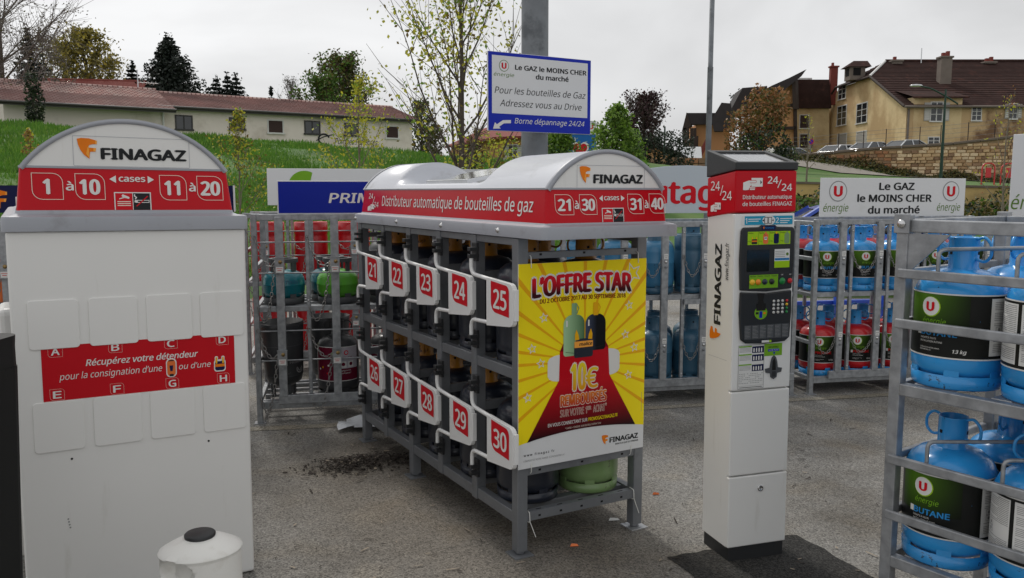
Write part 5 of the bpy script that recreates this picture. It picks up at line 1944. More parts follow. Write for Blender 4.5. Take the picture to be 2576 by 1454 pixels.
mb.poly([(0.043, 0.549)] + [(x, z) for x, z in low] + [(0.664, 0.551), (0.502, 0.822), (0.214, 0.822)], frP, 'carpet_ink', 0.0022)
# painted bottles
def flat_bottle(x0, x1, z0, z1, body, neck, nz):
    r = (x1 - x0) * 0.38
    mb.poly(rrect(x0, z0, x1, z1, (0.015, 0.015, r, r), 6), frP, body, 0.0030)
    xm = (x0 + x1) / 2
    mb.poly(rrect(xm - 0.014, z1 - 0.006, xm + 0.014, nz, 0.004), frP, neck, 0.0034)
    mb.line([(xm + 0.014, nz - 0.006), (xm + 0.026, nz - 0.025), (xm + 0.014, z1 + 0.004)], 0.004, frP, neck, 0.0034, closed=False)
    mb.line([(x0 + 0.012, z0 + 0.02), (xm, z0 + 0.012), (x1 - 0.012, z0 + 0.02)], 0.002, frP, 'black_ink', 0.0034, closed=False)
    mb.poly(rrect(x0 + 0.014, z1 - 0.055, x0 + 0.022, z1 - 0.025, 0.003), frP, 'white_ink', 0.0034)
grad_mat('poster_green', srgb(168, 206, 160), srgb(78, 116, 76), 0.245, 0.352, axis=0)
grad_mat('poster_navy', srgb(70, 80, 104), srgb(8, 10, 16), 0.362, 0.425, axis=0)
flat_bottle(0.237, 0.354, 0.932, 1.126, 'poster_green', 'poster_green', 1.181)
flat_bottle(0.360, 0.476, 0.948, 1.122, 'poster_navy', 'ray_ink', 1.178)
mb.poly(rrect(0.296, 0.920, 0.403, 1.010, (0.012, 0.012, 0.03, 0.03)), frP, 'bottle_navy', 0.0038)
mb.poly(rrect(0.297, 0.968, 0.402, 0.998, 0.002), frP, 'orange_light', 0.0043)
mb.text('malice', frP, 0.324, 0.398, 0.976, 0.016, 'black_ink', 0.0048, bold=0.03, shear=0.2)
for (xx, s) in ((0.300, 1), (0.398, -1)):
    p = [(xx, 1.004), (xx + s * 0.024, 1.006), (xx + s * 0.020, 1.030), (xx + s * 0.008, 1.055), (xx - s * 0.001, 1.03)]
    mb.poly(p if s > 0 else p[::-1], frP, 'ray_ink', 0.0043)
def bend(a, cx): return lambda x, y: (x, y + a * (1 - ((x - cx) / 0.28) ** 2))
mb.text('L’OFFRE STAR', frP, 0.066, 0.628, 1.214, 0.094, 'offer_ink', 0.0018, bold=0.05, warp=bend(0.014, 0.346), outline=('white_ink', 0.005))
mb.text('DU 2 OCTOBRE 2017 AU 30 SEPTEMBRE 2018', frP, 0.108, 0.593, 1.187, 0.0205, 'dark_red', 0.0018, bold=0.03, warp=bend(0.008, 0.35))
mb.text('10', frP, 0.277, 0.367, 0.764, 0.130, 'euro_ink', 0.0030, bold=0.03, outline=('cream_ink', 0.0045))
mb.text('€', frP, 0.362, 0.434, 0.768, 0.098, 'euro_ink', 0.0044, bold=0.02, outline=('cream_ink', 0.004))
mb.text('REMBOURSÉS', frP, 0.221, 0.487, 0.694, 0.054, 'rembours_ink', 0.0030, bold=0.04, outline=('cream_ink', 0.0016))
for (s_, xa, xb, zz, hh_) in (('SUR VOTRE 1', 0.222, 0.372, 0.646, 0.032), ('ER', 0.376, 0.396, 0.662, 0.016), ('ACHAT', 0.410, 0.478, 0.646, 0.032)):
    mb.text(s_, frP, xa, xb, zz, hh_, 'dark_red', 0.0030, outline=('cream_ink', 0.0014))
mb.text('*', frP, 0.480, 0.488, 0.655, 0.030, 'cream_ink', 0.0032)
mb.text('EN VOUS CONNECTANT SUR', frP, 0.154, 0.376, 0.606, 0.0165, 'white_ink', 0.0030, bold=0.012)
mb.text('PROMOGAZ.FINAGAZ.FR', frP, 0.382, 0.554, 0.606, 0.0165, 'yellow_ink', 0.0030, bold=0.012)
mb.text('* CHARGE + CONSIGNE, HORS BOUTEILLE SHESHA 10 KG.', frP, 0.250, 0.457, 0.583, 0.0085, 'cream_ink', 0.0030)
mb.text('www finagaz fr', frP, 0.025, 0.192, 0.484, 0.011, 'black_ink', 0.0010, bold=0.02, spacing=1.4)
mb.text('L’ÉNERGIE EST NOTRE AVENIR, ÉCONOMISONS-LA !', frP, 0.024, 0.250, 0.458, 0.0085, 'grey_ink', 0.0010)
f_logo(mb, frP, 0.463, 0.474, 0.038, 0.048, 0.0010)
mb.text('FINAGAZ', frP, 0.509, 0.684, 0.479, 0.026, 'black_ink', 0.0010, bold=0.05)
mb.text('BIEN PLUS QUE DE L’ÉNERGIE', frP, 0.545, 0.685, 0.464, 0.0075, 'black_ink', 0.0010, bold=0.02)
mb.poly([(0.700, 0.61), (0.7015, 0.61), (0.7015, 0.71), (0.700, 0.71)], frP, 'grey_ink', 0.0014)
mb.build('print', sheet)
for (x, z, dirn) in ((0.062, 1.368, 1), (0.665, 1.366, 1), (0.066, 0.438, -1), (0.640, 0.436, -1)):
    mb = MB()
    y = -0.016
    mb.tube(smooth_path([(x, y, z - 0.012 * dirn), (x - 0.004, y - 0.004, z + 0.010 * dirn), (x + 0.004, y + 0.010, z + 0.040 * dirn), (x + 0.004, 0.03, z + 0.050 * dirn)], 0.01, 3), 0.0022, 'cable_tie', 6)
    mb.build('cable_tie', poster)
for (x, dx) in ((0.062, 0.03), (W - 0.058, 0.03)):
    t = MB()
    t.tube(smooth_path([(x, 0.03, 0.212), (x, -0.004, 0.210), (x + 0.002, -0.006, 0.16), (x, 0.03, 0.157)], 0.01, 3), 0.0022, 'cable_tie', 6)
    t.tube([(x + 0.001, -0.006, 0.165), (x + dx, -0.012, 0.085)], 0.002, 'cable_tie', 6)
    t.build('cable_tie', poster)
# ------------------------------------------------------------------ payment terminal
MX, MY, MA = 0.9921, 3.6793, 0.2906
term = thing('payment_terminal', 'tall white payment column with red hood and black keypad panel', 'terminal', (MX, MY, 0), MA, rx=-0.0033, ry=-0.0081)
TW, TD = 0.3013, 0.2366
mb = MB()
mb.box((0.006, 0.008, 0.0), (TW - 0.006, TD - 0.006, 0.068), 'black_plastic')
mb.build('plinth', term, 0.003)
mb = MB()
mb.box((0.0, 0.024, 0.066), (TW, TD, 1.60), 'white_paint')
mb.build('column', term, 0.003)
def door(z0, z1, name):
    m_ = MB()
    m_.box((-0.0035, 0.0, z0), (TW + 0.001, 0.023, z1), 'white_paint')
    return m_.build(name, term, 0.006, seg=3)
d1 = door(0.806, 1.6005, 'control_door')
d2 = door(0.410, 0.800, 'middle_door')
d3 = door(0.070, 0.404, 'lower_door')
frM = plane((0, 0, 0))
mb = MB(Matrix.Translation((0.160, 0, 0.341)) @ Matrix.Rotation(math.pi / 2, 4, 'X'))
mb.lathe([(0.015, 0.0), (0.015, 0.005), (0.011, 0.007), (0.008, 0.004), (0.0, 0.004)], 'bolt_steel', 16)
mb.build('lock', d3)
# red hood
def hood(mbx, z_f0, z_b0, z_f1, z_b1, e, mname):
    x0, x1, y0, y1 = -e, TW + e, -e, TD + e
    vs = [(x0, y0, z_f0), (x1, y0, z_f0), (x1, y1, z_b0), (x0, y1, z_b0), (x0, y0, z_f1), (x1, y0, z_f1), (x1, y1, z_b1), (x0, y1, z_b1)]
    mbx.add(vs, [(3, 2, 1, 0), (4, 5, 6, 7), (0, 1, 5, 4), (1, 2, 6, 5), (2, 3, 7, 6), (3, 0, 4, 7)], mname)
mb = MB()
hood(mb, 1.606, 1.578, 1.789, 1.762, 0.004, 'red_print')
hd = mb.build('hood', term, 0.008, seg=3)
frH = plane((0, -0.004, 0))
frS = plane((-0.004, 0, 0), (0, -1, 0), (0, 0, 1), (-1, 0, 0))
mb = MB()
hand_card(mb, frH, 0.032, 1.703, 0.097, 0.053, 0.0012)
mb.text('24', frH, 0.154, 0.208, 1.731, 0.031, 'white_ink', 0.0012, bold=0.018)
mb.text('24', frH, 0.226, 0.280, 1.699, 0.031, 'white_ink', 0.0012, bold=0.018)
mb.line([(0.206, 1.712), (0.223, 1.748)], 0.0045, frH, 'white_ink', 0.0012, closed=False)
mb.text('Distributeur automatique', frH, 0.032, 0.280, 1.664, 0.0175, 'white_ink', 0.0012, bold=0.016)
mb.text('de bouteilles FINAGAZ', frH, 0.031, 0.281, 1.634, 0.0175, 'white_ink', 0.0012, bold=0.016)
mb.text('24', frS, -0.205, -0.125, 1.703, 0.041, 'white_ink', 0.0012, bold=0.012)
mb.text('24', frS, -0.104, -0.024, 1.660, 0.040, 'white_ink', 0.0012, bold=0.012)
mb.line([(-0.121, 1.680), (-0.100, 1.725)], 0.0055, frS, 'white_ink', 0.0012, closed=False)
hand_card(mb, frS, -0.203, 1.606, 0.088, 0.042, 0.0012)
mb.build('hood_print', hd)
# black cap with solar panel
mb = MB()
e = 0.007
x0, x1, y0, y1 = -e, TW + e, -e, TD + e
zf, zb = 1.824, 1.888
B = [(x0, y0, 1.791), (x1, y0, 1.791), (x1, y1, 1.764), (x0, y1, 1.764)]
Tt = [(x0, y0, zf), (x1, y0, zf), (x1, y1, zb), (x0, y1, zb)]
w_ = 0.028
sz = (zb - zf) / (y1 - y0)
I1 = [(x0 + w_, y0 + w_ * 0.7, zf + w_ * 0.7 * sz), (x1 - w_, y0 + w_ * 0.7, zf + w_ * 0.7 * sz), (x1 - w_, y1 - w_, zb - w_ * sz), (x0 + w_, y1 - w_, zb - w_ * sz)]
I2 = [(p[0], p[1], p[2] - 0.010) for p in I1]
vs = B + Tt + I1 + I2
fs = [(3, 2, 1, 0), (0, 1, 5, 4), (1, 2, 6, 5), (2, 3, 7, 6), (3, 0, 4, 7)]
for k in range(4):
    k2 = (k + 1) % 4
    fs.append((4 + k, 4 + k2, 8 + k2, 8 + k))
    fs.append((8 + k, 8 + k2, 12 + k2, 12 + k))
fs.append((12, 13, 14, 15))
mb.add(vs, fs, 'panel_black')
cap = mb.build('cap', term, 0.004)
mb = MB()
n_ = [Vector(p) + Vector((0, 0, 0.0025)) for p in I2]
cx_ = sum((p for p in n_), Vector()) / 4
n_ = [cx_ + (p - cx_) * 0.93 for p in n_]
mb.add([tuple(p) for p in n_], [(0, 1, 2, 3)], 'solar_glass')
for k in range(1, 6):
    a, b = n_[0].lerp(n_[1], k / 6), n_[3].lerp(n_[2], k / 6)
    dx = Vector((0.0006, 0, 0)); up = Vector((0, 0, 0.0008))
    mb.add([a - dx + up, a + dx + up, b + dx + up, b - dx + up], [(0, 1, 2, 3)], 'aluminium')
mb.build('solar_panel', cap)
# side lettering
mb = MB()
frS0 = plane((0, 0, 0), (0, -1, 0), (0, 0, 1), (-1, 0, 0))
# text runs upwards: x of the print along +z, its up towards the rear
frUp = lambda x, y, off=0.0: Vector((-off, y, x))
def up_text(s, z0, z1, y, h, mname, bold=0.0, spacing=1.0):
    mb.text(s, lambda a_, b_, o_=0.0: Vector((-o_, b_, a_)), z0, z1, y, h, mname, 0.0012, bold=bold, spacing=spacing)
up_text('FINAGAZ', 1.091, 1.463, 0.105, 0.058, 'black_ink', bold=0.05)
up_text('www.finagaz.fr', 1.302, 1.470, 0.046, 0.030, 'black_ink', bold=0.004)
k_ = lambda p: ((p[0] - 722) / 180.0, (518 - p[1]) / 202.0)
mb.add([(-0.0012, 0.100 + k_(p)[1] * 0.100, 1.018 + k_(p)[0] * 0.058) for p in F_PTS], [tuple(range(len(F_PTS)))[::-1]], 'orange_ink')
frv = plane((0, 0, 0), (0, -1, 0), (0, 0, 1), (-1, 0, 0))
mb.line([(-0.205, 0.938), (-0.044, 0.938)], 0.0012, frv, 'grey_plastic', 0.001, closed=False)
mb.build('side_print', term)
# black control panel, upper and lower modules
mb = MB()
up_ = [(0.026, 1.262), (0.160, 1.252), (0.290, 1.262), (0.2985, 1.40), (0.2985, 1.522), (0.290, 1.538), (0.205, 1.541), (0.198, 1.549), (0.124, 1.549), (0.118, 1.541), (0.034, 1.540), (0.025, 1.524), (0.020, 1.40)]
mb.prism(up_, 0.0, 0.012, frM, 'panel_black')
pu = mb.build('upper_panel', d1, 0.005)
mb = MB()
lo_ = [(0.034, 1.040), (0.060, 1.022), (0.160, 1.016), (0.262, 1.022), (0.286, 1.040), (0.2925, 1.16), (0.290, 1.254), (0.160, 1.245), (0.027, 1.254), (0.0245, 1.16)]
mb.prism(lo_, 0.0, 0.012, frM, 'panel_black')
pl_ = mb.build('lower_panel', d1, 0.005)
O2 = 0.0128
def prt(name, parent):
    global mb
    o_ = mb.build(name, parent)
    mb = MB()
    return o_
mb = MB()
mb.poly(rrect(0.126, 1.528, 0.196, 1.546, 0.002), frM, 'navy_ink', O2)
f_logo(mb, frM, 0.132, 1.531, 0.008, 0.011, O2 + 0.0004)
mb.text('FINAGAZ', frM, 0.143, 0.188, 1.533, 0.007, 'sky_ink', O2 + 0.0004)
prt('badge', pu)
cells = [('Malice', 'Butane', '6 kg'), ('Shesha', 'Butane', '10 kg'), ('Butane', '', '13 kg'), ('Propane', '', '13 kg')]
for k in range(4):
    x0 = 0.056 + k * 0.0545
    mb.poly([(x0, 1.463), (x0 + 0.0535, 1.463), (x0 + 0.0535, 1.521), (x0, 1.521)], frM, 'lime_ink', O2)
    mb.text(cells[k][0], frM, x0 + 0.003, x0 + 0.028, 1.512, 0.006, 'black_ink', O2 + 0.0004)
    mb.text(cells[k][2], frM, x0 + 0.002, x0 + 0.016, 1.476, 0.005, 'black_ink', O2 + 0.0004)
    xb = x0 + 0.020
    if k == 0:
        mb.poly(rrect(xb, 1.466, xb + 0.028, 1.488, 0.004), frM, 'black_ink', O2 + 0.0006)
        mb.poly([(xb, 1.476), (xb + 0.028, 1.476), (xb + 0.028, 1.482), (xb, 1.482)], frM, 'orange_ink', O2 + 0.001)
        mb.poly([(xb, 1.488), (xb + 0.008, 1.488), (xb + 0.003, 1.500)], frM, 'ray_ink', O2 + 0.0006)
        mb.poly([(xb + 0.020, 1.488), (xb + 0.028, 1.488), (xb + 0.025, 1.500)], frM, 'ray_ink', O2 + 0.0006)
    else:
        mb.poly(rrect(xb + 0.003, 1.466, xb + 0.029, 1.512, 0.008), frM, ('', 'bottle_orange', 'navy_ink', 'bottle_green')[k], O2 + 0.0006)
        mb.poly(rrect(xb + 0.012, 1.510, xb + 0.020, 1.519, 0.002), frM, ('', 'bottle_orange', 'ray_ink', 'bottle_green')[k], O2 + 0.0008)
        if k == 1:
            mb.poly([(xb + 0.010, 1.484), (xb + 0.022, 1.484), (xb + 0.024, 1.497), (xb + 0.008, 1.497)], frM, 'white_ink', O2 + 0.001)
            mb.poly([(xb + 0.010, 1.490), (xb + 0.022, 1.490), (xb + 0.022, 1.494), (xb + 0.010, 1.494)], frM, 'navy_ink', O2 + 0.0013)
prt('product_strip', pu)
mb.line(rrect(0.049, 1.335, 0.278, 1.452, 0.006), 0.004, frM, 'black_plastic', O2)
mb.poly(rrect(0.055, 1.344, 0.168, 1.441, 0.004), frM, 'dark_screen', O2 + 0.0003)
prt('screen', pu)
mb.poly([(0.194, 1.358), (0.272, 1.358), (0.272, 1.441), (0.194, 1.441)], frM, 'label_white', O2 + 0.0003)
mb.poly([(0.194, 1.358), (0.272, 1.358), (0.272, 1.388), (0.194, 1.388)], frM, 'lime_ink', O2 + 0.0007)
mb.poly([(0.196, 1.391), (0.270, 1.391), (0.270, 1.401), (0.196, 1.401)], frM, 'sky_ink', O2 + 0.0007)
mb.text('MODE D’EMPLOI', frM, 0.199, 0.267, 1.393, 0.006, 'black_ink', O2 + 0.0011)
for k in range(4):
    mb.poly([(0.197, 1.430 - k * 0.008), (0.248, 1.430 - k * 0.008), (0.248, 1.4325 - k * 0.008), (0.197, 1.4325 - k * 0.008)], frM, 'grey_ink', O2 + 0.0007)
mb.circ(0.260, 1.418, 0.007, frM, 'olive_ink', O2 + 0.0007)
prt('instruction_card', pu)
mb.poly([(0.069, 1.269), (0.2155, 1.269), (0.2155, 1.329), (0.069, 1.329)], frM, 'green_ink', O2 + 0.0003)
for k, nm in enumerate(('Malice', 'Shesha', 'Butane', 'Propane')):
    mb.text(nm, frM, 0.074 + k * 0.036, 0.101 + k * 0.036, 1.320, 0.006, 'black_ink', O2 + 0.0007)
mb.text('OK', frM, 0.231, 0.242, 1.323, 0.006, 'white_ink', O2 + 0.0003)
mb.text('AN', frM, 0.272, 0.283, 1.323, 0.006, 'white_ink', O2 + 0.0003)
prt('button_label', pu)
mat('btn_yellow', srgb(240, 190, 40), 0.3); mat('btn_orange', srgb(236, 140, 30), 0.3); mat('btn_navy', srgb(24, 40, 60), 0.3)
mat('btn_black', srgb(20, 26, 22), 0.3); mat('btn_green', srgb(20, 130, 60), 0.3); mat('btn_red', srgb(200, 30, 40), 0.3)
for (x, r, c) in ((0.084, 0.0115, 'btn_yellow'), (0.1135, 0.0115, 'btn_orange'), (0.147, 0.0115, 'btn_navy'), (0.183, 0.0115, 'btn_black'), (0.237, 0.0135, 'btn_green'), (0.277, 0.0105, 'btn_red')):
    m_ = MB(Matrix.Translation((x, -0.0128, 1.297)) @ Matrix.Rotation(math.pi / 2, 4, 'X'))
    m_.lathe([(r * 1.15, 0.0), (r * 1.15, 0.002), (r, 0.003), (r * 0.96, 0.006), (0.0, 0.0065)], c, 16)
    m_.build('button', pu)
mat('key_cap', (0.6, 0.6, 0.58), 0.4)
for i in range(4):
    for j in range(4):
        x, z = 0.197 + j * 0.0225, 1.208 - i * 0.017
        c = 'key_cap' if j < 3 else ('btn_red', 'btn_yellow', 'btn_green', 'btn_green')[i]
        m_ = MB(Matrix.Translation((x, -0.0126, z)) @ Matrix.Rotation(math.pi / 2, 4, 'X'))
        m_.lathe([(0.0064, 0.0), (0.006, 0.003), (0.0, 0.0036)], c, 10)
        m_.build('key', pl_)
mb.poly([(0.110, 1.246), (0.150, 1.246), (0.143, 1.215), (0.152, 1.175), (0.112, 1.175), (0.119, 1.215)][::-1], frM, 'hole_black', O2)
mb.circ(0.132, 1.158, 0.033, frM, 'green_ink', O2 + 0.0002, 12, ry=0.030)
mb.poly(rrect(0.108, 1.168, 0.156, 1.20, 0.004), frM, 'hole_black', O2 + 0.0005)
mb.poly([(0.124, 1.135), (0.139, 1.135), (0.139, 1.165), (0.124, 1.165)], frM, 'blue_ink', O2 + 0.0008)
mb.poly([(0.106, 1.152), (0.120, 1.152), (0.120, 1.162), (0.106, 1.162)], frM, 'black_ink', O2 + 0.0008)
mb.poly([(0.144, 1.152), (0.156, 1.152), (0.156, 1.160), (0.144, 1.160)], frM, 'orange_ink', O2 + 0.0008)
prt('card_slot', pl_)
for k in range(6):
    x0 = 0.050 + k * 0.0385
    mb.poly([(x0, 1.040), (x0 + 0.0365, 1.040), (x0 + 0.0365, 1.104), (x0, 1.104)], frM, 'guard_grey', O2)
    for q in range(9):
        z = 1.097 - q * 0.0062
        mb.poly([(x0 + 0.003, z), (x0 + 0.014 + 0.019 * random.random(), z), (x0 + 0.033, z + 0.0014), (x0 + 0.003, z + 0.0014)], frM, 'grey_ink', O2 + 0.0003)
mb.poly([(0.140, 1.022), (0.190, 1.022), (0.190, 1.032), (0.140, 1.032)], frM, 'label_white', O2)
mb.poly([(0.178, 1.022), (0.190, 1.022), (0.190, 1.032), (0.178, 1.032)], frM, 'lime_ink', O2 + 0.0003)
prt('notice_plate', pl_)
# stickers on the white door
S = 0.0012
mb.poly(rrect(0.030, 1.549, 0.292, 1.590, 0.003), frM, 'label_white', S)
mb.poly([(0.046, 1.550), (0.290, 1.550), (0.290, 1.589), (0.046, 1.589)], frM, 'cyan_ink', S + 0.0003)
mb.circ(0.168, 1.5695, 0.033, frM, 'label_white', S + 0.0006, 12, ry=0.021)
mb.text('1', frM, 0.050, 0.058, 1.557, 0.024, 'white_ink', S + 0.0006, bold=0.02)
mb.text('2', frM, 0.203, 0.219, 1.557, 0.024, 'white_ink', S + 0.0006, bold=0.02)
for (xa, xb) in ((0.064, 0.126), (0.225, 0.284)):
    for k in range(2 if xa < 0.1 else 3):
        z = 1.574 - k * 0.009
        mb.poly([(xa, z), (xb - 0.01 * k, z), (xb - 0.01 * k, z + 0.0035), (xa, z + 0.0035)], frM, 'white_ink', S + 0.0006)
for (x0, w) in ((0.146, 0.016), (0.166, 0.016)):
    mb.line([(x0, 1.556), (x0 + w, 1.556), (x0 + w, 1.583), (x0, 1.583)], 0.0025, frM, 'black_ink', S + 0.001)
mb.poly([(0.134, 1.569), (0.144, 1.564), (0.144, 1.575)], frM, 'black_ink', S + 0.001)
mb.poly([(0.184, 1.569), (0.192, 1.565), (0.192, 1.574)], frM, 'black_ink', S + 0.001)
prt('step_sticker', d1)
mb.poly([(0.031, 0.813), (0.1615, 0.813), (0.1615, 1.012), (0.031, 1.012)], frM, 'label_white', S)
mb.line([(0.031, 0.813), (0.1615, 0.813), (0.1615, 1.012), (0.031, 1.012)], 0.002, frM, 'grey_ink', S + 0.0003)
for z in (1.009, 0.972, 0.926):
    mb.poly([(0.033, z - 0.006), (0.098, z - 0.006), (0.098, z), (0.033, z)], frM, 'green_ink', S + 0.0003)
    mb.poly([(0.100, z - 0.034), (0.160, z - 0.034), (0.160, z - 0.004), (0.100, z - 0.004)], frM, 'navy_ink', S + 0.0003)
    for k in range(4):
        mb.poly([(0.106 + k * 0.013, z - 0.030), (0.112 + k * 0.013, z - 0.030), (0.112 + k * 0.013, z - 0.014), (0.109 + k * 0.013, z - 0.010), (0.106 + k * 0.013, z - 0.014)], frM, 'white_ink', S + 0.0006)
    for k in range(4):
        zz = z - 0.011 - k * 0.0055
        mb.poly([(0.036, zz), (0.094, zz), (0.094, zz + 0.0018), (0.036, zz + 0.0018)], frM, 'grey_ink', S + 0.0003)
for r_ in range(6):
    for k in range(15):
        if random.random() < 0.75:
            x, z = 0.036 + k * 0.0082, 0.880 - r_ * 0.0085
            mb.poly([(x, z), (x + 0.005, z), (x + 0.005, z + 0.003), (x, z + 0.003)], frM, 'grey_ink', S + 0.0003)
mb.line([(0.033, 0.826), (0.160, 0.826)], 0.001, frM, 'grey_ink', S + 0.0003, closed=False)
mb.poly([(0.038, 0.818), (0.154, 0.818), (0.154, 0.8205), (0.038, 0.8205)], frM, 'black_ink', S + 0.0003)
prt('instruction_sticker', d1)
mb.poly([(0.1625, 0.957), (0.255, 0.957), (0.255, 1.013), (0.1625, 1.013)], frM, 'green_ink', S)
mb.text('RÉCUPÉREZ', frM, 0.184, 0.236, 0.993, 0.007, 'black_ink', S + 0.0003, bold=0.02)
mb.poly([(0.182, 0.977), (0.240, 0.977), (0.240, 0.988), (0.182, 0.988)], frM, 'blue_ink', S + 0.0003)
mb.text('VOTRE TICKET', frM, 0.185, 0.237, 0.980, 0.0055, 'white_ink', S + 0.0006)
mb.poly([(0.214, 0.960), (0.220, 0.973), (0.208, 0.973)], frM, 'blue_ink', S + 0.0003)
prt('ticket_sticker', d1)
sl_ = [(0.213, 0.958), (0.203, 0.950), (0.196, 0.930), (0.192, 0.902), (0.168, 0.898), (0.172, 0.880), (0.195, 0.876), (0.197, 0.858), (0.213, 0.848), (0.229, 0.858), (0.231, 0.876), (0.252, 0.880), (0.256, 0.898), (0.234, 0.902), (0.230, 0.930), (0.223, 0.950)]
mb.prism(sl_, 0.0, 0.004, frM, 'guard_grey')
mb.poly([(0.213, 0.948), (0.205, 0.93), (0.203, 0.89), (0.223, 0.89), (0.221, 0.93)], frM, 'hole_black', 0.0048)
mb.poly([(0.203, 0.860), (0.223, 0.860), (0.223, 0.885), (0.203, 0.885)], frM, 'black_plastic', 0.0048)
prt('ticket_slot', d1)
# ------------------------------------------------------------------ gas bottles
def loop_handle(mb, side, z0, z1, r0, mname, rr=0.0055):
    s = side
    pts = [(s * r0, 0, z1 - 0.006), (s * (r0 + 0.028), 0, z1 + 0.004), (s * (r0 + 0.056), 0, z1 - 0.022), (s * (r0 + 0.056), 0, z0 + 0.042), (s * (r0 + 0.032), 0, z0 + 0.020), (s * (r0 - 0.002), 0, z0 + 0.030)]
    mb.tube(smooth_path(pts, 0.022, 4), rr, mname, 7)

def ring_part(mname, r=0.150, slots=6):
    mb = MB()
    mb.lathe([(r - 0.014, 0.0), (r - 0.004, 0.0), (r + 0.001, 0.006), (r + 0.003, 0.05), (r - 0.002, 0.05), (r - 0.012, 0.004)], mname, 36)
    for k in range(slots):
        a = 2 * math.pi * k / slots
        mb.arcband(r - 0.003, r + 0.003, 0.049, 0.078, a - 0.16, a + 0.16, mname, 4)
    return mb

def u_label(word, wcol):
    mb = MB()
    fr = cyl(0.1562)
    C = 2 * math.pi * 0.1562
    mb.grid(-C / 2, C / 2, 0.116, 0.340, 56, fr, 'label_black', 0.0008)
    for z in (0.112, 0.338):
        mb.grid(-C / 2, C / 2, z, z + 0.005, 56, fr, 'label_white', 0.0014)
    mb.grid(-0.105, 0.13, 0.196, 0.3375, 16, fr, 'label_green', 0.0013)
    mb.circ(0, 0.292, 0.036, fr, 'lime_ink', 0.0017, 10)
    mb.circ(-0.0015, 0.293, 0.0335, fr, 'label_white', 0.0022, 10)
    mb.text('U', fr, -0.0175, 0.0145, 0.276, 0.034, 'red_ink', 0.0034, bold=0.06)
    mb.text('énergie', fr, -0.030, 0.056, 0.232, 0.020, 'green_ink', 0.0028, shear=0.2)
    mb.grid(-0.052, -0.036, 0.190, 0.212, 2, fr, 'label_white', 0.0020)
    mb.text(word, fr, -0.034, 0.094 if len(word) < 7 else 0.105, 0.190, 0.022, wcol, 0.0030, bold=0.035)
    mb.text('S’ADAPTE À TOUTE', fr, -0.036, 0.026, 0.176, 0.0065, 'white_ink', 0.0026)
    mb.text('INSTALLATION ' + word, fr, -0.036, 0.048, 0.164, 0.0065, 'white_ink', 0.0026)
    mb.text('L’ÉNERGIE EST NOTRE AVENIR,', fr, -0.036, 0.040, 0.142, 0.0045, 'white_ink', 0.0026)
    mb.text('ÉCONOMISONS-LA !', fr, -0.036, 0.010, 0.134, 0.0045, 'white_ink', 0.0026)
    mb.text('13 kg', fr, 0.082, 0.126, 0.134, 0.013, 'white_ink', 0.0026, bold=0.03, shear=0.2)
    # information sheet at the back
    for (xa, xb) in ((0.200, 0.330), (0.345, 0.470)):
        mb.grid(xa, xb, 0.128, 0.330, 8, fr, 'label_white', 0.0020)
        k = 0
        z = 0.322
        while z > 0.136:
            ln = 0.112 if k % 6 else 0.05
            if not (0.185 < z < 0.235 and xa < 0.3):
                mb.grid(xb - 0.005 - ln, xb - 0.005, z, z + 0.0022, 4, fr, 'grey_ink', 0.0026)
            z -= 0.0062
            k += 1
    for (xa, za) in ((0.222, 0.190), (0.222, 0.212)):
        mb.line([(xa, za), (xa + 0.028, za), (xa + 0.028, za + 0.019), (xa, za + 0.019)], 0.0015, fr, 'grey_ink', 0.0028)
        mb.circ(xa + 0.014, za + 0.0095, 0.006, fr, 'grey_ink', 0.0028, 6)
    return mb

def primagaz_label():
    mb = MB()
    fr = cyl(0.1562)
    mb.grid(-0.17, 0.02, 0.13, 0.39, 14, fr, 'label_maroon', 0.0008)
    mb.grid(0.02, 0.19, 0.13, 0.39, 12, fr, 'label_silver', 0.0008)
    for z in (0.130, 0.386):
        mb.grid(-0.17, 0.19, z, z + 0.005, 24, fr, 'label_white', 0.0015)
    mb.circ(0.085, 0.345, 0.018, fr, 'red_ink', 0.0018, 8)
    mb.circ(0.085, 0.345, 0.011, fr, 'label_silver', 0.0024, 8)
    mb.text('PRIMAGAZ', fr, 0.035, 0.135, 0.300, 0.014, 'label_maroon', 0.0024, bold=0.02)
    mb.grid(0.02, 0.19, 0.135, 0.225, 10, fr, 'label_maroon', 0.0015)
    for x in (0.04, 0.10):
        mb.grid(x, x + 0.045, 0.232, 0.28, 3, fr, 'label_white', 0.0018)
        mb.circ(x + 0.022, 0.258, 0.014, fr, 'label_maroon', 0.0024, 6)
    mb.text('gagnants', fr, 0.045, 0.12, 0.205, 0.012, 'white_ink', 0.0026)
    mb.text('semaine !', fr, 0.045, 0.12, 0.185, 0.012, 'white_ink', 0.0026)
    for (x, z, c) in ((-0.12, 0.33, 'white_ink'), (-0.02, 0.34, 'green_ink'), (-0.13, 0.22, 'white_ink'), (-0.10, 0.235, 'ray_ink'), (-0.05, 0.25, 'white_ink'), (-0.06, 0.19, 'red_ink')):
        mb.circ(x, z, 0.008, fr, c, 0.0018, 5)
    return mb

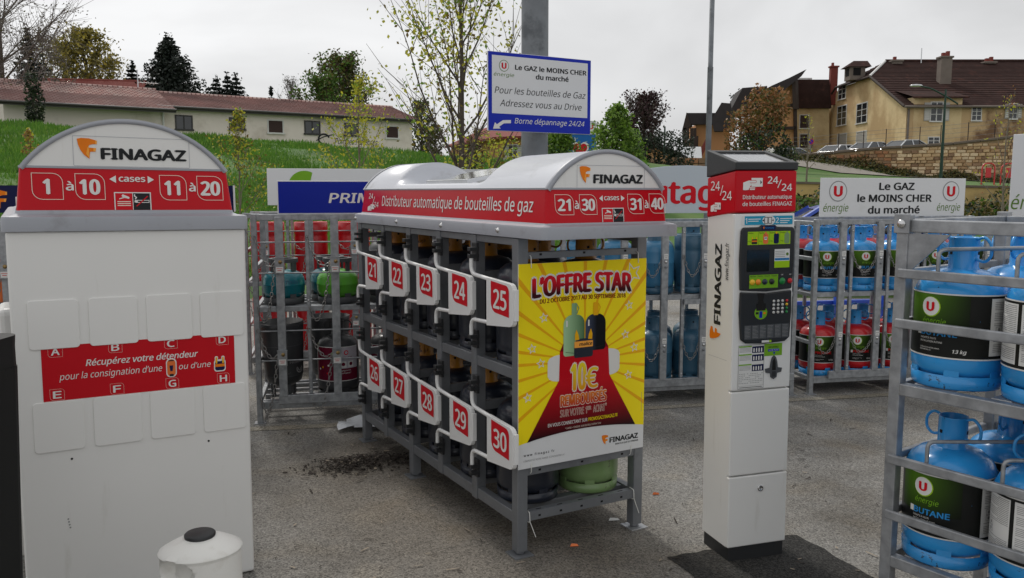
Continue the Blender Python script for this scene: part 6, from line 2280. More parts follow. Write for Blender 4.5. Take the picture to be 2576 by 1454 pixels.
def kind_std(body, ring, collar, handles=True, label=None, cr=0.050, ctop=0.603, hd=0.496):
    parts = []
    mb = MB()
    mb.lathe([(0.0, 0.022), (0.09, 0.026), (0.132, 0.044), (0.1545, 0.072), (0.1555, 0.10), (0.1555, 0.243), (0.1568, 0.246), (0.1568, 0.252), (0.1555, 0.255), (0.1555, hd - 0.100), (0.151, hd - 0.070), (0.137, hd - 0.042), (0.108, hd - 0.018), (0.066, hd - 0.005), (0.030, hd - 0.001), (0.0, hd)], body, 36)
    parts.append(('body', mb.mesh('body'), []))
    parts.append(('foot_ring', ring_part(ring).mesh('foot_ring'), []))
    mb = MB()
    mb.lathe([(cr + 0.006, hd - 0.014), (cr + 0.003, hd), (cr, hd + 0.004), (cr, ctop - 0.004), (cr + 0.0015, ctop - 0.001), (cr - 0.001, ctop), (cr - 0.004, ctop - 0.003), (cr - 0.004, hd + 0.004), (0.02, hd + 0.004), (0.016, hd + 0.024), (0.016, hd + 0.059), (0.0, hd + 0.061)], collar, 24)
    for a in (0.3, 2.4, 4.4):
        mb.T = Matrix.Rotation(a, 4, 'Z')
        mb.box((cr - 0.001, -0.006, hd + 0.049), (cr + 0.0008, 0.006, hd + 0.061), 'hole_black')
        mb.T = None
    subs = []
    if handles:
        for s in (-1, 1):
            h = MB()
            loop_handle(h, s, hd + 0.004, ctop, cr, collar)
            subs.append(('handle', h.mesh('handle')))
    parts.append(('collar', mb.mesh('collar'), subs))
    if label:
        parts.append(('label', label.mesh('label'), []))
    return parts

def kind_squat(body, text=None):
    parts = []
    mb = MB()
    mb.lathe([(0.0, 0.03), (0.10, 0.036), (0.138, 0.058), (0.152, 0.095), (0.154, 0.138), (0.1555, 0.141), (0.1555, 0.146), (0.154, 0.149), (0.150, 0.188), (0.130, 0.222), (0.095, 0.242), (0.045, 0.252), (0.0, 0.254)], body, 36)
    if text:
        mb.text(text, cyl(0.153), 0.02, 0.15, 0.155, 0.026, 'bottle_slate', 0.004, bold=0.02, shear=0.2)
    parts.append(('body', mb.mesh('body'), []))
    parts.append(('foot_ring', ring_part('guard_grey', 0.146).mesh('foot_ring'), []))
    mb = MB()
    for a in (rad(35), rad(145), rad(215), rad(325)):
        mb.arcband(0.085, 0.100, 0.225, 0.318, a - 0.22, a + 0.22, 'guard_grey', 4)
    mb.arcband(0.080, 0.108, 0.306, 0.336, 0, 2 * math.pi, 'guard_grey', 28)
    mb.lathe([(0.022, 0.25), (0.018, 0.28), (0.0, 0.285)], 'brass', 12)
    parts.append(('guard', mb.mesh('guard'), []))
    return parts

def kind_drum(body, t=0.615):
    parts = []
    mb = MB()
    mb.lathe([(0.0, 0.03), (0.12, 0.035), (0.150, 0.06), (0.1555, 0.09), (0.1555, t - 0.135), (0.151, t - 0.122), (0.1555, t - 0.110), (0.157, t - 0.095), (0.157, t), (0.152, t + 0.003), (0.149, t - 0.005), (0.149, t - 0.10), (0.06, t - 0.085), (0.0, t - 0.08)], body, 36)
    parts.append(('body', mb.mesh('body'), []))
    parts.append(('foot_ring', ring_part(body).mesh('foot_ring'), []))
    return parts

def kind_tub():
    parts = []
    mb = MB()
    mb.lathe([(0.0, 0.085), (0.07, 0.09), (0.125, 0.125), (0.140, 0.18), (0.150, 0.33), (0.156, 0.42), (0.154, 0.43), (0.164, 0.55), (0.166, 0.575), (0.158, 0.577), (0.150, 0.50), (0.10, 0.51), (0.05, 0.53), (0.0, 0.535)], 'bottle_charcoal', 36)
    for z in (0.175, 0.405):
        r = 0.141 if z < 0.3 else 0.1565
        mb.lathe([(r, z), (r + 0.0015, z + 0.002), (r, z + 0.004)], 'guard_grey', 36)
    f = cyl(0.149)
    mb.text('PRIMAGAZ', f, -0.02, 0.12, 0.275, 0.018, 'grey_ink', 0.006)
    mb.line([(0.06 + 0.026 * math.cos(rad(a)), 0.225 + 0.026 * math.sin(rad(a))) for a in range(-220, 41, 20)], 0.007, f, 'grey_ink', 0.003, closed=False)
    mb.line([(0.06 + 0.012 * math.cos(rad(a)), 0.225 + 0.012 * math.sin(rad(a))) for a in range(-220, 41, 20)], 0.005, f, 'grey_ink', 0.003, closed=False)
    parts.append(('body', mb.mesh('body'), []))
    for k in range(3):
        mb = MB(Matrix.Rotation(k * 2.1 + 0.4, 4, 'Z'))
        mb.box((0.075, -0.012, 0.0), (0.105, 0.012, 0.115), 'guard_grey')
        parts.append(('leg', mb.mesh('leg'), []))
    return parts

KINDS = {
    'navy': kind_std('bottle_navy', 'bottle_navy', 'collar_yellow', True),
    'green': kind_std('bottle_green', 'bottle_green', 'bottle_green', True),
    'u_butane': kind_std('bottle_blue', 'bottle_blue', 'bottle_blue', True, u_label('BUTANE', 'sky_ink'), ctop=0.536, hd=0.425),
    'u_propane': kind_std('bottle_red', 'bottle_blue', 'bottle_blue', True, u_label('PROPANE', 'red_ink'), ctop=0.536, hd=0.425),
    'slate': kind_std('bottle_slate', 'bottle_slate', 'bottle_slate', False, cr=0.062, ctop=0.53, hd=0.43),
    'blueish': kind_std('bottle_blueish', 'bottle_slate', 'bottle_slate', False, cr=0.062, ctop=0.53, hd=0.43),
    'slate_drum': kind_drum('bottle_slate', 0.47),
    'red_drum': kind_drum('bottle_drum_red', 0.54),
    'charcoal': kind_std('bottle_charcoal', 'bottle_charcoal', 'bottle_charcoal', True, primagaz_label(), ctop=0.57, hd=0.465),
    'teal': kind_squat('bottle_teal', 'TWINY'),
    'lime': kind_squat('bottle_lime'),
    'tub': kind_tub(),
    'orange': kind_std('bottle_orange', 'bottle_charcoal', 'bottle_charcoal', False, cr=0.09, ctop=0.57),
}
def bottle(kind, loc, rz, label, group=None, rx=0.0, ry=0.0):
    t = thing('gas_bottle', label, 'gas bottle', loc, rz, group, rx, ry)
    for nm, me, subs in KINDS[kind]:
        p = obj(nm, me, t)
        for sn, sm in subs:
            obj(sn, sm, p)
    return t
def local(loc, a, x, y, z=0.0):
    c, s = math.cos(a), math.sin(a)
    return (loc[0] + c * x - s * y, loc[1] + s * x + c * y, loc[2] + z if len(loc) > 2 else z)

# bottles in the open kiosk
K0 = (KX, KY, 0)
for row in (0, 1):
    z = 0.8725 if row == 0 else 0.1985
    for i in range(5):
        n = (25 if row == 0 else 30) - i
        v = PW + 0.185 + i * PITCH_V
        bottle('navy', local(K0, KA, 0.195, v, z), KA + random.uniform(-0.6, 0.6) + 0.5, 'dark navy gas bottle with yellow collar behind the %s %s door, numbered %d' % (('nearest', 'second', 'middle', 'fourth', 'farthest')[i], ('upper', 'lower')[row], n), 'navy bottles in the open kiosk')
        far = ('nearest', 'second', 'third', 'fourth', 'farthest')[i]
        g = 'green' if (row == 1 and i == 0) else 'navy'
        if g == 'green':
            bottle('green', local(K0, KA, 0.535, v - 0.03, z), KA, 'pale green gas bottle low behind the yellow poster', 'bottles in the far side of the kiosk')
        else:
            bottle('navy', local(K0, KA, 0.53, v, z), KA + random.uniform(-0.6, 0.6), 'dark bottle on the %s shelf of the kiosk far side, %s from the poster' % ('upper' if row == 0 else 'lower', far), 'bottles in the far side of the kiosk')

# ------------------------------------------------------------------ chains
def chain(mb, p, q, sag, link=0.042, r=0.0034, w=0.0105):
    p, q = Vector(p), Vector(q)
    N = 60
    pts = []
    for i in range(N + 1):
        t = i / N
        c = p.lerp(q, t)
        c.z -= sag * 4 * t * (1 - t)
        pts.append(c)
    step = link * 0.72
    acc, out = 0.0, [(pts[0], (pts[1] - pts[0]).normalized())]
    for i in range(N):
        d = (pts[i + 1] - pts[i]).length
        acc += d
        if acc >= step:
            out.append((pts[i + 1], (pts[i + 1] - pts[i]).normalized()))
            acc = 0
    for k, (c, d) in enumerate(out):
        ref = Vector((0, -1, 0.1)).normalized()
        s = d.cross(ref)
        s = s.normalized() if s.length > 1e-4 else Vector((1, 0, 0))
        t = s.cross(d).normalized()
        a = s if k % 2 == 0 else (t * 0.9 + s * 0.3).normalized()
        lp = []
        for j in range(10):
            th = 2 * math.pi * j / 10
            x, y = math.cos(th), math.sin(th)
            lp.append(c + d * (x * (link / 2 - r)) + a * (y * w))
        mb.tube(lp, r, 'chain_steel', 4, closed=True)

# ------------------------------------------------------------------ locked bottle cages behind
def cage(name, label, s0, nb, pitch, back=0.0, depth=0.72, top=1.50, shelf=0.865, bottom=0.15, lockfrac=0.5, rods=True, boxes=True, gal='galvanised', chains=True, group='bottle cages of the back row', front_rail2=True):
    RZ = 0.20
    c, s = math.cos(RZ), math.sin(RZ)
    loc = (-1.87 + c * s0 - s * back, 6.0 + s * s0 + c * back, 0)
    t = thing(name, label, 'cage', loc, RZ, group)
    X1 = nb * pitch
    def bar(a, b, nm, bev=0.003):
        mb = MB()
        mb.box(a, b, gal)
        return mb.build(nm, t, bev, seg=1)
    for x in (0.0, X1 - 0.04):
        for y in (0.0, depth - 0.04):
            p = bar((x, y, 0.004), (x + 0.04, y + 0.04, top), 'post')
            mb = MB()
            mb.box((x - 0.02, y - 0.02, 0.0), (x + 0.06, y + 0.06, 0.006), gal)
            mb.build('foot', p)
    for y in (0.002, depth - 0.042):
        bar((0.04, y, top - 0.045), (X1 - 0.04, y + 0.036, top - 0.002), 'top_rail')
        bar((0.04, y, shelf - 0.04), (X1 - 0.04, y + 0.036, shelf), 'shelf_rail')
        bar((0.04, y, bottom - 0.045), (X1 - 0.04, y + 0.036, bottom + 0.01), 'bottom_rail')
    bar((0.16, -0.030, bottom - 0.005), (X1 - 0.02, -0.003, bottom + 0.06), 'door_rail')
    for x in (0.002, X1 - 0.038):
        for z in (bottom, shelf - 0.02, top - 0.03, shelf + 0.28, bottom + 0.30):
            bar((x, 0.04, z - 0.018), (x + 0.03, depth - 0.04, z + 0.014), 'side_rail')
    for k in range(4):
        y = 0.09 + k * (depth - 0.20) / 3
        bar((0.04, y, bottom - 0.02), (X1 - 0.04, y + 0.03, bottom + 0.002), 'floor_bar')
        bar((0.04, y, shelf - 0.03), (X1 - 0.04, y + 0.03, shelf - 0.003), 'floor_bar')
    for i in range(1, nb):
        x = i * pitch
        th = bar((x - 0.014, -0.002, bottom + 0.06), (x + 0.014, 0.024, top - 0.047), 'thin_bar')
        mb = MB()
        for z in (1.37, shelf + 0.04, 0.70, bottom + 0.09):
            mb.T = Matrix.Translation((x, -0.002, z)) @ Matrix.Rotation(math.pi / 2, 4, 'X')
            mb.lathe([(0.007, 0.0), (0.006, 0.003), (0.0, 0.0045)], 'bolt_steel', 8)
        mb.build('rivet', th)
        bar((x - 0.014, depth - 0.03, bottom), (x + 0.014, depth - 0.006, top - 0.047), 'thin_bar')
    for i in range(nb):
        x = (i + lockfrac) * pitch
        lb = bar((x - 0.029, -0.034, bottom + 0.05), (x + 0.029, -0.004, top - 0.02), 'lock_bar')
        for z in (1.165, 0.49):
            mb = MB()
            if boxes:
                mb.box((x - 0.034, -0.052, z - 0.055), (x + 0.034, -0.0345, z + 0.055), gal)
                mb.box((x - 0.036, -0.058, z + 0.055), (x + 0.036, -0.0345, z + 0.060), gal)
                mb.T = Matrix.Translation((x + 0.006, -0.052, z + 0.028)) @ Matrix.Rotation(math.pi / 2, 4, 'X')
                mb.lathe([(0.014, 0.0), (0.014, 0.003), (0.0, 0.004)], 'brass', 14)
                mb.T = None
                f = plane((x, -0.052, z))
                mb.poly([(-0.025, -0.048), (0.025, -0.048), (0.025, -0.006), (-0.025, -0.006)], f, 'label_white', 0.001)
                mb.poly([(-0.02, -0.02), (0.02, -0.02), (0.02, -0.017), (-0.02, -0.017)], f, 'red_ink', 0.0016)
                mb.poly([(-0.014, -0.034), (0.014, -0.034), (0.014, -0.030), (-0.014, -0.030)], f, 'red_ink', 0.0016)
            else:
                f = plane((x + 0.006, -0.034, z))
                mb.poly([(-0.018, 0.0), (0.018, 0.0), (0.018, 0.042), (-0.018, 0.042)], f, 'label_white', 0.001)
                mb.poly([(-0.014, 0.024), (0.014, 0.024), (0.014, 0.029), (-0.014, 0.029)], f, 'grey_ink', 0.0016)
                mb.poly([(-0.010, 0.010), (0.010, 0.010), (0.010, 0.014), (-0.010, 0.014)], f, 'grey_ink', 0.0016)
                for dz in (-0.022, -0.062):
                    mb.T = Matrix.Translation((x + 0.006, -0.034, z + dz)) @ Matrix.Rotation(math.pi / 2, 4, 'X')
                    mb.lathe([(0.012, 0.0), (0.011, 0.004), (0.005, 0.006), (0.0, 0.006)], 'bolt_steel' if dz > -0.04 else 'steel_grey', 12)
                    mb.T = None
            mb.build('lock', lb)
        if chains:
            for z in (1.165, 0.49):
                mb = MB()
                xs = i * pitch + (0.03 if i == 0 else 0.0)
                if boxes:
                    chain(mb, (xs, -0.01, z + 0.20), (x - 0.032, -0.03, z + 0.02), 0.09)
                    chain(mb, (x - 0.036, -0.028, z + 0.01), (xs + 0.005, -0.02, z - 0.31), 0.22)
                else:
                    chain(mb, (xs, -0.01, z + 0.015), (x - 0.03, -0.02, z - 0.01), 0.14, link=0.036, r=0.003, w=0.009)
                mb.build('chain', t)
    if rods:
        for z in (1.33, 1.105, 0.68, 0.46):
            mb = MB()
            mb.tube([(0.03, 0.03, z), (X1 - 0.03, 0.03, z)], 0.006, gal, 6)
            mb.build('rod', t)
    return t, loc

A_, A0 = cage('bottle_cage', 'galvanised bottle cage with lock boxes and chains beneath the dark blue sign', 0.0, 4, 0.39, top=1.535)
RZ = 0.20
def in_cage(loc, x, y, z): return local(loc, RZ, x, y, z)
UP, LO = 0.866, 0.153
bottle('teal', in_cage(A0, 0.205, 0.20, UP), RZ + 0.0, 'teal squat gas bottle lettered TWINY on the upper cage shelf', 'bottles in the cage under the dark blue sign')
bottle('teal', in_cage(A0, 0.545, 0.36, UP), RZ - 0.7, 'teal squat gas bottle half hidden behind the bright green one', 'bottles in the cage under the dark blue sign')
bottle('lime', in_cage(A0, 0.600, 0.18, UP), RZ, 'bright green squat gas bottle with grey guard', 'bottles in the cage under the dark blue sign')
bottle('tub', in_cage(A0, 0.195, 0.20, LO), RZ + 0.5, 'charcoal tapered gas bottle leaning under the teal bottle', 'bottles in the cage under the dark blue sign', ry=-0.04)
bottle('tub', in_cage(A0, 0.520, 0.42, LO), RZ, 'charcoal tapered gas bottle partly hidden behind the maroon labelled one', 'bottles in the cage under the dark blue sign')
bottle('charcoal', in_cage(A0, 0.590, 0.19, LO), RZ - 0.15, 'black gas bottle with maroon and silver label under the bright green bottle', 'bottles in the cage under the dark blue sign')
for k, x in enumerate((0.98, 1.36)):
    for z, w_ in ((UP, 'upper'), (LO, 'lower')):
        bottle('charcoal', in_cage(A0, x, 0.20, z), RZ, 'charcoal bottle on the %s cage shelf hidden by the open kiosk, %s' % (w_, ('nearer the green one', 'farther right')[k]), 'bottles in the cage under the dark blue sign')

E_, E0 = cage('bottle_cage', 'rear cage of red bottles beneath the white sign', -0.25, 6, 0.40, back=1.75, gal='galvanised')
for i in range(6):
    nth = ('first', 'second', 'third', 'fourth', 'fifth', 'sixth')[i]
    for z, w_ in ((UP, 'upper'), (LO, 'lower')):
        if i == 3 and z == UP:
            bottle('u_propane', in_cage(E0, i * 0.40 + 0.20, 0.22, z), RZ + 2.4, 'red domed bottle among the red drums of the rear cage', 'red bottles of the rear cage')
        else:
            bottle('red_drum', in_cage(E0, i * 0.40 + 0.20, 0.22, z), RZ + i, 'plain red drum shaped bottle, %s from the left on the %s rear shelf' % (nth, w_), 'red bottles of the rear cage')

D_, D0 = cage('bottle_cage', 'galvanised cage beyond the left kiosk under the navy sign', -1.80, 4, 0.40)
for i in range(4):
    nth = ('first', 'second', 'third', 'fourth')[i]
    bottle('orange' if i % 2 == 0 else 'navy', in_cage(D0, i * 0.40 + 0.20, 0.20, UP), RZ, '%s bottle %s from the left on the upper shelf beyond the white kiosk' % (('orange', 'navy')[i % 2], nth), 'bottles beyond the left kiosk')
    bottle('orange' if i % 2 == 1 else 'navy', in_cage(D0, i * 0.40 + 0.20, 0.20, LO), RZ, '%s bottle %s from the left on the lower shelf beyond the white kiosk' % (('navy', 'orange')[i % 2], nth), 'bottles beyond the left kiosk')

B_, B0 = cage('bottle_cage', 'galvanised cage of slate blue bottles between poster and payment column', 2.296, 6, 0.336, rods=False, boxes=False, shelf=0.875, bottom=0.14, top=1.46)
for (i, z, k) in ((0, UP, 'blueish'), (1, UP, 'blueish'), (2, UP, 'blueish'), (3, UP, 'slate_drum'), (4, UP, 'slate_drum'), (5, UP, 'slate'), (0, LO, 'slate'), (1, LO, 'slate'), (2, LO, 'slate'), (3, LO, 'slate'), (4, LO, 'slate'), (5, LO, 'slate')):
    nth = ('first', 'second', 'third', 'fourth', 'fifth', 'sixth')[i]
    bottle(k, in_cage(B0, i * 0.336 + 0.17, 0.20, z + (0.01 if z == UP else -0.01)), RZ + i * 0.7, 'slate blue bottle %s from the left on the %s shelf beneath the pale rounded sign' % (nth, 'upper' if z == UP else 'lower'), 'slate blue bottles')
for (i, z) in ((2, UP), (3, UP), (2, LO), (3, LO)):
    bottle('slate', in_cage(B0, i * 0.336 + 0.30, 0.52, z + (0.01 if z == UP else -0.01)), RZ, 'slate blue bottle in the second row on the %s shelf, %s' % ('upper' if z == UP else 'lower', 'nearer the poster' if i == 2 else 'nearer the payment column'), 'slate blue bottles')
mb = MB()
mb.box((1.01, -0.03, 0.80), (1.45, -0.006, 0.84), 'galvanised')
mb.tube([(1.40, -0.05, 0.82), (1.40, -0.10, 0.82)], 0.02, 'trolley_blue', 10)
mb.build('latch', B_)

C_, C0 = cage('bottle_cage', 'galvanised cage of blue and red bottles behind the payment column', 4.45, 6, 0.345, rods=False, boxes=False, lockfrac=0.70, shelf=0.862, bottom=0.14, top=1.468)
for i in range(6):
    nth = ('first', 'second', 'third', 'fourth', 'fifth', 'sixth')[i]
    bottle('u_butane', in_cage(C0, i * 0.345 + 0.195, 0.19, 0.862), RZ - 0.30 + random.uniform(-0.1, 0.1), 'blue butane bottle %s from the left in front on the upper cage shelf' % nth, 'blue bottles in the cage')
    bottle('u_propane', in_cage(C0, i * 0.345 + 0.185, 0.19, 0.143), RZ - 0.42 + random.uniform(-0.1, 0.1), 'red propane bottle %s from the left in front on the lower cage shelf' % nth, 'red bottles in the cage')
    if i < 5:
        bottle('u_propane', in_cage(C0, i * 0.345 + 0.02 + (0.12 if i else 0.165), 0.53, 0.862), RZ + 2.2, 'red propane bottle %s from the left in the rear row of the upper shelf' % nth, 'red bottles in the cage')
        bottle('u_propane', in_cage(C0, i * 0.345 + 0.02 + (0.12 if i else 0.165), 0.53, 0.143), RZ + 2.2, 'red propane bottle %s from the left in the rear row of the lower shelf' % nth, 'red bottles in the cage')

# ------------------------------------------------------------------ open transport rack at the right
RX0, RY0, RA = 1.428, 3.023, -0.9488
R0 = (RX0, RY0, 0)
rack = thing('bottle_rack', 'open galvanised transport rack of blue bottles at the right edge', 'rack', R0, RA)
RL, RD = 1.22, 0.74
def rb(a, b, nm, bev=0.004):
    mb = MB()
    mb.box(a, b, 'galvanised_bright')
    return mb.build(nm, rack, bev)
for x in (-0.044, RL):
    for y in (0.0, RD + 0.016):
        rb((x, y, 0.0), (x + 0.044, y + 0.044, 1.615), 'post')
for y in (0.004, RD + 0.006):
    rb((-0.0005, y, 1.552), (RL, y + 0.04, 1.598), 'top_rail')
for x in (-0.041, RL + 0.004):
    rb((x, 0.045, 1.552), (x + 0.038, RD + 0.015, 1.598), 'top_rail')
for z in (1.404, 1.221, 0.709, 0.496):
    for y in (-0.004, RD + 0.034):
        rb((-0.024, y - 0.014 if y < 0 else y, z - 0.018), (RL + 0.03, y + 0.004 if y < 0 else y + 0.03, z + 0.016), 'guard_rail')
    for x in (-0.040, RL + 0.02):
        rb((x, 0.046, z - 0.016), (x + 0.022, RD, z + 0.012), 'side_rail')
for z in (1.002, 0.341):
    for y in (-0.003, RD + 0.013):
        rb((-0.0005, y, z - 0.050), (RL, y + 0.040, z - 0.006), 'shelf_beam')
    for k in range(5):
        rb((0.03 + k * 0.27, 0.043, z - 0.05), (0.10 + k * 0.27, RD + 0.012, z - 0.004), 'shelf_bar')
    for x in (-0.050, RL + 0.01):
        rb((x + 0.01, 0.046, z - 0.048), (x + 0.04, RD, z - 0.008), 'side_beam')
mb = MB()
mb.prism([(0.0, 1.548), (0.0, 1.40), (0.15, 1.548)][::-1], 0, 0.006, plane((0, 0.012, 0)), 'galvanised_bright')
mb.build('gusset', rack)
mb = MB()
mb.box((-0.050, -0.010, 1.548), (0.008, -0.001, 1.618), 'galvanised_bright')
mb.T = Matrix.Translation((-0.020, -0.010, 1.582)) @ Matrix.Rotation(math.pi / 2, 4, 'X')
mb.lathe([(0.016, 0.0), (0.016, 0.006), (0.010, 0.010), (0.0, 0.011)], 'bolt_steel', 12)
mb.build('corner_bracket', rack, 0.002)
for (z, dz) in ((1.42, 0.075), (0.725, 0.075)):
    for k in range(3):
        mb = MB()
        u = 0.11 + k * 0.26
        mb.tube(smooth_path([(u, 0.012, z - 0.01), (u, 0.012, z + dz), (u + 0.30, 0.36, z + dz + 0.012), (u + 0.05, RD - 0.01, z + dz), (u + 0.05, RD + 0.04, z - 0.01)], 0.025, 4), 0.0075, 'galvanised', 8)
        mb.build('retaining_hoop', rack)
rot_f = {('U', 0): -1.13, ('U', 1): 2.80, ('L', 0): -1.05, ('L', 1): 2.95}
for k in range(4):
    for row, y in ((0, 0.172), (1, 0.515)):
        for lv, z in (('U', 1.002 - 0.003), ('L', 0.341 - 0.003)):
            a = rot_f.get((lv, k), 0.4) if row == 0 else 0.6 + k
            u = 0.118 + k * 0.322 + (0.06 if row else 0)
            if u > 1.16: continue
            nth = ('first', 'second', 'third', 'fourth')[k]
            bottle('u_butane', local(R0, RA, u, y, z), a, 'blue butane bottle, %s along the %s row of the rack %s shelf' % (nth, 'front' if row == 0 else 'rear', 'upper' if lv == 'U' else 'lower'), 'blue bottles in the rack')
# ------------------------------------------------------------------ signs and poles
def board(name, label, p_tl, p_tr, h, mname='sign_white', thick=0.012, cat='sign', group=None, edge=None):
    """flat sign between two top corners; returns thing, frame with x from the left and y from the bottom"""
    p, q = Vector(p_tl), Vector(p_tr)
    d = q - p
    w = Vector((d.x, d.y)).length
    a = math.atan2(d.y, d.x)
    t = thing(name, label, cat, (p.x, p.y, p.z - h), a, group)
    mb = MB()
    mb.box((0, 0, 0), (w, thick, h), mname)
    pn = mb.build('panel', t, 0.002, seg=1)
    return t, pn, plane((0, 0, 0)), w

# dark blue sign on the cage
CZ = lambda s, back=0.0, z=0.0: Vector((-1.87 + math.cos(0.2) * s - math.sin(0.2) * back, 6.0 + math.sin(0.2) * s + math.cos(0.2) * back, z))
t, pn, f, w = board('cage_sign', 'dark blue sign lettered in white italics on the cage', CZ(0.19, 0.01, 1.775), CZ(1.56, 0.01, 1.775), 0.240, 'sign_white')
mb = MB()
mb.poly([(0.008, 0.006), (w - 0.008, 0.006), (w - 0.008, 0.232), (0.008, 0.232)], f, 'prim_blue', 0.001)
mb.text('PRIMAGAZ', f, 0.36, 1.02, 0.078, 0.072, 'white_ink', 0.0022, bold=0.03, shear=0.15)
mb.build('print', pn)
mb = MB()
for x in (0.15, 1.2):
    mb.box((x, 0.012, -0.05), (x + 0.03, 0.03, 0.2), 'galvanised')
mb.build('bracket', t)
# white sign behind with the green disc
t, pn, f, w = board('cage_sign', 'white sign with green disc on the rear cage', CZ(-0.02, 1.75, 1.905), CZ(2.2, 1.75, 1.905), 0.335, 'sign_white')
mb = MB()
cx, cz = 0.335, 0.165
pts = [(cx + 0.15 * math.cos(rad(a)), cz + 0.15 * math.sin(rad(a))) for a in range(62, 331, 8)]
mb.poly(pts + [(cx + 0.05, cz - 0.03), (cx + 0.055, cz + 0.07)], f, 'green_ink', 0.002)
mb.poly([(0.69, 0.216), (0.72, 0.216), (0.72, 0.226), (0.69, 0.226)], f, 'red_ink', 0.002)
mb.build('print', pn)
mb = MB()
for x in (0.1, 1.0, 2.0):
    mb.box((x, 0.013, -0.09), (x + 0.04, 0.04, 0.25), 'galvanised')
mb.build('bracket', t)
# navy sign at the far left
t, pn, f, w = board('cage_sign', 'navy sign with orange shield logo beyond the left kiosk', CZ(-1.80, 0.02, 1.738), CZ(-0.10, 0.02, 1.738), 0.185, 'sign_white')
mb = MB()
mb.poly([(0.0, 0.0), (w - 0.012, 0.0), (w - 0.012, 0.185), (0.0, 0.185)], f, 'navy_ink', 0.001)
f_logo(mb, f, 0.108, 0.030, 0.118, 0.125, 0.0022)
mb.text('FINAGAZ', f, 0.275, 0.90, 0.03, 0.078, 'white_ink', 0.0022, bold=0.02)
mb.build('print', pn)
# pale rounded sign with red letters
p, q = CZ(2.62, 0.02, 0), CZ(4.05, 0.02, 0)
ang = 0.2
t = thing('cage_sign', 'pale grey sign with curved top and red lettering', 'sign', (p.x, p.y, 1.525), ang)
w = 1.42
pts = [(0, 0), (w, 0), (w, 0.26)] + [(w - w * k / 14, 0.26 + 0.115 * (1 - (2 * k / 14 - 1) ** 2)) for k in range(1, 14)] + [(0, 0.26)]
mb = MB()
f = plane((0, 0, 0))
mb.prism(pts, -0.014, 0.0, f, 'butagaz_white')
pn = mb.build('panel', t, 0.002, seg=1)
mb = MB()
mb.text('Butagaz', f, 0.24, 1.22, 0.075, 0.185, 'red_ink', 0.0015, bold=0.035)
mb.circ(0.24, 0.31, 0.022, f, 'sky_ink', 0.0015)
mb.build('print', pn)
# white sign over the blue bottles
a, b = at(2066, 447, 6.95), at(2430, 459, 7.32)
zt = 1.808
t, pn, f, w = board('cage_sign', 'long white sign with two red U emblems over the blue bottles', (a.x, a.y, zt), (b.x, b.y, zt), 0.322, 'sign_white')
mb = MB()
for (cx, er) in ((0.115 * w, 0), (0.895 * w, 0)):
    u_logo(mb, f, cx, 0.212, 0.086, 0.0012)
    mb.text('énergie', f, cx - 0.135, cx + 0.105, 0.045, 0.062, 'olive_ink', 0.0015, shear=0.2)
mb.text('Le GAZ', f, w * 0.39, w * 0.635, 0.222, 0.062, 'black_ink', 0.0015, bold=0.045)
mb.text('le MOINS CHER', f, w * 0.245, w * 0.76, 0.122, 0.062, 'black_ink', 0.0015, bold=0.045)
mb.text('du marché', f, w * 0.32, w * 0.68, 0.024, 0.062, 'black_ink', 0.0015, bold=0.045)
mb.build('print', pn)
mb = MB()
for x in (0.2, 1.0):
    mb.box((x, 0.013, -0.10), (x + 0.04, 0.035, 0.25), 'galvanised')
mb.build('bracket', t)
# white sign at the right edge
a, b = at(2550, 338, 5.2), at(2770, 326, 4.85)
zt = a.z
t, pn, f, w = board('cage_sign', 'tall white sign cut by the right edge of the picture', (a.x, a.y, zt), (b.x, b.y, zt), 0.53, 'sign_white')
mb = MB()
u_logo(mb, f, w * 0.42, 0.36, 0.12, 0.0012, ring='olive_ink')
mb.text('énergie', f, 0.012, w * 0.75, 0.075, 0.085, 'olive_ink', 0.0015, shear=0.2)
mb.build('print', pn)
mb = MB()
mb.box((0.05, 0.014, -1.45), (0.09, 0.05, 0.4), 'galvanised')
mb.box((w - 0.09, 0.014, -1.45), (w - 0.05, 0.05, 0.4), 'galvanised')
mb.build('bracket', t)
mb = MB()
a2, b2 = at(2300, 549, 5.5), at(2545, 553, 5.2)

# big pole with the blue and white notice
pc = at(1345, 300, 7.9)
t = thing('lamp_column', 'thick grey zinc column carrying the blue and white notice', 'column', (pc.x, pc.y, 0))
mb = MB()
mb.lathe([(0.126, 0.0), (0.124, 3.0), (0.118, 9.0), (0.0, 9.0)], 'zinc_pole', 32)
mb.lathe([(0.20, 0.0), (0.20, 0.02), (0.126, 0.021)], 'zinc_pole', 24)
mb.build('shaft', t)
TL, BL, TR, BR = (1227, 127), (1230, 328), (1487, 145), (1485, 332)
YL = 7.30
pa = at(*TL, YL)
# true height from the left edge, right edge depth from the ratio of heights
pb_ = at(*BL, YL)
hh = pa.z - pb_.z
YR = YL * 201.0 / 187.0
pr = at(*TR, YR)
t, pn, f, w = board('direction_sign', 'white notice in a blue frame with an arrow, on the thick column', (pa.x, pa.y, pa.z), (pr.x, pr.y, pa.z), hh, 'sign_white', 0.02)
k = hh / 201.0
X = lambda px: (px - 1230) / 255.0 * w
mb = MB()
mb.poly([(0.003, 0.003), (w - 0.003, 0.003), (w - 0.003, hh - 0.003), (0.003, hh - 0.003)], f, 'sign_blue', 0.001)
mb.poly([(0.036 * w, 0.222 * hh), (0.965 * w, 0.222 * hh), (0.965 * w, 0.953 * hh), (0.036 * w, 0.953 * hh)], f, 'sign_white', 0.002)
u_logo(mb, f, 0.146 * w, 0.828 * hh, 0.073 * hh, 0.003, ring='olive_ink')
mb.text('énergie', f, 0.052 * w, 0.24 * w, 0.695 * hh, 0.045 * hh, 'olive_ink', 0.003, shear=0.2)
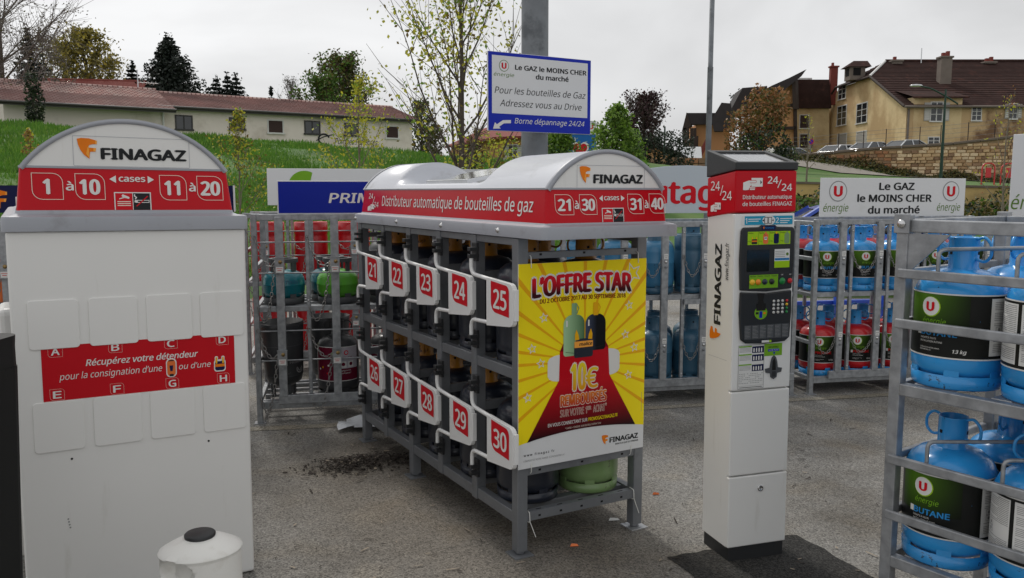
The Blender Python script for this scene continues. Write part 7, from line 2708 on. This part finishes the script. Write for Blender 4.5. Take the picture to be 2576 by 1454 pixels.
mb.text('Le GAZ le MOINS CHER', f, 0.248 * w, 0.952 * w, 0.790 * hh, 0.063 * hh, 'black_ink', 0.003, bold=0.045)
mb.text('du marché', f, 0.445 * w, 0.77 * w, 0.688 * hh, 0.063 * hh, 'black_ink', 0.003, bold=0.045)
mb.text('Pour les bouteilles de Gaz', f, 0.06 * w, 0.945 * w, 0.478 * hh, 0.082 * hh, 'black_ink', 0.003, shear=0.22)
mb.text('Adressez vous au Drive', f, 0.108 * w, 0.905 * w, 0.318 * hh, 0.082 * hh, 'black_ink', 0.003, shear=0.22)
mb.text('Borne dépannage 24/24', f, 0.245 * w, 0.935 * w, 0.105 * hh, 0.068 * hh, 'white_ink', 0.003, shear=0.22)
P = lambda *q: [(x * w, y * hh) for x, y in q]
mb.poly(P((0.045, 0.025), (0.115, 0.03), (0.10, 0.052), (0.145, 0.098), (0.21, 0.104), (0.21, 0.145), (0.135, 0.138), (0.080, 0.082), (0.062, 0.108)), f, 'white_ink', 0.003)
mb.build('print', pn)
mb = MB()
for z in (0.2, 0.75):
    mb.box((w * 0.3, 0.021, hh * z - 0.02), (w * 0.68, 0.05, hh * z + 0.02), 'zinc_pole')
mb.build('clamp', t)
# slim pole
pc = at(1781, 400, 13.5)
t = thing('pole', 'slim grey metal pole rising behind the payment column', 'pole', (pc.x, pc.y, 0))
mb = MB()
mb.lathe([(0.046, 0.0), (0.045, 3.62), (0.047, 3.63), (0.039, 3.64), (0.036, 9.0), (0.0, 9.0)], 'zinc_pole', 16)
mb.lathe([(0.12, 0.0), (0.12, 0.02), (0.046, 0.021)], 'zinc_pole', 12)
mb.build('shaft', t)

# ------------------------------------------------------------------ small things near the camera
# white plastic bin with black cap in front of the closed kiosk
pb = at(503, 1345, 2.72)
t = thing('plastic_bin', 'white plastic bin with a black round cap and side mouth', 'bin', (pb.x, pb.y, 0), 0.35)
zt = pb.z
mb = MB()
n = 96
prof = [(0.118, 0.0), (0.122, 0.02), (0.124, zt - 0.20)] + [(0.124, zt - 0.166 + 0.004 * k) for k in range(28)] + [(0.127, zt - 0.052), (0.128, zt - 0.048), (0.126, zt - 0.044), (0.105, zt - 0.031), (0.078, zt - 0.016), (0.052, zt - 0.005), (0.045, zt - 0.004)]
vs, fs = [], []
for (r, z) in prof:
    for k in range(n):
        a_ = 2 * math.pi * k / n
        d = (a_ - rad(226) + math.pi) % (2 * math.pi) - math.pi
        e = (d / 0.60) ** 2 + ((z - (zt - 0.096)) / 0.050) ** 2
        rr = r * (1 - 0.34 * min(1, max(0, (1 - e) * 2.2))) if z < zt - 0.047 else r
        vs.append((rr * 1.06 * math.cos(a_), rr * 0.94 * math.sin(a_), z))
for i in range(len(prof) - 1):
    for k in range(n):
        k2 = (k + 1) % n
        fs.append((i * n + k, i * n + k2, (i + 1) * n + k2, (i + 1) * n + k))
mb.add(vs, fs, 'white_plastic', True)
mb.build('body', t, sharp=38)
mb = MB()
mb.lathe([(0.050, zt - 0.006), (0.051, zt + 0.004), (0.047, zt + 0.008), (0.0, zt + 0.009)], 'black_plastic', 28)
mb.build('cap', t)
# black bin at the left edge
t = thing('wheeled_bin', 'black wheeled bin cut by the left edge', 'bin', (-1.640, 2.42, 0), 0.0)
mb = MB()
loft(mb, [[(x, y, 0.05) for x, y in rrect(-0.42, -0.42, 0.10, 0.10, 0.05)], [(x, y, 1.17) for x, y in rrect(-0.44, -0.45, 0.13, 0.13, 0.05)]], 'bin_black', True, True)
mb.build('tub', t)
mb = MB()
loft(mb, [[(x, y, z) for x, y in rrect(-0.445, -0.455, 0.128, 0.128, 0.05)] for z in (1.17, 1.23)] + [[(x, y, 1.265) for x, y in rrect(-0.44, -0.45, 0.13, 0.13, 0.05)]], 'bin_black', True, True)
mb.build('lid', t, 0.004)
for x in (-0.32, 0.0):
    mb = MB(Matrix.Translation((x, 0.12, 0.10)) @ Matrix.Rotation(math.pi / 2, 4, 'Y'))
    mb.lathe([(0.0, -0.03), (0.09, -0.03), (0.10, -0.015), (0.10, 0.015), (0.09, 0.03), (0.0, 0.03)], 'tyre', 18)
    mb.build('wheel', t)
# white cabinet behind the left kiosk's edge
pc = at(30, 860, 3.75)
t = thing('white_crate', 'small white plastic housing behind the left kiosk edge', 'crate', (pc.x - 0.02, pc.y, 0), 0.5278)
mb = MB()
mb.box((-0.03, 0.0, 0.0), (0.25, 0.3, 0.98), 'white_plastic')
mb.build('case', t, 0.008)
mb = MB()
mb.box((-0.035, -0.005, 0.981), (0.255, 0.305, 1.17), 'white_paint')
mb.build('lid', t, 0.03, seg=3)
# ------------------------------------------------------------------ trees and shrubs
def leaf_quads(mb, pts, size, mats_w, rg, flat=0.0, droop=0.0):
    groups = {}
    for p in pts:
        m_n = rg.choices([m for m, _ in mats_w], [w for _, w in mats_w])[0]
        groups.setdefault(m_n, []).append(p)
    for m_n, ps in groups.items():
        vs, fs = [], []
        for p in ps:
            s = size * rg.uniform(0.6, 1.35)
            a = Vector((rg.gauss(0, 1), rg.gauss(0, 1), rg.gauss(0, 1 - flat) - droop)).normalized()
            b = a.cross(Vector((rg.gauss(0, 1), rg.gauss(0, 1), rg.gauss(0, 1))))
            b = b.normalized() if b.length > 1e-5 else Vector((1, 0, 0))
            o = len(vs)
            vs += [p - a * s * 0.5, p + b * s * 0.33, p + a * s * 0.6, p - b * s * 0.30]
            fs.append((o, o + 1, o + 2, o + 3))
        mb.add(vs, fs, m_n)

def tree(name, label, base, h, r0, clear, limbs, spread, elev, twigs, leaves, lsize, wood, lmats, seed, curve=0.3, lean=(0, 0), wob=0.03, jit=0.12, group='trees', tw_len=0.38, twmat=None, droop=0.0, stems=1, sides=6):
    rg = random.Random(seed)
    t = thing(name, label, 'tree', base, 0, group)
    wd_ = MB()
    lp = []
    for st in range(stems):
        sa = rg.uniform(0, 6.28)
        sl = (lean[0] + (0.18 * math.cos(sa + st * 2.4) if st else 0), lean[1] + (0.18 * math.sin(sa + st * 2.4) if st else 0))
        hh = h * (1 if st == 0 else rg.uniform(0.7, 0.9))
        n = 9
        tr = []
        for k in range(n):
            q = k / (n - 1)
            tr.append(Vector((sl[0] * hh * q + rg.uniform(-wob, wob) * h * q * 0.5, sl[1] * hh * q + rg.uniform(-wob, wob) * h * q * 0.5, hh * q - (0.3 if k == 0 else 0))))
        wd_.tube(tr, [r0 * (0.8 if st else 1) * (1 - 0.86 * k / (n - 1)) for k in range(n)], wood, sides)
        for i in range(limbs):
            q = clear + (0.98 - clear) * ((i + rg.random()) / limbs)
            fi = q * (n - 1)
            k = min(n - 2, int(fi))
            p = tr[k].lerp(tr[k + 1], fi - k)
            az = i * 2.39996 + rg.uniform(-0.4, 0.4) + st
            el = rad(elev * (0.75 + 0.5 * q)) + rg.uniform(-0.15, 0.15)
            ln = spread(q) * h * rg.uniform(0.75, 1.2)
            if ln < 0.02 * h: continue
            d = Vector((math.cos(az) * math.cos(el), math.sin(az) * math.cos(el), math.sin(el)))
            path = [p]
            m = 6
            for j in range(1, m):
                d = (d + Vector((rg.uniform(-jit, jit), rg.uniform(-jit, jit), curve * 0.25 - droop * 0.3 * j / m))).normalized()
                path.append(path[-1] + d * ln / (m - 1))
            rl_ = r0 * (1 - 0.86 * q) * 0.5
            wd_.tube(path, [max(0.004, rl_ * (1 - 0.8 * j / (m - 1))) for j in range(m)], wood, 5)
            for w in range(twigs):
                fq = rg.uniform(0.25, 1.0) * (m - 1)
                kk = min(m - 2, int(fq))
                a = path[kk].lerp(path[kk + 1], fq - kk)
                dd = (path[kk + 1] - path[kk]).normalized()
                dd = (dd + Vector((rg.gauss(0, 0.55), rg.gauss(0, 0.55), rg.gauss(0.1, 0.5) - droop))).normalized()
                tl = ln * tw_len * rg.uniform(0.5, 1.2)
                b_ = a + dd * tl * 0.5
                c = b_ + (dd + Vector((rg.gauss(0, 0.2), rg.gauss(0, 0.2), 0.12 - droop * 0.9))).normalized() * tl * 0.5
                wd_.tube([a, b_, c], [max(0.003, rl_ * 0.3), max(0.0025, rl_ * 0.2), max(0.002, rl_ * 0.1)], twmat or wood, 3, cap=False)
                for z in range(leaves):
                    e = rg.random()
                    pt = a.lerp(b_, e * 2) if e < 0.5 else b_.lerp(c, e * 2 - 1)
                    sp_ = tl * 0.16 + lsize * 0.5
                    lp.append(pt + Vector((rg.gauss(0, sp_), rg.gauss(0, sp_), rg.gauss(0, sp_))))
    wd_.build('trunk', t)
    if lp:
        cr = MB()
        leaf_quads(cr, lp, lsize, lmats, rg, droop=droop)
        cr.build('crown', t)
    return t

def conifer(name, label, base, h, width, seed, levels=22, per=9, mname='needle_dark', group='conifers', start=0.1, dens=26, ragged=0.25, nsize=None):
    rg = random.Random(seed)
    t = thing(name, label, 'tree', base, 0, group)
    wd_ = MB()
    wd_.tube([(0, 0, -0.5), (0, 0, h * 0.5), (0, 0, h)], [h * 0.02, h * 0.012, 0.02], 'bark', 7)
    lp = []
    for i in range(levels):
        q = start + (1 - start) * i / levels
        for k in range(per):
            az = k * 2 * math.pi / per + i * 0.7 + rg.uniform(-0.3, 0.3)
            ln = width * (1 - q) ** 0.85 * rg.uniform(1 - ragged, 1 + ragged) + 0.04 * h * (1 - q)
            p0 = Vector((0, 0, h * q))
            d = Vector((math.cos(az), math.sin(az), 0))
            p1 = p0 + d * ln * 0.6 + Vector((0, 0, -0.10 * ln))
            p2 = p0 + d * ln + Vector((0, 0, -0.10 * ln + 0.12 * ln * rg.random()))
            wd_.tube([p0, p1, p2], [0.03 * (1 - q) + 0.01, 0.02, 0.006], 'bark', 3, cap=False)
            for z in range(max(4, int(dens * (1 - q * 0.6)))):
                e = rg.random() ** 0.7
                pt = p0.lerp(p1, e * 1.6) if e < 0.6 else p1.lerp(p2, (e - 0.6) / 0.4)
                s_ = ln * 0.10
                lp.append(pt + Vector((rg.gauss(0, s_), rg.gauss(0, s_), rg.gauss(-0.3 * s_, s_ * 0.8))))
    for z in range(40):
        lp.append(Vector((rg.gauss(0, 0.05 * width), rg.gauss(0, 0.05 * width), h * rg.uniform(0.9, 1.02))))
    wd_.build('trunk', t)
    cr = MB()
    leaf_quads(cr, lp, nsize or h * 0.035, [(mname, 1)], rg, flat=0.3)
    cr.build('crown', t)
    return t

def shrub(name, label, base, boxes, n, size, lmats, seed, group=None, cat='shrub', stems=7):
    """leafy mass from several overlapping lobes (cx, cy, cz, rx, ry, rz) with stems"""
    rg = random.Random(seed)
    t = thing(name, label, cat, base, 0, group)
    pts = []
    tot = sum(b[3] * b[5] for b in boxes)
    for (cx, cy, cz, rx, ry, rz) in boxes:
        for k in range(int(n * rx * rz / tot)):
            while True:
                v = Vector((rg.uniform(-1, 1), rg.uniform(-1, 1), rg.uniform(-1, 1)))
                if v.length < 1: break
            v = v.normalized() * (v.length ** 0.45)
            bump_ = 1 + 0.22 * math.sin(v.x * 7 + cx * 3) * math.sin(v.z * 6 + v.y * 5)
            pts.append(Vector((cx + v.x * rx * bump_, cy + v.y * ry * bump_, cz + v.z * rz * bump_)))
    wd_ = MB()
    for k in range(stems):
        b = rg.choice(boxes)
        wd_.tube([(rg.uniform(-0.2, 0.2) * b[3], 0, -0.2), (b[0] * 0.6, b[1] * 0.6, b[2] * 0.5), (b[0] + rg.gauss(0, 0.3) * b[3], b[1] + rg.gauss(0, 0.3) * b[4], b[2] + rg.uniform(0, 0.8) * b[5])], [0.05 * size * 6, 0.03 * size * 6, 0.01 * size * 6], 'bark', 5)
    wd_.build('trunk', t)
    cr = MB()
    leaf_quads(cr, pts, size, lmats, rg)
    cr.build('crown', t)
    return t

def on_ground(u, Y, dz=0.0):
    X = (u - 1288) / 2107.3 * Y
    X = at(u, 420, Y).x
    return (X, Y, ground_z(X, Y) + dz)
def top_h(u, v, Y, base):
    return at(u, v, Y).z - base[2]
oval = lambda w: (lambda q: w * math.sin(math.pi * min(1, max(0.02, (q * 0.92 + 0.06)))) ** 0.8)
vase = lambda w: (lambda q: w * (1.15 - q))

# young street trees just behind the cages
b = on_ground(1162, 12.6, -0.1)
tree('young_tree', 'young maple with sparse yellow green leaves behind the open kiosk', b, 6.0, 0.068, 0.22, 28, vase(0.42), 54, 11, 12, 0.062, 'bark', [('leaf_young', 3), ('leaf_bright', 1.2), ('leaf_bud', 1.0)], 41, curve=0.5, wob=0.015, group='young street trees', tw_len=0.42)
b = on_ground(905, 13.6, -0.1)
tree('young_tree', 'small young tree with yellow leaf tufts right of the white sign', b, top_h(905, 198, 13.6, b), 0.036, 0.18, 17, vase(0.42), 48, 7, 14, 0.050, 'bark_pale', [('leaf_young', 4), ('leaf_bright', 1.0)], 42, curve=0.4, wob=0.015, group='young street trees')
b = on_ground(600, 14.6, -0.1)
tree('young_tree', 'slender young tree with fine leaves beside the white kiosk roof', b, top_h(604, 285, 14.6, b), 0.028, 0.15, 20, vase(0.40), 50, 7, 12, 0.050, 'bark_pale', [('leaf_young', 2), ('leaf_bud', 1), ('leaf_mid', 1)], 43, curve=0.4, wob=0.015, group='young street trees')
b = on_ground(76, 20, -0.1)
tree('young_tree', 'tiny orange budded sapling on the bank at left', b, top_h(78, 320, 20, b), 0.02, 0.25, 9, vase(0.30), 55, 5, 10, 0.06, 'bark_pale', [('leaf_rust', 1), ('leaf_young', 1)], 44, group='young street trees')
b = on_ground(1235, 21, -0.1)
shrub('shrub', 'yellow green spring shrub left of the thick column', b, [(-0.7, 0, 0.9, 0.7, 0.6, 0.9), (0.1, 0, 1.1, 0.8, 0.6, 1.1), (0.6, 0.2, 0.7, 0.6, 0.5, 0.7)], 1900, 0.075, [('leaf_young', 3), ('leaf_bright', 1.4), ('leaf_bud', 0.6)], 45, stems=12)
b = on_ground(1195, 26, -0.1)
tree('bare_shrub', 'bare twiggy shrub beside the young maple trunk', b, top_h(1210, 350, 26, b) + 0.4, 0.05, 0.05, 16, vase(0.5), 60, 7, 3, 0.06, 'bark', [('leaf_bud', 1), ('leaf_purple', 1)], 46, group='shrubs', stems=3)
# far left group
b = on_ground(20, 47, -0.3)
tree('bare_tree', 'tall bare tree at the left edge', b, 14.5, 0.16, 0.12, 34, oval(0.38), 48, 34, 5, 0.11, 'bark', [('twig_grey', 2), ('leaf_olive', 1)], 51, curve=0.2, group='bare trees', tw_len=0.5, twmat='twig_grey')
b = on_ground(-60, 44, -0.3)
tree('bare_tree', 'bare tree half outside the left edge', b, 13.0, 0.15, 0.12, 30, oval(0.38), 46, 32, 5, 0.11, 'bark', [('twig_grey', 2), ('leaf_olive', 1)], 52, curve=0.2, group='bare trees', tw_len=0.5, twmat='twig_grey')
b = on_ground(128, 64, -0.3)
tree('bare_tree', 'lower bare grey tree between spruce and willow', b, top_h(120, 100, 64, b), 0.22, 0.12, 26, oval(0.32), 50, 18, 4, 0.16, 'bark', [('twig_grey', 2), ('leaf_olive', 1)], 53, group='bare trees', tw_len=0.5, twmat='twig_grey')
b = on_ground(92, 58, -0.3)
conifer('conifer', 'slender dark spruce at the left behind the ivy trunk', b, top_h(92, 76, 58, b), 2.1, 61, levels=26, per=8, dens=22, ragged=0.5, nsize=0.3)
b = on_ground(95, 39.5, -0.2)
hI = top_h(95, 185, 39.5, b)
shrub('ivy_trunk', 'dark ivy covered trunk in front of the long house', b, [(0, 0, hI * 0.2, 0.34, 0.34, hI * 0.22), (0.05, 0, hI * 0.5, 0.42, 0.4, hI * 0.3), (0, 0, hI * 0.82, 0.36, 0.36, hI * 0.2)], 1500, 0.13, [('ivy', 3), ('needle_dark', 1)], 62, cat='tree', stems=3)
b = on_ground(228, 74, -0.3)
hW = top_h(228, 82, 74, b)
tree('willow_tree', 'rounded yellow olive willow above the long house', b, hW, 0.34, 0.22, 30, oval(0.30), 46, 15, 16, 0.26, 'bark', [('leaf_willow', 3), ('leaf_olive', 2)], 63, curve=0.1, group='broadleaf trees', droop=0.5, tw_len=0.55)
b = on_ground(175, 80, -0.3)
tree('olive_tree', 'brown olive tree left of the willow', b, top_h(165, 115, 80, b), 0.3, 0.2, 22, oval(0.28), 46, 10, 10, 0.26, 'bark', [('leaf_olive', 3), ('leaf_rust', 0.6)], 64, group='broadleaf trees')
b = on_ground(290, 80, -0.3)
tree('olive_tree', 'fine branched tree right of the willow', b, top_h(298, 150, 80, b), 0.25, 0.2, 20, oval(0.28), 50, 12, 6, 0.22, 'bark', [('leaf_willow', 1), ('twig_grey', 1.5)], 65, group='broadleaf trees', twmat='twig_grey')
b = on_ground(438, 72, -0.3)
conifer('conifer', 'broad black green conifer over the long house roof', b, top_h(425, 88, 72, b), 4.9, 66, levels=34, per=12, dens=84, ragged=0.36, nsize=0.27)
b = on_ground(345, 76, -0.3)
conifer('conifer', 'narrow dark conifer left of the broad black one', b, top_h(343, 156, 76, b), 2.6, 67, levels=22, per=8, dens=48, nsize=0.27)
for k, (u, v, w_) in enumerate(((552, 192, 2.6), (580, 184, 2.6), (602, 188, 3.0))):
    b = on_ground(u, 80, -0.3)
    conifer('conifer', 'small dark conifer on the skyline, %s of the trio right of the broad one' % ('left', 'middle', 'right')[k], b, top_h(u, v, 80, b), w_, 70 + k, levels=20, per=9, dens=48, ragged=0.35, nsize=0.27)
b = on_ground(688, 84, -0.3)
conifer('conifer', 'tiny dark conifer beside the bare round tree', b, top_h(688, 222, 84, b), 1.5, 74, levels=14, per=6, dens=22, nsize=0.3)
b = on_ground(738, 84, -0.3)
tree('bare_tree', 'round pale bare tree on the skyline', b, top_h(738, 206, 84, b), 0.25, 0.2, 26, oval(0.30), 55, 18, 2, 0.14, 'twig_grey', [('twig_grey', 1)], 75, group='bare trees', tw_len=0.45, twmat='twig_grey')
b = on_ground(868, 76, -0.3)
tree('broad_tree', 'rounded green brown tree behind the long house right half', b, top_h(862, 166, 76, b), 0.36, 0.15, 40, oval(0.44), 42, 12, 15, 0.26, 'bark', [('leaf_olive', 3), ('leaf_mid', 1.5), ('leaf_purple', 0.6)], 76, group='broadleaf trees')
b = on_ground(820, 72, -0.3)
tree('broad_tree', 'mid green tree left of the rounded green brown one', b, top_h(815, 210, 72, b), 0.3, 0.15, 28, oval(0.44), 40, 10, 14, 0.25, 'bark', [('leaf_mid', 3), ('leaf_olive', 1)], 77, group='broadleaf trees')
b = on_ground(1062, 62, -0.3)
tree('broad_tree', 'loose grey green tree at the right end of the long house', b, top_h(1060, 262, 62, b), 0.2, 0.12, 24, oval(0.34), 45, 10, 9, 0.18, 'bark', [('leaf_olive', 2), ('leaf_mid', 1), ('twig_grey', 1)], 78, group='broadleaf trees')
b = on_ground(1095, 64, -0.3)
tree('broad_tree', 'low loose tree on the bank crest behind the young maple', b, top_h(1095, 325, 64, b), 0.16, 0.1, 18, oval(0.36), 42, 8, 9, 0.18, 'bark', [('leaf_olive', 2), ('twig_grey', 1)], 79, group='broadleaf trees')
# centre right
b = on_ground(1552, 24, -0.2)
tree('hornbeam', 'bright green leafy tree right of the thick column', b, top_h(1555, 268, 24, b), 0.10, 0.10, 30, lambda q: 0.36 * (1.02 - q ** 2.2), 40, 10, 24, 0.10, 'bark', [('leaf_bright', 3), ('leaf_mid', 1.5)], 81, group='broadleaf trees')
b = on_ground(1408, 25, -0.2)
tree('hornbeam', 'small bright green tree just right of the thick column', b, top_h(1410, 332, 25, b) , 0.08, 0.10, 22, oval(0.40), 40, 9, 22, 0.10, 'bark', [('leaf_bright', 2), ('leaf_mid', 2)], 82, group='broadleaf trees')
b = on_ground(1618, 46, -0.2)
tree('purple_tree', 'dark purple leaved plum tree against the sky', b, top_h(1618, 252, 46, b), 0.2, 0.22, 30, oval(0.42), 38, 16, 12, 0.13, 'bark', [('leaf_purple', 3), ('bark', 1)], 83, group='broadleaf trees')
b = on_ground(1905, 50, -0.2)
hB = top_h(1900, 210, 50, b)
shrub('bamboo', 'large rust topped bamboo clump beside the annex', b, [(-1.0, 0, hB * 0.40, 1.0, 0.9, hB * 0.34), (0.2, 0, hB * 0.62, 1.25, 1.0, hB * 0.34), (1.0, 0.3, hB * 0.72, 0.9, 0.8, hB * 0.24)], 3600, 0.20, [('leaf_rust', 3), ('leaf_olive', 2)], 84, cat='shrub', stems=16)
b = on_ground(1925, 48.5, -0.2)
shrub('dark_shrub', 'dark green bush at the foot of the rust bamboo', b, [(-0.9, 0, 1.2, 0.9, 0.7, 1.3), (0.3, 0, 1.5, 1.0, 0.8, 1.6), (1.2, 0, 1.0, 0.7, 0.6, 1.0)], 2200, 0.16, [('hedge_dark', 3), ('leaf_mid', 0.5)], 85, stems=6)
b = on_ground(1655, 44, -0.2)
shrub('dark_hedge', 'dark clipped hedge in front of the orange gabled house', b, [(-1.9 + 0.55 * k, 0, 0.8, 0.5, 0.5, 1.2) for k in range(7)], 4200, 0.13, [('hedge_dark', 1)], 86, cat='hedge')
for k, u in enumerate((1980, 1860)):
    b = on_ground(u, 90, -0.2)
    tree('far_tree', 'thin dark tree tips above the annex roofs, %s' % ('right' if k == 0 else 'left'), b, top_h(u, 214 + 20 * k, 90, b), 0.2, 0.4, 16, oval(0.25), 50, 8, 8, 0.25, 'bark', [('needle_dark', 1)], 87 + k, group='broadleaf trees')
# right hand hedge slope and saplings
b = (at(2280, 520, 21.5).x, 21.5, 0.0)
rgh = random.Random(90)
shrub('ground_hedge', 'low dark olive hedge on the slope beneath the yellow wall', b, [(-3.6 + 0.55 * k, rgh.uniform(-0.6, 1.4), 0.92 + rgh.uniform(-0.15, 0.15), 0.6, 0.9, 0.72) for k in range(15)], 11000, 0.11, [('leaf_olive', 3), ('hedge_dark', 2), ('leaf_mid', 1)], 91, cat='hedge', stems=12)
b = on_ground(2030, 27, -0.1)
tree('sapling', 'bare sapling with a few yellow buds before the stone wall', b, top_h(2022, 290, 27, b), 0.035, 0.2, 12, vase(0.42), 58, 4, 1, 0.06, 'bark_pale', [('leaf_young', 1)], 92, group='saplings')
b = on_ground(2530, 17, -0.1)
tree('sapling', 'budding sapling in front of the farmhouse at the right edge', b, top_h(2530, 235, 17, b), 0.03, 0.3, 14, vase(0.34), 55, 5, 2, 0.05, 'bark_pale', [('leaf_young', 2), ('leaf_rust', 1)], 93, group='saplings')
